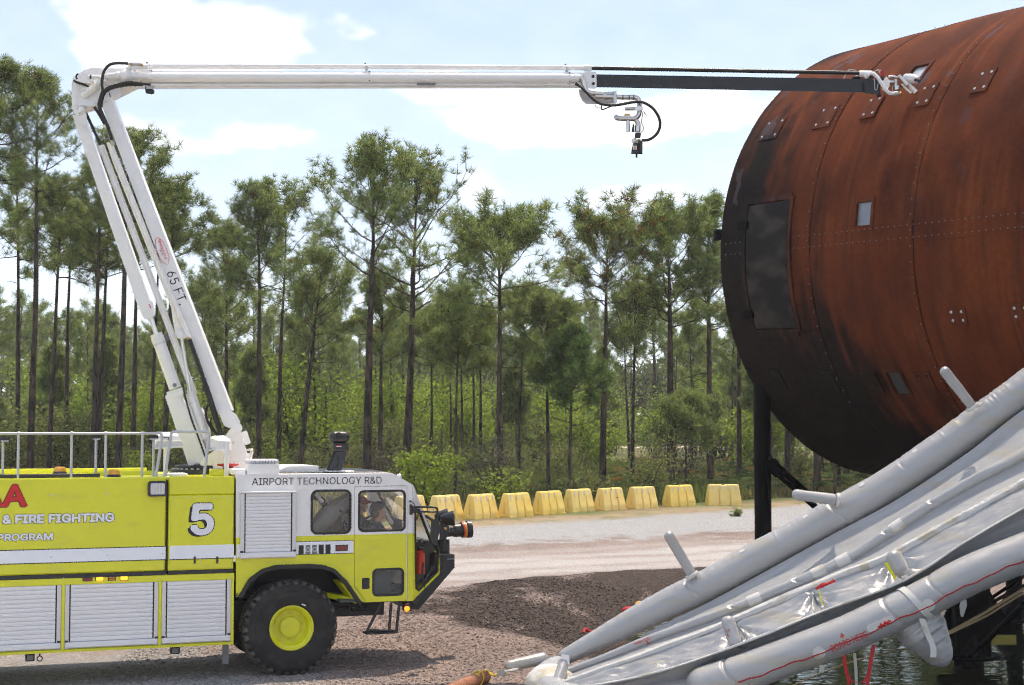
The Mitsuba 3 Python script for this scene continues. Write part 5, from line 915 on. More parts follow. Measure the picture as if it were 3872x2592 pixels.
bpart('red_beacon', [lathe([(pipe_r(7.5), 0), (pipe_r(7.5), .05), (pipe_r(6), .085), (0, .09)], T5(752, 505, 0), (.15, 0, 1), 18)], 'red_lens', tip); scene[truck + '__boom_tip__red_beacon']['bsdf'] = {'type': 'ref', 'id': 'red_paint'}; bpart('beacon_base', lathe([(pipe_r(9), -.05), (pipe_r(8), .0)], T5(752, 505, 0), (.15, 0, 1), 18), 'black_plastic', tip)
bpart('tip_pipe', [tube([T5(860, 620, 0), T5(1000, 625, 0)], pipe_r(8.5), 16), tube([T5(1050, 560, 0), T5(1050, 700, 0), T5(1060, 800, 0)], [pipe_r(6), pipe_r(6.5), pipe_r(13)], 16), tube([T5(890, 505, -.02), T5(980, 510, -.02), T5(1090, 535, -.02)], [pipe_r(4), pipe_r(7.5), pipe_r(5)], 14), tube([T5(1110, 480, -.05), T5(1190, 570, -.07), T5(1300, 690, -.09)], [pipe_r(6), pipe_r(8.5), pipe_r(8.5)], 16), tube([T5(1170, 670, -.03), T5(1260, 760, -.05), T5(1375, 860, -.07)], pipe_r(5), 12), tube([T5(1310, 660, .02), T5(1370, 730, .0), T5(1480, 845, -.02)], [pipe_r(6), pipe_r(10), pipe_r(10.5)], 18)], 'steel', tip); bpart('pipe_collar', [lathe([(pipe_r(15), -.02), (pipe_r(16), 0), (pipe_r(15), .02)], T5(1060, z, 0), (0, 0, 1), 18) for z in (740, 775)], 'steel', tip)
bpart('nozzle_mouth', [cyl(T5(1480, 845, -.02), T5(1490, 856, -.022), pipe_r(9), 16), cyl(T5(1300, 690, -.09), T5(1308, 699, -.091), pipe_r(7), 14)], 'black_print', tip)
ck = bpart('camera_ball', lathe([(0, -.17), (pipe_r(14), -.15), (pipe_r(19), -.06), (pipe_r(19), .03), (pipe_r(13), .09), (0, .095)], T5(1410, 560, .05), (.62, -.62, -.3), 22), 'white_paint', tip, label=None); bpart('camera_eye', [sphere(T5(1470, 577, -.06), pipe_r(6.5), (1, .5, 1.1), 2), sphere(T5(1530, 590, -.03), pipe_r(5.5), (.7, .6, 1.2), 2)], 'black_print', tip)
bpart('tip_cable', [tube([T5(-60, 570, .1), T5(10, 420, .1), T5(60, 370, .1), T5(160, 365, .1), T5(280, 440, .1)], pipe_r(2.5), 8, smooth=5), tube([T5(560, 430, 0), T5(620, 385, 0), T5(690, 370, 0), T5(700, 440, 0), T5(715, 385, 0), T5(735, 368, 0)], .006, 5, smooth=3), tube([T5(555, 570, -.17), T5(600, 580, -.17), T5(605, 780, -.17), T5(650, 770, -.17), T5(680, 640, -.17)], .007, 5, smooth=3)], 'galvanised', tip)
# ---------------------------------------------------------------- the evacuation slide
def silver(p, n, uv):
    d = fbm(p.x * 3, p.y * 3, p.z * 3, 4); st = fbm(p.x * .9 + 3, p.y * 1.2, p.z * 5, 4); g = noise(p.x * 60, p.y * 60, p.z * 60)
    c = mi.Color3f(.365, .372, .385) * (.95 + .05 * d + .04 * g)
    return mix(c, mi.Color3f(.38, .35, .27), .5 * smoothstep(.60, .74, st))
mat('silver_fabric', proc(silver), .40, .25, specular=.5)
mat('white_fabric', proc(lambda p, n, uv: mix((.54, .54, .53), (.44, .41, .33), smoothstep(.5, .75, fbm(p.x * 5, p.y * 5, p.z * 5, 4)))), .5, .05)
slide = thing('evacuation_slide', 'long silvery two-lane inflatable evacuation slide sagging from upper right to the gravel', 'evacuation slide')
def line3(pts, Y0, Y1):
    q = np.array(pts, float); x = (q[:, 0] - q[0, 0]) / (q[-1, 0] - q[0, 0]); return np.array([at(a, b, Y0 + (Y1 - Y0) * t) for (a, b), t in zip(q[:, :2], x)])
def resample(P, n):
    P = smooth_path(P, 12); d = np.r_[0, np.cumsum(np.linalg.norm(np.diff(P, axis=0), axis=1))]; t = np.linspace(0, d[-1], n); return np.stack([np.interp(t, d, P[:, i]) for i in range(3)], 1), t
def by_px(P, n, x0, x1):
    """resampled evenly over picture columns' world counterpart: used to keep the lines of the lanes in step"""
    P = smooth_path(P, 12); return np.stack([np.interp(np.linspace(x0, x1, n), P[:, 0], P[:, i]) for i in range(3)], 1)
def puffy(P, r, n=60, ds=.012, pleats=((-75, .010), (100, .006)), rough=.006, seed=0, ends=(.5, 1), creases=()):
    """An inflated fabric tube: rounded ends, pleated seams, slight unevenness."""
    P0 = smooth_path(P, 12); L = np.linalg.norm(np.diff(P0, axis=0), axis=1).sum(); P, s = resample(np.asarray(P), max(int(L / ds), 12))
    rr = np.interp(s / L, np.linspace(0, 1, len(r)), r) if np.ndim(r) else np.full(len(P), r)
    T, A, B = frames(P); a = np.arange(n) * 2 * np.pi / n; rm = rr.max()
    for e, fl in ((0, ends[0]), (1, ends[1])):
        if fl:
            d = (s if e == 0 else L - s) / (rm * fl); rr = rr * np.where(d < 1, np.sqrt(np.maximum(1 - (1 - d) ** 2, 1e-4)), 1)
    S_, A_ = np.meshgrid(s, a, indexing='ij'); q = np.stack([S_ * 2.0 + seed, np.cos(A_) * 1.2, np.sin(A_) * 1.2], -1)
    disp = rough * 2 * (meshkit.fbm(q, 3, 4) - .5) * 2
    for ang, am in pleats:
        da = (np.degrees(A_) - ang + 180) % 360 - 180; w = 16 + 34 * meshkit.noise(np.stack([S_ * 5 + seed, 0 * S_, 0 * S_], -1), 6)
        pl = meshkit.noise(np.stack([S_ * 33 + seed * 3 + da * .006, 0 * S_ + ang, 0 * S_], -1), 8); disp -= am * np.clip(pl * 1.7 - .35, 0, 1) * (.15 + 1.7 * np.clip(meshkit.noise(np.stack([S_ * 1.3 + ang, 0 * S_, 0 * S_ + seed], -1), 12) - .3, 0, 1)) * np.exp(-(da / w) ** 2) + am * .6 * np.exp(-(da / 3) ** 2)
    for sc, am in creases: disp -= am * np.exp(-((S_ - sc - .05 * np.sin(A_ * 2)) / .022) ** 2) * (.4 + .6 * np.cos(A_ - 5.2))
    R = rr[:, None] + disp * np.clip(rr / rm, 0, 1)[:, None]
    V = P[:, None] + R[..., None] * (np.cos(a)[None, :, None] * A[:, None] + np.sin(a)[None, :, None] * B[:, None])
    return grid_mesh(V, True), (P, s, T, A, B, rr)
T1 = line3([(2112, 2499), (2200, 2452), (2300, 2400), (2436, 2328), (2684, 2207), (2905, 2088), (3144, 1958), (3391, 1815), (3657, 1628), (3872, 1473), (4250, 1205)], 21.2, 20.2)
T3 = line3([(2600, 2612), (2640, 2598), (2760, 2560), (2914, 2507), (3126, 2428), (3418, 2302), (3532, 2246), (3657, 2180), (3872, 2089), (4250, 1930)], 18.6, 18.0)
T2 = line3([(2130, 2545), (2300, 2480), (2507, 2398), (2861, 2266), (3206, 2111), (3480, 1934), (3683, 1815), (3872, 1718), (4250, 1500)], 20.3, 19.3)
T4 = line3([(2120, 2585), (2400, 2487), (2711, 2372), (3126, 2195), (3338, 2115), (3568, 1992), (3872, 1824), (4250, 1615)], 19.7, 18.9)
T5 = line3([(2160, 2600), (2290, 2584), (2500, 2538), (2781, 2443), (3109, 2312), (3418, 2195), (3650, 2050), (3872, 1921), (4250, 1700)], 18.72, 18.08)
E1 = line3([(2125, 2530), (2366, 2440), (2507, 2362), (2684, 2276), (2905, 2156), (3144, 2024), (3391, 1890), (3657, 1714), (3872, 1548), (4250, 1290)], 21.0, 20.0)
m1, i1 = puffy(T1, [.10, .17, .212, .222, .227, .227, .227, .227, .23, .235, .24], pleats=((-72, .013), (-150, .006), (70, .006)), seed=1, creases=((2.1, .02), (4.3, .02), (5.4, .012)))
add('side_tube', m1, 'silver_fabric', slide, smooth=True, label='far side tube with short upright posts')
m3_, i3 = puffy(T3, .228, pleats=((-95, .006), (95, .005)), seed=2, ends=(.9, 1), creases=((.55, .03), (2.6, .018), (3.2, .012)))
add('side_tube', m3_, 'silver_fabric', slide, smooth=True, label='near side tube with a red line and red lettering')
m2, i2 = puffy(T2, [.035, .055, .066, .068, .070, .070, .072, .075], n=32, pleats=((-90, .006),), seed=3, rough=.006, creases=((2.4, .02), (3.3, .025), (4.6, .02), (5.3, .02)))
add('lane_divider', m2, 'silver_fabric', slide, smooth=True, label='thin tube dividing the two lanes')
m4, i4 = puffy(T4, [.03, .045, .05, .052, .055, .055, .058], n=30, pleats=((-60, .011), (-120, .011), (0, .008)), seed=4, rough=.008)
add('gathered_edge', m4, 'white_fabric', slide, smooth=True, label='white gathered hem of the near lane')
def sheet(Pa, Pb, n, m, sag, fold, seed, x0=None, x1=None, fan=0.0, freq=(1.2, 5.0), toward=(0, 1, 0)):
    a0 = max(Pa[:, 0].min(), Pb[:, 0].min()) if x0 is None else x0; a1 = min(Pa[:, 0].max(), Pb[:, 0].max()) if x1 is None else x1
    A, B = by_px(Pa, n, a0, a1), by_px(Pb, n, a0, a1); t = np.linspace(0, 1, m); P = A[:, None] * (1 - t)[None, :, None] + B[:, None] * t[None, :, None]
    s = np.linspace(0, a1 - a0, n); S_, T_ = np.meshgrid(s, t, indexing='ij'); w = 4 * T_ * (1 - T_)
    q = np.stack([S_ * freq[0] + T_ * fan, T_ * freq[1] - S_ * fan * .25, 0 * S_ + seed], -1); nz = meshkit.fbm(q, 4, seed) - .5; rid = 1 - np.abs(2 * meshkit.fbm(q * 1.7 + 5, 3, seed + 1) - 1)
    P += normals_of(P) * (sag * w + fold * (1.2 * nz + .5 * (rid - .5)) * np.clip(w * 2.5, 0, 1))[..., None]
    return grid_mesh(P)
add('lane', sheet(E1, T2, 420, 36, .10, .055, 11, freq=(.9, 3.2), toward=(.1, .8, -.5)), 'silver_fabric', slide, smooth=True, label='far sliding lane, blue-grey and shaded')
add('lane', sheet(T2 + [0, 0, -.03], T4 + [0, .02, 0], 420, 22, .06, .04, 12, freq=(1.0, 3.0), toward=(.1, .8, -.5)), 'silver_fabric', slide, smooth=True)
T4i, T5i = T4, T5
def skirt():
    n, m = 520, 40; A, B = by_px(T4, n, T5[:, 0].min(), T5[:, 0].max()), by_px(T5, n, T5[:, 0].min(), T5[:, 0].max()); t = np.linspace(0, 1, m); P = A[:, None] * (1 - t)[None, :, None] + B[:, None] * t[None, :, None]
    x = A[:, 0]; S_, T_ = np.meshgrid(x, t, indexing='ij'); w = 4 * T_ * (1 - T_)
    q = np.stack([S_ * 1.5 + T_ * 1.1, T_ * 4.5 - S_ * .9, 0 * S_ + 3], -1); nz = meshkit.fbm(q, 4, 31) - .5; rd = np.abs(2 * meshkit.fbm(q * np.array([1.1, 2.2, 1]) + 7, 3, 33) - 1)
    tie = np.zeros_like(S_)
    for xc, am in ((at(2790, 2400, 19)[0], .10), (at(3390, 2120, 18.8)[0], .12), (at(3090, 2230, 18.9)[0], .09)):
        u_ = S_ - xc; tie += am * np.exp(-(u_ / .35) ** 2) * np.sin(9 * np.arctan2(T_ - .1, u_ * 1.6 + .02)) * np.exp(-(u_ / .25) ** 2 * .5)
    left = np.clip((at(2700, 2400, 19)[0] - S_) / 1.2, 0, 1)
    P += normals_of(P) * ((.10 * w + .10 * nz * np.clip(w * 2, 0, 1)) + (.5 * tie + (.05 + .08 * left) * (.5 - rd)) * np.clip(w * 1.6, 0, 1))[..., None]
    return grid_mesh(P)
mat('silver_skirt', proc(silver), .34, .5, specular=.5)
add('skirt', skirt(), 'silver_skirt', slide, smooth=True, label='shiny crumpled skirt fabric below the white hem')
m5, _i = puffy(T5, .014, n=10, ds=.03, pleats=((-60, .004),), rough=.004, seed=5); add('stitched_seam', m5, 'white_fabric', slide, smooth=True)
U3 = T3 + np.array([0, .26, .12])
add('underside', sheet(T5, np.vstack([line3([(2160, 2640), (2560, 2640)], 19.2, 18.9), U3[2:]]), 360, 18, .05, .04, 14, freq=(.8, 2.0), toward=(.1, .8, .3)), 'silver_fabric', slide, smooth=True, label='shaded grey underside strip')
# foot of the slide
mf, _i = puffy(np.array([at(2135, 2505, 21.1), at(2075, 2560, 20.7), at(2080, 2630, 20.1), at(2200, 2680, 19.4), at(2450, 2660, 18.9), at(2680, 2620, 18.7)]), [.14, .25, .29, .27, .24, .2], pleats=((-60, .008), (30, .006)), seed=6, ends=(.7, .5)); add('foot_tube', mf, 'silver_fabric', slide, smooth=True)
fc_ = sphere(at(2088, 2585, 20.4), 1.0, (.36, .46, .245), 5); fc_.vertices += fc_.vertex_normals * ((.05 * (meshkit.fbm(fc_.vertices * np.array([3, 3, 6]), 3, 3) - .5) + .018 * np.abs(2 * meshkit.noise(fc_.vertices * np.array([9, 9, 4]), 5) - 1))[:, None]); add('foot_cushion', fc_, 'white_fabric', slide, smooth=True)
def on_tube(info, s, ang, off):
    P, S_, T, A, B, rr = info; s = np.asarray(s, float); c = np.stack([np.interp(s, S_, P[:, i]) for i in range(3)], -1); a_ = np.stack([np.interp(s, S_, A[:, i]) for i in range(3)], -1); b_ = np.stack([np.interp(s, S_, B[:, i]) for i in range(3)], -1); t = np.radians(np.asarray(ang, float))
    return c + (np.interp(s, S_, rr) + np.asarray(off))[..., None] * (np.cos(t)[..., None] * a_ + np.sin(t)[..., None] * b_)
mat('stencil_red', speckle((.45, .07, .06), .3, 30), .6)
def post(a, b, r, Y0, Y1, m='silver_fabric', seed=0, **kw):
    P = np.array([at(*a, Y0), at((a[0] + b[0]) / 2, (a[1] + b[1]) / 2, (Y0 + Y1) / 2), at(*b, Y1)]); g_, _ = puffy(P, r, n=28, ds=.012, pleats=((-80, .004), (60, .003), (150, .003)), rough=.006, seed=seed, ends=(1, 1)); k_ = add('post', g_, m, slide, smooth=True, **kw); post.info = _; return k_
post((2620, 2180), (2521, 2012), .066, 20.80, 20.75, seed=21); post((3172, 1893), (2994, 1868), .076, 20.45, 20.40, seed=22, label='post lying almost level from the far tube'); post((3682, 1545), (3562, 1390), .068, 20.2, 20.2, seed=23, label='topmost post standing against the hull')
post((2072, 2484), (1908, 2524), .080, 21.0, 20.8, seed=24, label='post pointing left at the slide foot'); post((3368, 2082), (3416, 2178), .098, 18.5, 18.4, seed=26, label='fat post with a yellow strap on the near lane')
def post_mark(text, s0, a0, h, w):
    t = meshkit.text_mesh(text, 1.0, .001, True); V = t.vertices; lo, hi = V.min(0), V.max(0); return add('lettering', trimesh.Trimesh(on_tube(post.info, s0 - (V[:, 1] - lo[1]) / (hi[1] - lo[1]) * h, a0 + (V[:, 0] - lo[0]) / (hi[0] - lo[0]) * w, .005), t.faces, process=False), 'stencil_red', slide, smooth=False)
post((2745, 2330), (2784, 2450), .082, 18.75, 18.6, seed=25, label='stubby post marked in red on the near lane'); post_mark('67', .21, -38, .035, 34); add('red_block', trimesh.Trimesh(on_tube(post.info, np.array([.225, .225, .27, .27]), np.array([-18, -6, -6, -18.]), .005), [[0, 1, 2], [0, 2, 3]], process=False), 'stencil_red', slide, smooth=False)
k = post((2138, 2490), (2095, 2625), .075, 20.2, 19.8, 'silver_fabric', 27, label='grey box-ended post at the slide foot'); add('vent', hull([at(2130 + dx, 2490 + dy, y) for dx, dy, y in ((-8, -16, 20.12), (22, -12, 20.12), (24, 22, 20.12), (0, 26, 20.12), (-8, -16, 20.09), (22, -12, 20.09), (24, 22, 20.09), (0, 26, 20.09))]), 'brushed_aluminium', k, smooth=False)
add('post_cuff', [lathe([(.085, -.02), (.105, 0), (.085, .03)], at(x, y, Y), at(x2, y2, Y) - at(x, y, Y), 20) for (x, y), (x2, y2), Y in (((2616, 2176), (2521, 2012), 20.8), ((3168, 1892), (2994, 1868), 20.44), ((3678, 1541), (3562, 1390), 20.2))], 'white_fabric', slide, smooth=True)
# red line, lettering, patches on the near tube
def s_at(info, px, Yref=18.3):
    x = at(px, 2300, Yref)[0]; return float(np.interp(x, info[0][:, 0], info[1]))
ss = np.linspace(s_at(i3, 2790), i3[1][-1], 160); add('red_line', tube(on_tube(i3, ss, 14 + 2.5 * np.sin(ss * 9) + 1.5 * np.sin(ss * 23), .008), .0075, 7), 'red_cloth', slide, smooth=True)
def tube_text(text, info, s0, s1, a_mid, h, m, parent=slide, up=-1):
    t = meshkit.text_mesh(text, 1.0, .001, True).subdivide(); V = t.vertices; lo, hi = V.min(0), V.max(0); s = s0 + (V[:, 0] - lo[0]) / (hi[0] - lo[0]) * (s1 - s0); r_ = float(info[5].max()); ang = a_mid + up * np.degrees(((V[:, 1] - lo[1]) / (hi[1] - lo[1]) - .5) * h / r_)
    return add('lettering', trimesh.Trimesh(on_tube(info, s, ang, .006 + V[:, 2]), t.faces, process=False), m, parent, smooth=False)
tube_text('BOARD HERE', i3, s_at(i3, 3134), s_at(i3, 3264), 15, .085, 'stencil_red')
def tube_poly(info, pg, s0, a0, m, name):
    tr_ = trimesh.creation.triangulate_polygon(pg, engine='earcut'); r_ = float(info[5].max()); V = tr_[0]; return add(name, trimesh.Trimesh(on_tube(info, s0 + V[:, 0], a0 - np.degrees(V[:, 1] / r_), .0065), tr_[1], process=False), m, slide, smooth=False)
ARROW = sg.Polygon([(-.014, -.06), (.014, -.06), (.014, .015), (.032, .015), (0, .06), (-.032, .015), (-.014, .015)])
tube_poly(i3, ARROW, s_at(i3, 3187), -2, 'stencil_red', 'red_arrow')
for px in (3091, 3490): tube_poly(i3, sg.Point(0, 0).buffer(.078, quad_segs=10), s_at(i3, px), 13, 'white_fabric', 'round_patch')
tube_poly(i3, rrect(-.17, .17, -.045, .045, .04), s_at(i3, 3320), 3, 'white_fabric', 'long_patch'); sp = s_at(i3, 3308); add('red_loop', tube(on_tube(i3, np.linspace(sp, sp + .17, 8), np.array([8, 12, 6, 10, 5, 9, 6, 8.]), .012), [.008, .02, .022, .012, .02, .022, .016, .008], 8), 'red_cloth', slide)
for px in (2660, 2850, 3087, 3300, 3500, 3740): tube_poly(i1, rrect(-.035, .035, -.03, .03, .012), s_at(i1, px, 20.5), -58, 'white_fabric', 'square_patch')
t0 = s_at(i2, 2404, 20); tube_text('VALVE', i2, t0, t0 + .22, -22, .05, 'stencil_red'); tube_poly(i2, affinity.rotate(affinity.scale(ARROW, .8, .8), 180), s_at(i2, 2450, 20), 34, 'stencil_red', 'red_arrow')
for px in (2861, 3100, 3190, 3390): s_ = s_at(i2, px, 19.8); add('patch_wrap', lathe([(.076, -.09), (.079, -.07), (.079, .07), (.076, .09)], on_tube(i2, s_, 0, -.075), on_tube(i2, s_ + .1, 0, 0) - on_tube(i2, s_, 0, 0), 20), 'white_fabric', slide, smooth=True)
sg_ = s_at(i3, 3480) + np.linspace(-.16, .04, 30)[:, None] + np.array([-.04, .04])[None]; ag_ = np.broadcast_to(np.linspace(-100, 95, 30)[:, None], sg_.shape)
add('strap', grid_mesh(np.concatenate([on_tube(i3, sg_, ag_, .010), on_tube(i3, sg_[:, ::-1], ag_, .002)], 1), True), 'white_fabric', slide, smooth=40)
# bag under the near tube, hanging straps
mb, _i = puffy(np.array([at(3400, 2290, 18.5), at(3470, 2360, 18.45), at(3530, 2440, 18.4), at(3560, 2490, 18.4), at(3575, 2520, 18.4)]), [.20, .30, .28, .19, .12], n=40, pleats=((-40, .02), (60, .015), (160, .01)), rough=.02, seed=9, ends=(.8, .4)); add('stowed_bag', mb, 'silver_fabric', slide, smooth=True, label='bulging grey pouch slung under the near tube')
def ribbon(pts, Y, w, m, name, **kw):
    P = smooth_path(np.array([at(a, b, Y) for a, b in pts]), 6); T_, A_, B_ = frames(P); tw = np.linspace(.2, 1.3, len(P))[:, None]; n_ = np.cos(tw) * A_ * .15 + B_ * .0 + np.array([1, 0, 0]) * .9; n_ /= np.linalg.norm(n_, axis=1, keepdims=True); g_ = np.stack([P - n_ * w, P - n_ * w + [0, .006, 0], P + n_ * w + [0, .006, 0], P + n_ * w], 1)
    return add(name, grid_mesh(g_, True), m, slide, smooth=30, **kw)
ribbon([(3486, 2340), (3506, 2395), (3526, 2440), (3530, 2470), (3528, 2486)], 18.06, .034, 'white_fabric', 'bag_strap')
ribbon([(3190, 2470), (3196, 2520), (3206, 2560), (3225, 2578), (3250, 2582), (3275, 2570), (3288, 2530), (3296, 2480), (3305, 2440)], 18.3, .022, 'red_cloth', 'hanging_strap', label='red webbing loop hanging over the water'); ribbon([(3288, 2530), (3282, 2570), (3276, 2620)], 18.3, .022, 'red_cloth', 'hanging_strap'); ribbon([(3206, 2560), (3214, 2620)], 18.3, .016, 'red_cloth', 'hanging_strap')
ribbon([(3231, 2470), (3236, 2530), (3240, 2620)], 18.35, .018, 'silver_fabric', 'hanging_strap'); ribbon([(3110, 2515), (3106, 2545)], 18.3, .03, 'silver_fabric', 'hanging_strap')
ribbon([(3350, 2128), (3362, 2150), (3378, 2175), (3384, 2190)], 18.35, .020, 'lime_paint', 'yellow_strap'); ribbon([(3098, 2232), (3102, 2260), (3112, 2290)], 18.5, .008, 'lime_paint', 'yellow_strap')
add('red_tape', tube([at(3085, 2228, 18.75), at(3110, 2214, 18.7), at(3130, 2208, 18.7), at(3155, 2196, 18.7)], [.012, .03, .016, .022], 8, smooth=4), 'red_cloth', slide)
mat('rope', speckle((.34, .26, .14), .2, 60), .8)
add('tan_rope', [tube([at(3572, 2400, 18.6), at(3720, 2320, 19.5), at(3890, 2216, 21.0)], .018, 8), tube([at(3574, 2404, 18.6), at(3730, 2330, 19.5), at(3890, 2230, 21.0)], .014, 8), tube([at(3000, 2592, 22), at(3200, 2510, 21), at(3440, 2450, 19)], .010, 6, smooth=4)], 'rope', slide)
for _nm in ('hull_tag',): add(_nm, hull([at(3642 + dx, 2280 + dy, y) for dx, dy in ((-4, -28), (10, -28), (14, 12), (0, 54), (-10, 50), (-14, 12)) for y in (24.9, 24.93)]), 'white_fabric', hullk)
# ---------------------------------------------------------------- log with its yellow rope, red straps and float on the bank
def pipe_col(p, n, uv): return mix((.22, .082, .036), (.34, .14, .07), fbm(p.x * 5, p.y * 5, p.z * 9, 4)) * (.8 + .4 * fbm(p.x * 30, p.y * 30, p.z * 30, 2))
mat('brown_pipe', proc(pipe_col), .6)
la_, lb_ = ground(1690, 2645), ground(1836, 2580); dl = (lb_ - la_) / np.linalg.norm(lb_ - la_); la_ = lb_ - dl * 1.6
pk_ = thing('anchor_log', 'short brown timber log lying on the gravel at the bottom edge, tied with yellow rope', 'log')
up_ = np.array([0, 0, .085]); prof = [(0, 0), (.085, .004), (.092, .02), (.090, .8), (.092, 1.58), (.086, 1.6), (0, 1.6)]
lm = lathe(prof, la_ + up_, dl, 26); add('wood', lm, 'brown_pipe', pk_, smooth=35)
mat('yellow_rope', speckle((.62, .40, .02), .2, 80), .6)
rk3 = thing('yellow_rope', 'bright yellow rope knotted round the brown log and tied to the slide foot', 'rope')
kc = lb_ - dl * .34 + np.array([0, -.075, .15]); ringc = lb_ - dl * .36 + up_; side = np.cross(dl, [0, 0, 1.0])
add('loop', tube([ringc + .102 * (math.cos(t) * side + math.sin(t) * np.array([0, 0, 1.0])) + dl * .10 * math.sin(t) for t in np.linspace(0, 2 * math.pi, 25)], .011, 7, caps=False), 'yellow_rope', rk3); add('knot', [sphere(kc, .036, (1.2, 1, .9), 2)], 'yellow_rope', rk3)
add('line', tube([kc, kc + dl * .16 + [0, -.02, .03], kc + dl * .36 + [.02, -.02, .02], at(1862, 2553, 20.6), at(1884, 2548, 20.6)], .013, 7, smooth=5), 'yellow_rope', rk3); add('tail', tube([kc, kc - dl * .2 + [0, -.03, -.01], kc - dl * .45 + [0, -.01, -.04], kc - dl * .62 + [0, .02, -.02]], .011, 7, smooth=5), 'yellow_rope', rk3)
add('tie_tab', hull([at(1884 + dx, 2545 + dy, y) for dx, dy in ((-8, 6), (-2, -10), (22, -14), (26, 4), (-4, 18)) for y in (20.58, 20.6)]), 'silver_fabric', slide, smooth=False); add('tie_strap', tube([at(1906, 2540, 20.6), at(1935, 2536, 20.7), at(1960, 2530, 20.8)], .02, 6), 'white_fabric', slide)
q = ground(2238, 2362, -.12); Gx = lambda dx, dy, dz=0.02: np.array([q[0] + dx, q[1] + dy, float(ground_z(q[0] + dx, q[1] + dy)) + dz])
add('red_strap', tube([Gx(-.16, -.1), Gx(-.12, .02, .08), Gx(-.02, .02, .05), Gx(.08, .08, .07), Gx(.2, .12, .10), Gx(.34, .16, .12)], [.02, .035, .025, .035, .03, .025], 9, smooth=5), 'red_cloth', label='crumpled red strap on the dark bank just above the slide tube', category='strap')
q = ground(2392, 2286, -.15)
add('red_cushion', sphere(Gx(-.05, 0, .07), .15, (1.2, .8, .55), 3), 'red_cloth', label='small red cushion peeping over the far slide tube', category='cushion'); mat('yellow_float_plastic', (.62, .33, .01), .4); add('float_ball', sphere(Gx(.17, .1, .19), .10, (1.2, 1, .8), 3), 'yellow_float_plastic', label='yellow float resting by the red cushion', category='float')
# ---------------------------------------------------------------- row of yellow water-filled barriers
def barrier_parts():
    L, D, Ht, D1, L1 = .78, .30, .95, .14, .69
    def ring(z, l, d): return [(sx * l, sy * d, z) for sx in (-1, 1) for sy in (-1, 1)]
    m = m3.Manifold.hull_points(np.array(ring(0, L - .01, D - .01) + ring(.02, L, D) + ring(.22, L - .008, D - .004) + ring(Ht - .03, L1, D1) + ring(Ht, L1 - .03, D1 - .03)))
    for sy in (-1, 1):
        for x in (-.25, .25):
            g_ = m3.Manifold.hull_points(np.array([(x + a, sy * (D + .05), z) for a in (-.038, .038) for z in (-.02, .60)] + [(x + a, sy * (D - .07 - .10 * (z > .3)), z) for a in (-.02, .02) for z in (-.02, .60)] + [(x, sy * (D1 + .02), .72), (x, sy * (D + .02), .72)])); m = m - g_
    for sx in (-1, 1): m = m - m3.Manifold.hull_points(np.array([(sx * (L + .03), b, z) for b in (-.05, .05) for z in (.12, .6)] + [(sx * (L - .10), b, z) for b in (-.03, .03) for z in (.16, .55)]))
    m = m - m3.Manifold.hull_points(np.array([(a, b, Ht + .01) for a in (-.10, .10) for b in (-.2, .2)] + [(a, b, Ht - .035) for a in (-.06, .06) for b in (-.2, .2)]))
    q = m.refine_to_length(.06).to_mesh(); t = trimesh.Trimesh(q.vert_properties[:, :3], q.tri_verts, process=True); t.vertices += (meshkit.noise(t.vertices * 4.2, 2)[:, None] - .5) * .022 * np.array([.3, 1, 0]); trimesh.smoothing.filter_taubin(t, iterations=3)
    refl = []
    for x in (-.54, -.18, .18, .54):
        for sy in (-1,):
            y0, z0, y1, z1 = D - (D - D1) * (.93 - .05 - .22) / .68, .86, 0, 0
            f = lambda z: -(D - .004 - (D - .004 - D1) * (z - .22) / (Ht - .25)) - .006
            refl.append(hull([(x + a, f(z) - b, z) for a in (-.022, .022) for z in (.70, .90) for b in (0, .008)]))
    cap = lathe([(.05, 0), (.05, .02), (.03, .035), (0, .035)], (0, 0, Ht - .036), (0, 0, 1), 14)
    lugs = [box(-.73, -.65, -D - .05, -D + .02, 0, .06, .01), box(.65, .73, -D - .05, -D + .02, 0, .06, .01)]
    return t, refl, cap, lugs
def yel(p, n, uv):
    d = smoothstep(.5, .78, fbm(p.x * 2.5, p.y * 2.5, p.z * 3, 4)); w = cell_rand(p.x * .45 + 3, p.y * .45, 1)
    return mix(mix((.86, .62, .13), (.86, .66, .27), w), (.66, .50, .24), .22 * d)
mat('barrier_plastic', proc(yel), .42, specular=.4); mat('barrier_tape', (.50, .53, .62), .35)
bt, br, bc, bl = barrier_parts()
BP_ = [ply(bt, 'barrier_plastic', smooth=45)] + [ply(x, 'barrier_tape') for x in br] + [ply(bc, 'black_plastic', smooth=30)] + [ply(x, 'barrier_plastic') for x in bl]
BN = ['body'] + ['reflector'] * 4 + ['filler_cap'] + ['foot_lug'] * 2
spots = [(1392, 1969, 57, 'yellow barrier seen through the cab windows, left of the two'), (1548, 1968, 56, 'yellow barrier seen through the cab windows, right of the two'), (1684, 1966, 56, 'yellow barrier half hidden behind the truck bumper nozzle'), (1818, 1961, 55, 'second yellow barrier from the truck nose'), (1950, 1955, 54, 'third yellow barrier from the truck nose'), (2074, 1945, 53, 'fourth yellow barrier from the truck nose'), (2187, 1935, 52, 'middle yellow barrier of the row, paler than its neighbours'),
         (2306, 1929, 50, 'fourth yellow barrier counted back from the hull leg'), (2427, 1923, 47, 'third yellow barrier counted back from the hull leg'), (2567, 1915, 39, 'second yellow barrier counted back from the hull leg'), (2735, 1911, 9, 'last yellow barrier, turned to face the camera squarely')]
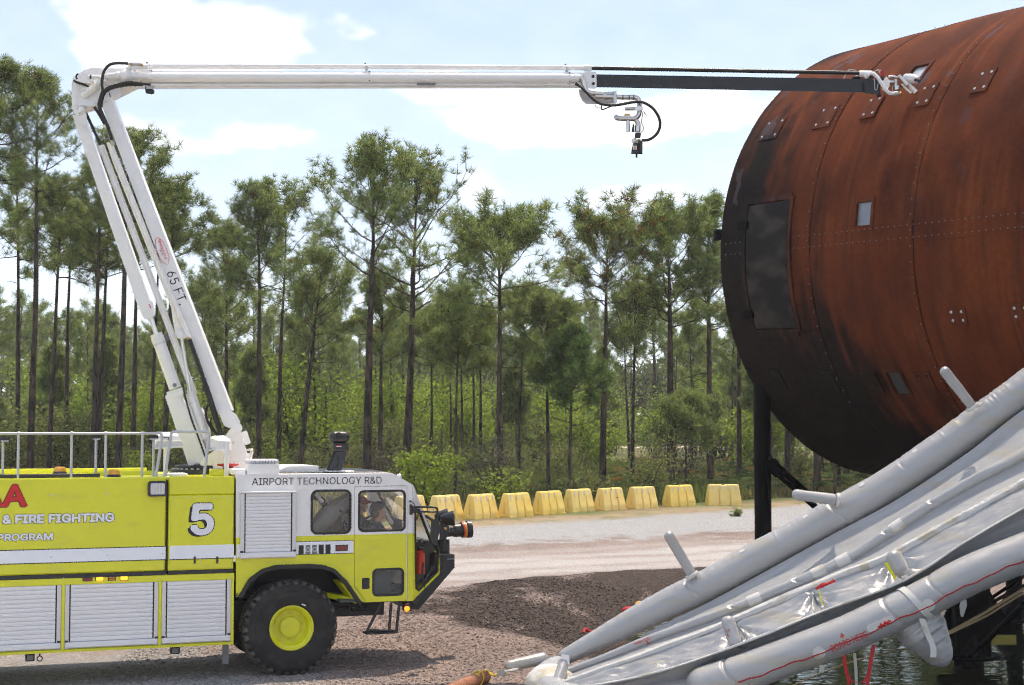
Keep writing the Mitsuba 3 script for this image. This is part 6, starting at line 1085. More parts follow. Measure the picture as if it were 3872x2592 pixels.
for px, py, deg, lab in spots:
    b = ground(px, py); b[2] = float(ground_z(b[0], b[1])) - .015
    k = thing('road_barrier', lab, 'barrier', 'yellow barriers along the edge of the gravel'); cnt = {}
    for n_, d_ in zip(BN, BP_):
        c = cnt.get(n_, 0); cnt[n_] = c + 1; kk = f'{k}__{n_}' + (f'_{c:03d}' if c else '')
        scene[kk] = {**d_, 'to_world': mi.ScalarTransform4f().translate(b.tolist()).rotate([0, 0, 1], float(deg + rng.normal(0, 1.5)))}
# ---------------------------------------------------------------- two people in the cab
def bones(chains, grow=0.0, edge=.03):
    parts = []
    for ch in chains:
        for (a, ra), (b, rb) in zip(ch[:-1], ch[1:]):
            parts.append(m3.Manifold.batch_hull([m3.Manifold.sphere(ra + grow, 14).translate(list(map(float, a))), m3.Manifold.sphere(rb + grow, 14).translate(list(map(float, b)))]))
    m = m3.Manifold.batch_boolean(parts, m3.OpType.Add).refine_to_length(edge).to_mesh(); t = trimesh.Trimesh(m.vert_properties[:, :3], m.tri_verts, process=True); trimesh.smoothing.filter_taubin(t, iterations=6); return t
mat('skin', speckle((.42, .235, .16), .08, 20), .5); mat('shirt_navy', speckle((.035, .042, .062), .2, 25), .85); mat('khaki', speckle((.30, .255, .18), .15, 20), .85); mat('hair_dark', speckle((.05, .046, .043), .3, 60), .7); mat('red_cap', speckle((.26, .03, .03), .15, 30), .8); mat('boot', (.02, .019, .018), .5)
def person(label, u_, v_, z_, cap, reach, turn=0.0):
    """Seated figure facing the front of the truck; z_ is the seat top."""
    k = thing('person', label, 'person'); o = np.array([u_, v_, z_]); R = lambda x, y, z: o + np.array([x, y, z])
    hip, chest, neck = R(0, 0, .10), R(-.06, 0, .42), R(-.03, 0, .58); head = R(.0, 0, .74)
    sh = [R(-.05, s * .19, .50) for s in (-1, 1)]; el = [R(.12 + .05 * reach, s * .25, .27) for s in (-1, 1)]; wr = [R(.34 + .08 * reach, s * .17, .30 + .06 * reach) for s in (-1, 1)]; hd = [w + np.array([.09, 0, .01]) for w in wr]
    hj = [R(.02, s * .10, .06) for s in (-1, 1)]; kn = [R(.38, s * .13, .09) for s in (-1, 1)]; an = [R(.27, s * .13, -.34) for s in (-1, 1)]; toe = [R(.45, s * .14, -.39) for s in (-1, 1)]
    torso = [[(hip, .14), (R(-.05, 0, .25), .135), (chest, .145), (R(-.05, 0, .50), .10), (neck, .058), (R(-.015, 0, .66), .056)]] + [[(chest, .12), (s, .072)] for s in sh]
    arms = [[(s, .066), (e, .047), (w, .030)] for s, e, w in zip(sh, el, wr)]; legs = [[(h, .095), (q, .066), (a, .042)] for h, q, a in zip(hj, kn, an)]
    hands = []
    for s, w, h in zip((-1, 1), wr, hd):
        hands += [[(w, .028), (w + .5 * (h - w), .033), (h, .034)]]
        for i, ln in enumerate((.062, .072, .068, .052)):
            f0 = h + np.array([.02, (i - 1.5) * .019, .008]); f1 = f0 + np.array([ln * .7, 0, -.012]); f2 = f1 + np.array([ln * .25, 0, -.030]); f3 = f2 + np.array([-.010, 0, -.022]); hands.append([(f0, .0105), (f1, .009), (f2, .0085), (f3, .0078)])
        t0 = w + .35 * (h - w) + np.array([0, -s * .028, 0]); hands.append([(t0, .012), (t0 + np.array([.03, -s * .024, -.008]), .0105), (t0 + np.array([.055, -s * .020, -.026]), .009)])
    headc = [[(head + [-.02, 0, .045], .096), (head + [.015, 0, .02], .086), (head + [.035, 0, -.045], .060), (head + [.055, 0, -.075], .034)], [(head + [.085, 0, .01], .016), (head + [.106, 0, -.018], .013), (head + [.096, 0, -.028], .014)], [(head + [.075, 0, -.055], .020), (head + [.082, 0, -.062], .016)], [(head + [0, 0, -.03], .06), (neck, .056)]] + [[(head + [-.012, s * .090, .012], .020), (head + [-.006, s * .092, -.018], .013)] for s in (-1, 1)] + [[(head + [.072, s * .034, .018], .017), (head + [.07, s * .05, .018], .014)] for s in (-1, 1)]
    feet = [[(a, .045), (t, .036)] for a, t in zip(an, toe)]
    add('body', bones(torso + arms + legs + hands + headc + feet, 0, .016), 'skin', k, TM, smooth=True)
    add('shirt', bones(torso[:1] and [[(hip, .14), (R(-.05, 0, .25), .135), (chest, .145), (R(-.05, 0, .50), .10), (R(-.035, 0, .545), .07)]] + torso[1:] + [[(s, .066), (e, .05), (e + .72 * (w - e), .038)] for s, e, w in zip(sh, el, wr)], .016), 'shirt_navy', k, TM, smooth=True)
    add('trousers', bones([[(hip + [0, 0, -.02], .145)] * 1 + [(h, .10), (q, .074), (a + [0, 0, .06], .060)] for h, q, a in zip(hj, kn, an)], .014), 'khaki', k, TM, smooth=True)
    add('boot', [bones([[(a + [0, 0, .05], .050), (a, .050), (t, .040)]], .012) for a, t in zip(an, toe)], 'boot', k, TM, smooth=True)
    if cap:
        add('cap', bones([[(head + [-.02, 0, .075], .094), (head + [.01, 0, .06], .090)], [(head + [.06, -.03, .065], .020), (head + [.15, 0, .055], .012), (head + [.06, .03, .065], .020)]], .008), 'red_cap', k, TM, smooth=True)
    else:
        add('hair', bones([[(head + [-.032, 0, .05], .100), (head + [-.005, 0, .075], .085)], [(head + [-.05, 0, .02], .09), (head + [-.05, 0, -.03], .06)]], .006), 'hair_dark', k, TM, smooth=True)
    add('eye', [sphere(head + [.088, s * .034, .018], .0085, sub=1) for s in (-1, 1)], 'black_print', k, TM, smooth=True)
zseat = t_(0, 480, .55)[2] - .74
person('dark-haired person in a navy shirt and khaki trousers sitting behind the cab door', t_(975, 0, .55)[0], .55, zseat, False, .4)
person('person in a red cap sitting at the steering wheel in the middle of the cab', t_(800, 0, 1.45)[0], 1.45, t_(0, 375, 1.45)[2] - .80, True, .9)
# ---------------------------------------------------------------- far beyond the trees
def far_box(name, label, cat_, x0, x1, Y, h, m, depth=2.4):
    a, b = at(x0, HOR, Y)[0], at(x1, HOR, Y)[0]; z = float(ground_z((a + b) / 2, Y)); k = thing(name, label, cat_)
    add('body', box(a, b, Y, Y + depth, z + .35, z + h, .04), m, k); add('roof', box(a - .06, b + .06, Y - .06, Y + depth + .06, z + h + .002, z + h + .10, .02), 'white_paint', k); add('door', box(a + .3 * (b - a), a + .62 * (b - a), Y - .04, Y - .002, z + .45, z + h - .25, .01), 'alu_rail', k)
    add('wheel', [cyl((a + f * (b - a), Y - .05, z + .33), (a + f * (b - a), Y + .25, z + .33), .34, 14) for f in (.25, .8)], 'rubber', k)
far_box('site_trailer', 'small white trailer glimpsed between distant trunks beside the sandy track', 'trailer', 2448, 2482, 263, 2.0, 'white_paint'); far_box('site_trailer', 'long dark trailer glimpsed between distant trunks near the black leg', 'trailer', 2752, 2852, 267, 2.9, 'satin_black')
# ---------------------------------------------------------------- trees, shrubs, undergrowth
def bark(p, n, uv):
    pl = noise(p.x * 9 + p.y * 7, p.z * 2.6, 3); f = fbm(p.x * 24, p.y * 24, p.z * 7, 3)
    c = mix((.022, .018, .0155), (.085, .066, .055), smoothstep(.3, .72, .5 * pl + .5 * f))
    return mix(c, mi.Color3f(.135, .085, .058), .55 * smoothstep(.62, .75, noise(p.x * 5, p.y * 5, p.z * 1.3)))
mat('bark', proc(bark), .9, specular=.2)
scene['needles'] = {'type': 'principledthin', 'base_color': {'type': 'mesh_attribute', 'name': 'vertex_color'}, 'roughness': .5, 'diff_trans': 1.1, 'spec_trans': 0.0, 'eta': 1.35}
scene['leaf'] = {**scene['needles'], 'diff_trans': 1.15}

def bough(p0, d0, L, r0, r, up=.25, n=5, wig=.16):
    """One curved branch: points and radii."""
    P = [np.array(p0, float)]; d = np.array(d0, float); d /= np.linalg.norm(d)
    for i in range(n):
        d = d + r.normal(0, wig, 3) + np.array([0, 0, up / n]); d /= np.linalg.norm(d); P.append(P[-1] + d * L / n)
    return np.array(P), np.linspace(r0, max(r0 * .28, .012), n + 1), d
def tufts(C, D, r, k=18, L=.30, w=.030, col=None, brown=.03):
    """Needle sprays at centres C pointing along D: thin triangles, one tint per spray."""
    C = np.asarray(C); D = np.asarray(D); n = len(C)
    v = r.normal(0, 1, (n, k, 3)); v /= np.linalg.norm(v, axis=2, keepdims=True)
    v = v * .95 + D[:, None] * r.uniform(.15, .9, (n, 1, 1)) + np.array([0, 0, .22]); v /= np.linalg.norm(v, axis=2, keepdims=True)
    s = np.cross(v, r.normal(0, 1, (n, k, 3))); s /= np.linalg.norm(s, axis=2, keepdims=True) + 1e-9
    ln = L * r.uniform(.65, 1.15, (n, k, 1)); ww = w * r.uniform(.7, 1.3, (n, k, 1))
    b = C[:, None] + v * ln * .06
    tip = b + v * ln - np.array([0, 0, .10]) * ln * ln / L
    V = np.stack([b - s * ww * .5, b + s * ww * .5, tip + s * ww * .22, tip - s * ww * .22], 2).reshape(-1, 3)
    i = np.arange(n * k)[:, None] * 4
    F = np.vstack([i + [0, 1, 2], i + [0, 2, 3]])
    t = np.clip(r.normal(.45, .3, (n, 1)), 0, 1); c = np.asarray(col[0]) * (1 - t) + np.asarray(col[1]) * t
    br = r.random(n) < brown; c[br] = np.array([.17, .105, .03]) * r.uniform(.7, 1.2, (br.sum(), 1))
    return V, F, np.repeat(c, 4 * k, axis=0)
def pine(seed, H, r0, crown0, hw, lean=(0, 0), dens=1.0, k=17, nl=.36, nw=.028, fork=0.0, top=.35, col=None, brown=.03, sparse=0.0, dead=4):
    """A pine in its own frame: (trunk mesh with limbs, needle mesh, colours). crown0 = height of the lowest live limb, hw = crown half width."""
    r = np.random.default_rng(seed)
    n = 14; t = np.linspace(0, 1, n)
    ph = r.uniform(0, 6.3, 4); amp = r.uniform(.05, .22) * H / 22
    ax = np.stack([lean[0] * t ** 1.2 + amp * np.sin(ph[0] + 3.2 * t) * t + .4 * amp * np.sin(ph[1] + 9 * t) * t, lean[1] * t + amp * np.sin(ph[2] + 3 * t) * t, t * H], 1)
    rad = r0 * np.where(t < .06, 1.25 - 4 * t, 1.0) * np.maximum(1 - .82 * t ** 1.25, .06)
    parts = [tube(ax, rad, 9, caps=False)]
    trunk = parts[0]; q = trunk.vertices * np.array([5, 5, 1.6]); trunk.vertices += (meshkit.noise(q, 3)[:, None] - .5) * r0 * .22 * np.array([1, 1, 0])
    axis = lambda z: np.array([np.interp(z, ax[:, 2], ax[:, i]) for i in range(3)])
    rad_at = lambda z: np.interp(z, ax[:, 2], rad)
    C, D = [], []
    nb = int(r.integers(25, 32) * dens ** .5)
    zs = np.sort(crown0 + (H * .985 - crown0) * r.random(nb) ** .92); phi = r.uniform(0, 6.3)
    leaders = [None]
    for z in zs:
        u = (z - crown0) / max(H - crown0, 1e-6); phi += 2.4 + r.normal(0, .35)
        shape = (.62 + .55 * math.sin(min(u * 2.6 + .25, 3.1))) * (1 - (1 - top) * u ** 2.4)
        if u < .25 and r.random() < .35 + sparse: continue
        L = hw * shape * r.uniform(.6, 1.12); el = math.radians(5 + 52 * u + r.normal(0, 8))
        d = np.array([math.cos(phi) * math.cos(el), math.sin(phi) * math.cos(el), math.sin(el)])
        P, R, dl = bough(axis(z), d, L, min(.34 * rad_at(z) + .012, .075 * r0 / .2 + .01), r, .45, 6, .15)
        parts.append(tube(P, R, 5, caps=False))
        for j in range(1, len(P)):
            f = j / (len(P) - 1)
            for _ in range(1 if f < .45 else 2 + (r.random() < .5)):
                if f < .5 and r.random() < .72: continue
                dd = (P[j] - P[j - 1]); dd /= np.linalg.norm(dd); dd = dd + r.normal(0, .62, 3) + np.array([0, 0, .35]); dd /= np.linalg.norm(dd)
                S, SR, sd = bough(P[j], dd, (.16 + .20 * r.random()) * hw * (1.15 - .5 * f), max(R[j] * .45, .010), r, .5, 3, .2)
                parts.append(tube(S, SR, 3, caps=False))
                for s, e in zip(S[1:], (.35, .75, 1)):
                    if r.random() < e:
                        for _ in range(1 + int(r.random() < .75 * dens)):
                            C.append(s + r.normal(0, .14, 3)); D.append(sd)
        C.append(P[-1]); D.append(dl)
    for _ in range(int(8 * dens)):
        C.append(axis(H) + r.normal(0, .3, 3) * np.array([1, 1, .6])); D.append(np.array([0, 0, 1.0]))
    for _ in range(dead):                                            # dead stubs below the crown
        z = r.uniform(.35 * crown0, crown0); a = r.uniform(0, 6.3)
        P, R, _d = bough(axis(z), [math.cos(a), math.sin(a), .1], r.uniform(.3, 1.6), .03, r, .1, 3, .25); parts.append(tube(P, R, 3, caps=False))
    V, F, c = tufts(C, D, r, k, nl, nw, col or ((.150, .200, .060), (.35, .42, .150)), brown)
    return cat(parts), trimesh.Trimesh(V, F, process=False), c
def plant_tree(name, label, x, y, made, group=None, cat_='pine tree', crown='crown'):
    k = thing(name, label, cat_, group)
    M = np.eye(4); M[:3, 3] = [x, y, float(ground_z(x, y)) - .06]
    tr, nd, c = made
    add('trunk', tr, 'bark', k, M, smooth=True)
    add(crown, nd, 'needles', k, M, smooth=False, color=c)
    return k
PX = 1.6527                                                          # the list below was measured on a view of the photograph 2343 pixels wide
def pine_at(seed, xb, xt, yt, Y, wpx, ycrown, hwpx, label, group=None, **kw):
    """Foot at column xb, top at (xt, yt), lowest live limb at row ycrown, Y metres away."""
    b = at(xb * PX, HOR, Y); tp = at(xt * PX, yt * PX, Y); H = tp[2]
    c0 = at(xb * PX, ycrown * PX, Y)[2]; s = PX / F_PX * Y
    hw = hwpx * s * 1.74
    return plant_tree('pine_tree', label, b[0], Y, pine(seed, H - hw * (.30 + .5 * kw.get('top', .35)), wpx * s / 2, max(c0, 1.5), hw, (tp[0] - b[0], 0), **kw), group)
FRONT = [
    (1, -14, -4, 120, 84, 17, 420, 62, 'tall pine cut off by the left edge of the photo', {}),
    (2, 70, 92, 148, 86, 17, 470, 88, 'tallest pine left of the white boom elbow, with a broad dark crown', dict(dens=1.25)),
    (3, 40, 48, 330, 96, 13, 640, 52, 'slim pine behind the tallest one, second trunk from the left edge', {}),
    (4, 113, 140, 395, 92, 13, 650, 62, 'pine with a forked lean left of the boom, crown just below the tallest crown', {}),
    (5, 152, 160, 470, 100, 13, 640, 55, 'straight dark-trunked pine standing left of the folded boom arm', {}),
    (6, 213, 226, 330, 88, 15, 620, 68, 'left trunk of the close pair of pines behind the boom arm', {}),
    (7, 226, 250, 440, 93, 14, 660, 56, 'right trunk of the close pair of pines behind the boom arm', {}),
    (8, 272, 292, 285, 86, 18, 560, 82, 'thick-trunked pine rising behind the two boom arms', dict(dens=1.2)),
    (9, 305, 322, 400, 98, 14, 640, 60, 'pine just right of the thick trunk behind the boom arms', {}),
    (10, 343, 366, 470, 104, 11, 650, 50, 'thin pine seen between the two boom arms', {}),
    (11, 374, 402, 405, 90, 15, 620, 70, 'pine right of the boom arm with bare dead twigs on its right side', dict(dead=14, sparse=.15)),
    (12, 515, 520, 505, 106, 10, 760, 60, 'round-crowned pine beside the boom foot, left of the paired pines', {}),
    (13, 592, 592, 408, 92, 15, 680, 66, 'left pine of the even pair right of the boom foot', dict(dens=1.3, top=.6)),
    (14, 638, 652, 405, 95, 12, 690, 84, 'right pine of the even pair right of the boom foot', dict(dens=1.2, top=.55)),
    (15, 684, 735, 560, 86, 14, 800, 78, 'pine leaning to the right above the cab roof camera', dict(sparse=.1)),
    (16, 722, 716, 640, 108, 9, 830, 50, 'slim pine just right of the leaning one above the cab', {}),
    (17, 840, 852, 300, 78, 21, 640, 98, 'tallest pine in the middle of the tree row, bare lower trunk with long limbs', dict(dens=1.15, sparse=.1, dead=6)),
    (18, 870, 872, 610, 96, 13, 850, 52, 'pine tucked behind the tallest middle pine', {}),
    (19, 930, 950, 342, 80, 21, 720, 128, 'wide spreading pine with rising limbs right of the tallest middle pine', dict(dens=1.2, sparse=.05)),
    (20, 1042, 1046, 650, 72, 9, 880, 52, 'thin straight pine rising from behind the second barrier', {}),
    (21, 1147, 1140, 446, 69, 17, 720, 98, 'open airy pine standing alone against the sky below the hanging nozzle', dict(sparse=.1, dens=.95)),
    (22, 1186, 1194, 640, 82, 10, 860, 62, 'pine close behind the airy one, lower crown', {}),
    (23, 1255, 1250, 660, 74, 10, 900, 66, 'pine behind the fourth barrier from the left', {}),
    (24, 1302, 1310, 742, 72, 10, 950, 52, 'small dark green pine with a pointed crown behind the middle barriers', dict(dens=.75, top=.12, sparse=.1, col=((.085, .15, .045), (.19, .28, .085)), brown=0)),
    (25, 1378, 1388, 460, 77, 17, 700, 92, 'pine with a yellowing dome-shaped crown', dict(dens=1.45, top=.75, brown=.22)),
    (26, 1446, 1452, 650, 92, 10, 860, 66, 'middle-height pine between the yellowing one and the one by the hull', {}),
    (27, 1535, 1528, 446, 80, 20, 760, 76, 'thick-trunked pine second from the rusty hull', dict(dens=1.4, top=.7)),
    (28, 1625, 1618, 450, 82, 17, 760, 66, 'pine standing nearest to the left edge of the rusty hull', dict(dens=1.4, top=.7)),
    (29, 1568, 1572, 895, 76, 6, 1035, 46, 'young pine no taller than the trunks beside it, near the hull', dict(dens=.9, top=.2, sparse=.1, brown=0)),
    (30, 1690, 1696, 520, 96, 13, 760, 66, 'pine trunk showing just right of the black hull leg', {}),
    (31, 465, 470, 640, 122, 10, 800, 58, 'distant round pine in the gap right of the boom arm', {}),
    (32, 985, 990, 700, 98, 9, 860, 60, 'thin pine between the wide spreading pine and the second barrier', {}),
    (34, 1800, 1806, 520, 88, 15, 720, 66, 'pine behind the hull, trunk seen under its belly next to the black leg', {}),
    (35, 1868, 1872, 560, 80, 18, 760, 66, 'thick trunk seen under the hull belly right of the stays', {}),
    (36, 1935, 1940, 540, 92, 15, 740, 66, 'pine trunk seen under the lowest part of the hull', {}),
    (37, 2040, 2046, 520, 84, 15, 720, 70, 'pine hidden by the hull and mirrored in the pond', {}),
    (38, 2150, 2155, 500, 90, 15, 720, 70, 'second pine hidden by the hull and mirrored in the pond', {}),
    (39, 2280, 2280, 520, 84, 15, 720, 76, 'pine at the far right, hidden by the hull and mirrored in the pond', {}),
    (33, 1100, 1096, 700, 104, 9, 880, 56, 'slim pine left of the airy one', {}),
]
for s, xb, xt, yt, Y, w, yc, hw, lab, kw in FRONT:
    kw = dict(kw); pine_at(100 + s, xb, xt, yt, Y, w, yc, hw, lab, **kw)

# the woods behind: a few pines and leafy shrubs, planted again and again
PROTO = []
for i in range(7):
    r = np.random.default_rng(500 + i); H = 17 + 1.0 * i
    PROTO.append((H, pine(520 + i, H, .15 + .012 * i, H * r.uniform(.50, .66), H * r.uniform(.13, .18), (r.normal(0, .5), 0), dens=.7, k=9, nl=.5, nw=.055, sparse=.1)))
for i in range(3):
    H = 6.5 + 2 * i; PROTO.append((H, pine(540 + i, H, .06 + .02 * i, H * .30, H * .17, (.2, 0), dens=1.0, k=10, nl=.42, nw=.05, top=.25, brown=0, dead=2)))
def shrub(seed, H, W, nleaf, size, col, stems=5, bare=.15):
    r = np.random.default_rng(seed); parts = []; C = []
    for i in range(stems):
        a = r.uniform(0, 6.3); P, R, d = bough([r.normal(0, .12 * W), r.normal(0, .12 * W), 0], [math.cos(a) * .45, math.sin(a) * .45, 1], H * r.uniform(.6, .95), .012 + .012 * H, r, .3, 6, .22)
        parts.append(tube(P, R, 5, caps=False))
        for j in range(2, len(P)):
            for _ in range(3):
                b = r.uniform(0, 6.3); Q, S, _d = bough(P[j], [math.cos(b), math.sin(b), r.uniform(-.1, .8)], W * r.uniform(.25, .62), R[j] * .5, r, .3, 4, .3)
                parts.append(tube(Q, S, 3, caps=False))
                for q in Q[1:]: C.append(q)
    C = np.array(C); n = nleaf; c = C[r.integers(0, len(C), n)] + r.normal(0, .055 * (H + W), (n, 3)) * np.array([1, 1, .7]); c[:, 2] = np.abs(c[:, 2]) + .05
    a = r.normal(0, 1, (n, 3)); a[:, 2] *= .5; a /= np.linalg.norm(a, axis=1, keepdims=True); b = np.cross(a, r.normal(0, 1, (n, 3))); b /= np.linalg.norm(b, axis=1, keepdims=True)
    s = size * r.uniform(.6, 1.3, (n, 1))
    V = np.stack([c, c + a * s * .5 + b * s * .28, c + a * s, c + a * s * .5 - b * s * .28], 1).reshape(-1, 3); i = np.arange(n)[:, None] * 4
    t = np.clip(r.normal(.5, .3, (n, 1)), 0, 1); k = np.asarray(col[0]) * (1 - t) + np.asarray(col[1]) * t
    return cat(parts), trimesh.Trimesh(V, np.vstack([i + [0, 1, 2], i + [0, 2, 3]]), process=False), np.repeat(k, 4, axis=0)
LEAFY = ((.155, .235, .028), (.38, .48, .085)); OLIVE = ((.13, .165, .05), (.27, .30, .11)); GREYG = ((.115, .125, .08), (.21, .21, .135))
SHRUBS = [(6.0, shrub(600, 6.0, 3.8, 3200, .27, LEAFY)), (8.5, shrub(601, 8.5, 4.4, 4200, .30, LEAFY)), (3.0, shrub(602, 3.0, 2.4, 1700, .20, LEAFY)), (5.5, shrub(603, 5.5, 3.4, 2400, .25, OLIVE)), (2.2, shrub(604, 2.2, 2.4, 1300, .16, OLIVE)), (2.6, shrub(605, 2.6, 2.6, 900, .15, GREYG, 7))]
def group_of(name, made, m='needles'):
    tr, cr, c = made
    scene[name] = {'type': 'shapegroup', 'trunk': ply(tr, 'bark', smooth=True), 'crown': ply(cr, m, smooth=False, color=c)}
for i, (H, m_) in enumerate(PROTO): group_of(f'pine_shape_{i:03d}', m_)
for i, (H, m_) in enumerate(SHRUBS): group_of(f'shrub_shape_{i:03d}', m_, 'leaf')
def instance(name, gid, x, y, sc, rot, label, category, group):
    k = thing(name, label, category, group)
    scene[k] = {'type': 'instance', 'group': {'type': 'ref', 'id': gid}, 'to_world': mi.ScalarTransform4f().translate([float(x), float(y), float(ground_z(x, y)) - .05]).rotate([0, 0, 1], float(rot)).scale(float(sc))}
def where(x, y, what):
    c = (1936 + 5784 * x / y) / PX
    side_ = ('left of the boom' if c < 400 else 'right of the boom foot' if c < 650 else 'above the cab' if c < 930 else 'behind the left barriers' if c < 1290 else 'behind the right barriers' if c < 1640 else 'behind the hull')
    return f"{what} {'just behind the front pines' if y < 140 else 'deep in the woods' if y < 220 else 'far back'}, {side_}"
r = np.random.default_rng(77); pts = []
while len(pts) < 240:
    y = 98 + 230 * r.random() ** 1.15; x = r.uniform(-.36, .36) * y
    if x > 8 and 236 < y < 276 or y > 268 and r.random() < .8: continue
    if all((x - a) ** 2 + (y - b) ** 2 > (2.6 + .01 * y) ** 2 for a, b in pts): pts.append((x, y))
for x, y in pts:
    small = r.random() < .2
    i = int(r.integers(7, 10)) if small else int(r.integers(0, 7))
    instance('pine_tree', f'pine_shape_{i:03d}', x, y, min((3.2 + .074 * y) * r.uniform(.72, 1.16), 21) / PROTO[i][0] if not small else r.uniform(.8, 1.1), r.uniform(0, 360), where(x, y, 'young pine' if small else 'pine'), 'pine tree', 'pines deeper in the woods')
pts = []
while len(pts) < 150:
    y = 88 + 130 * r.random() ** 1.2; x = r.uniform(-.36, .36) * y
    right = x / y > .06
    if r.random() < (.6 if right else .0): continue
    if all((x - a) ** 2 + (y - b) ** 2 > 2.2 ** 2 for a, b in pts): pts.append((x, y))
for x, y in pts:
    i = int(r.choice([0, 1, 2, 3, 3, 4])) if y > 105 else int(r.choice([2, 4, 4, 3, 5]))
    instance('shrub', f'shrub_shape_{i:03d}', x, y, r.uniform(.8, 1.25), r.uniform(0, 360), where(x, y, ('bright leafy tall shrub', 'bright leafy tree-high shrub', 'bright leafy low shrub', 'olive green shrub', 'low olive green shrub', 'grey-green twiggy shrub')[i]), 'shrub', 'shrubs of the undergrowth')
r = np.random.default_rng(5); pts = []
while len(pts) < 46:                                                 # the wood beyond the far bank: under the hull's belly and mirrored in the pond
    y = r.uniform(74, 118); x = r.uniform(.15, .46) * y
    if all((x - a) ** 2 + (y - b) ** 2 > 2.4 ** 2 for a, b in pts): pts.append((x, y))
for x, y in pts:
    i = int(r.integers(0, 10)); instance('pine_tree', f'pine_shape_{i:03d}', x, y, r.uniform(12, 17) / PROTO[i][0] if i < 7 else 1.0, r.uniform(0, 360), 'pine beyond the far bank of the pond, behind the hull', 'pine tree', 'pines beyond the pond')
def own_shrub(seed, px, Y, H, W, n, size, col, label, name='shrub', cat_='shrub', **kw):
    b = at(px * PX, HOR, Y); plant_tree(name, label, b[0], Y, shrub(seed, H, W, n, size, col, **kw), None, cat_)
own_shrub(700, 968, 63, 3.0, 1.35, 2300, .16, LEAFY, 'bright leafy bush standing directly behind the cab windscreen')
own_shrub(701, 1112, 68, 3.3, 3.0, 900, .14, GREYG, 'crooked grey-green scrub tree behind the second barrier', 'scrub_tree', 'scrub tree', stems=3)
own_shrub(702, 1470, 70, 3.6, 3.0, 1000, .14, OLIVE, 'crooked scrub tree behind the barriers left of the young pine', 'scrub_tree', 'scrub tree', stems=2)
own_shrub(703, 1158, 63, 2.0, 1.3, 700, .16, LEAFY, 'small bright green bush between the second and third barrier')
own_shrub(704, 1350, 66, 1.6, 2.2, 900, .13, OLIVE, 'low olive bush behind the fourth and fifth barrier')
own_shrub(705, 1690, 60.5, .38, .42, 120, .09, LEAFY, 'small weed growing on the gravel in front of the last barrier', 'weed', 'weed')
# undergrowth: grass and saw palmetto fans
def grass(n, seed):
    r = np.random.default_rng(seed); Y = 57 + 78 * r.random(n) ** 1.3; X = r.uniform(-.36, .36, n) * Y
    e = Y - (54 + 1.05 * (np.clip(X, -14, 16) + 1.1)); keep = e > 6.2 + 2 * r.random(n); X, Y = X[keep], Y[keep]; n = len(X)
    dens = meshkit.fbm(np.stack([X * .12, Y * .12, 0 * X], 1), 3, 9)
    k = 7; Z = ground_z(X, Y); h = (.35 + .75 * np.clip(dens * 1.6 - .35, 0, 1)) * r.uniform(.6, 1.2, n)
    a = r.uniform(0, 6.3, (n, k)); o = r.normal(0, .16, (n, k, 2)); w = .045
    base = np.stack([X[:, None] + o[..., 0], Y[:, None] + o[..., 1], np.broadcast_to(Z[:, None], (n, k))], -1)
    tip = base + np.stack([np.cos(a) * .35 * h[:, None], np.sin(a) * .35 * h[:, None], h[:, None] * r.uniform(.7, 1.1, (n, k))], -1)
    s = np.stack([-np.sin(a), np.cos(a), 0 * a], -1) * w
    V = np.stack([base - s, base + s, tip], 2).reshape(-1, 3); F = np.arange(len(V)).reshape(-1, 3)
    t = np.clip(r.normal(dens[:, None] * 1.6 - .3, .25, (n, 1)), 0, 1); c = np.array([.27, .225, .11]) * (1 - t) + np.array([.14, .185, .05]) * t
    return trimesh.Trimesh(V, F, process=False), np.repeat(np.repeat(c, k, 0), 3, 0)
gm, gc = grass(26000, 21)
add('tall_grass', gm, 'needles', smooth=False, color=gc, kind='stuff', label='tall dry and green grass covering the floor of the pine woods', category='grass')
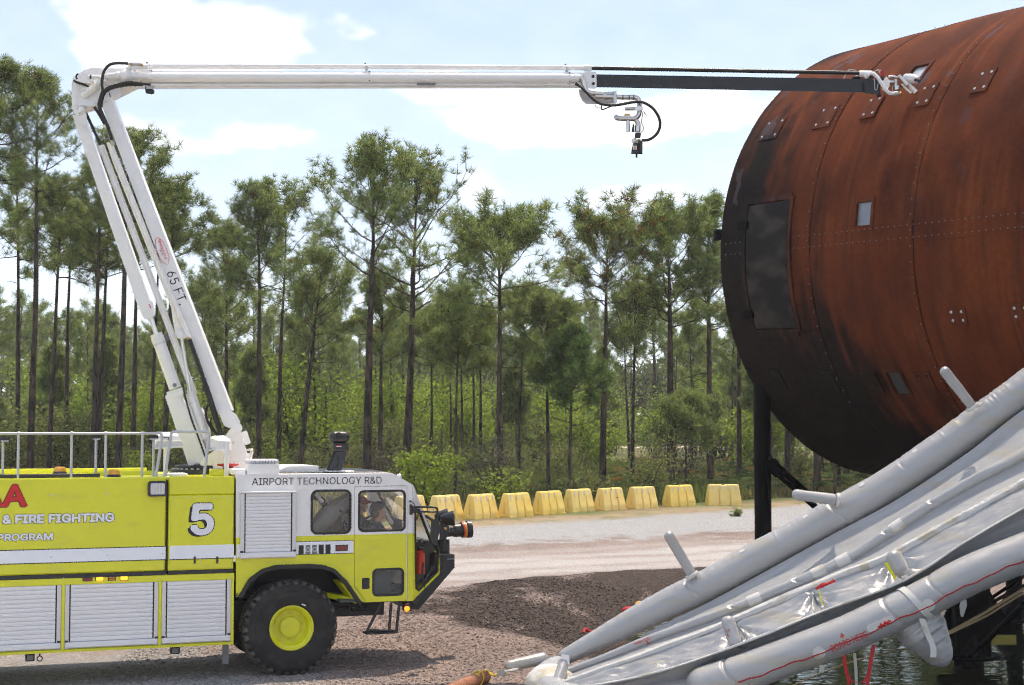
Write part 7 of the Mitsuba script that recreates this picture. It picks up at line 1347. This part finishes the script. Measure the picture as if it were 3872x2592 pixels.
def palmettos(n, seed):
    r = np.random.default_rng(seed); VV, FF, CC = [], [], []; at_ = 0
    for _ in range(n):
        Y = 74 + 60 * r.random() ** 1.2; X = r.uniform(-.36, .36) * Y; z = float(ground_z(X, Y)); old = r.random() < .16
        for f in range(6):
            a = r.uniform(0, 6.3); el = r.uniform(.5, 1.2); L = r.uniform(.5, 1.0); c = np.array([X + math.cos(a) * .5, Y + math.sin(a) * .5, z + L * math.sin(el)])
            d = np.array([math.cos(a), math.sin(a), .25]); s = np.array([-math.sin(a), math.cos(a), 0]); u = np.cross(s, d)
            th = np.linspace(-1.9, 1.9, 12); col = np.array([.30, .15, .03]) if old and f % 2 else np.array([.085, .125, .045]) * r.uniform(.8, 1.4)
            for t in th:
                v = d * math.cos(t) + u * 0 + s * math.sin(t); p = np.cross(v, u); R = .62 * L
                VV += [c - p * .012, c + v * R * .6 + p * .035, c + v * R - np.array([0, 0, .08]), c + v * R * .6 - p * .035]; FF += [[at_, at_ + 1, at_ + 2], [at_, at_ + 2, at_ + 3]]; CC += [col] * 4; at_ += 4
    return trimesh.Trimesh(np.array(VV), np.array(FF), process=False), np.array(CC)
pm, pc = palmettos(420, 31)
add('palmetto', pm, 'needles', smooth=False, color=pc, kind='stuff', label='saw palmetto fans, some dried orange, among the pine trunks', category='palmetto')

# the wood goes on behind as one mass
def far_wood(seed, n=3400):
    r = np.random.default_rng(seed); Y = r.uniform(276, 345, n); X = r.uniform(-.40, .40, n) * Y; hgt = 12 + 8 * meshkit.fbm(np.stack([X * .05, 0 * X, 0 * X], 1), 3, 4); Z = hgt * r.random(n) ** .8
    V, F, c = tufts(np.stack([X, Y, Z + .4], 1), np.tile([0, 0, .3], (n, 1)), r, 16, 2.6, .5, ((.070, .095, .035), (.150, .180, .070)), 0)
    return trimesh.Trimesh(V, F, process=False), c
fm, fc = far_wood(91)
add('far_wood', fm, 'needles', smooth=False, color=fc, kind='stuff', label='far-off wood closing the view behind the pines', category='wood')
# ---------------------------------------------------------------- the air between here and the far trees
scene['air'] = {'type': 'homogeneous', 'albedo': rgb(.95, .95, .95), 'sigma_t': .00032, 'phase': {'type': 'isotropic'}}
scene['haze'] = {'type': 'cube', 'to_world': mi.ScalarTransform4f().translate([0, 190, 14]).scale([260, 260, 17.5]), 'bsdf': {'type': 'null'}, 'interior': {'type': 'ref', 'id': 'air'}}
labels['haze'] = {'kind': 'stuff', 'label': 'thin summer haze hanging in the air', 'category': 'haze'}
scene['camera']['medium'] = {'type': 'ref', 'id': 'air'}
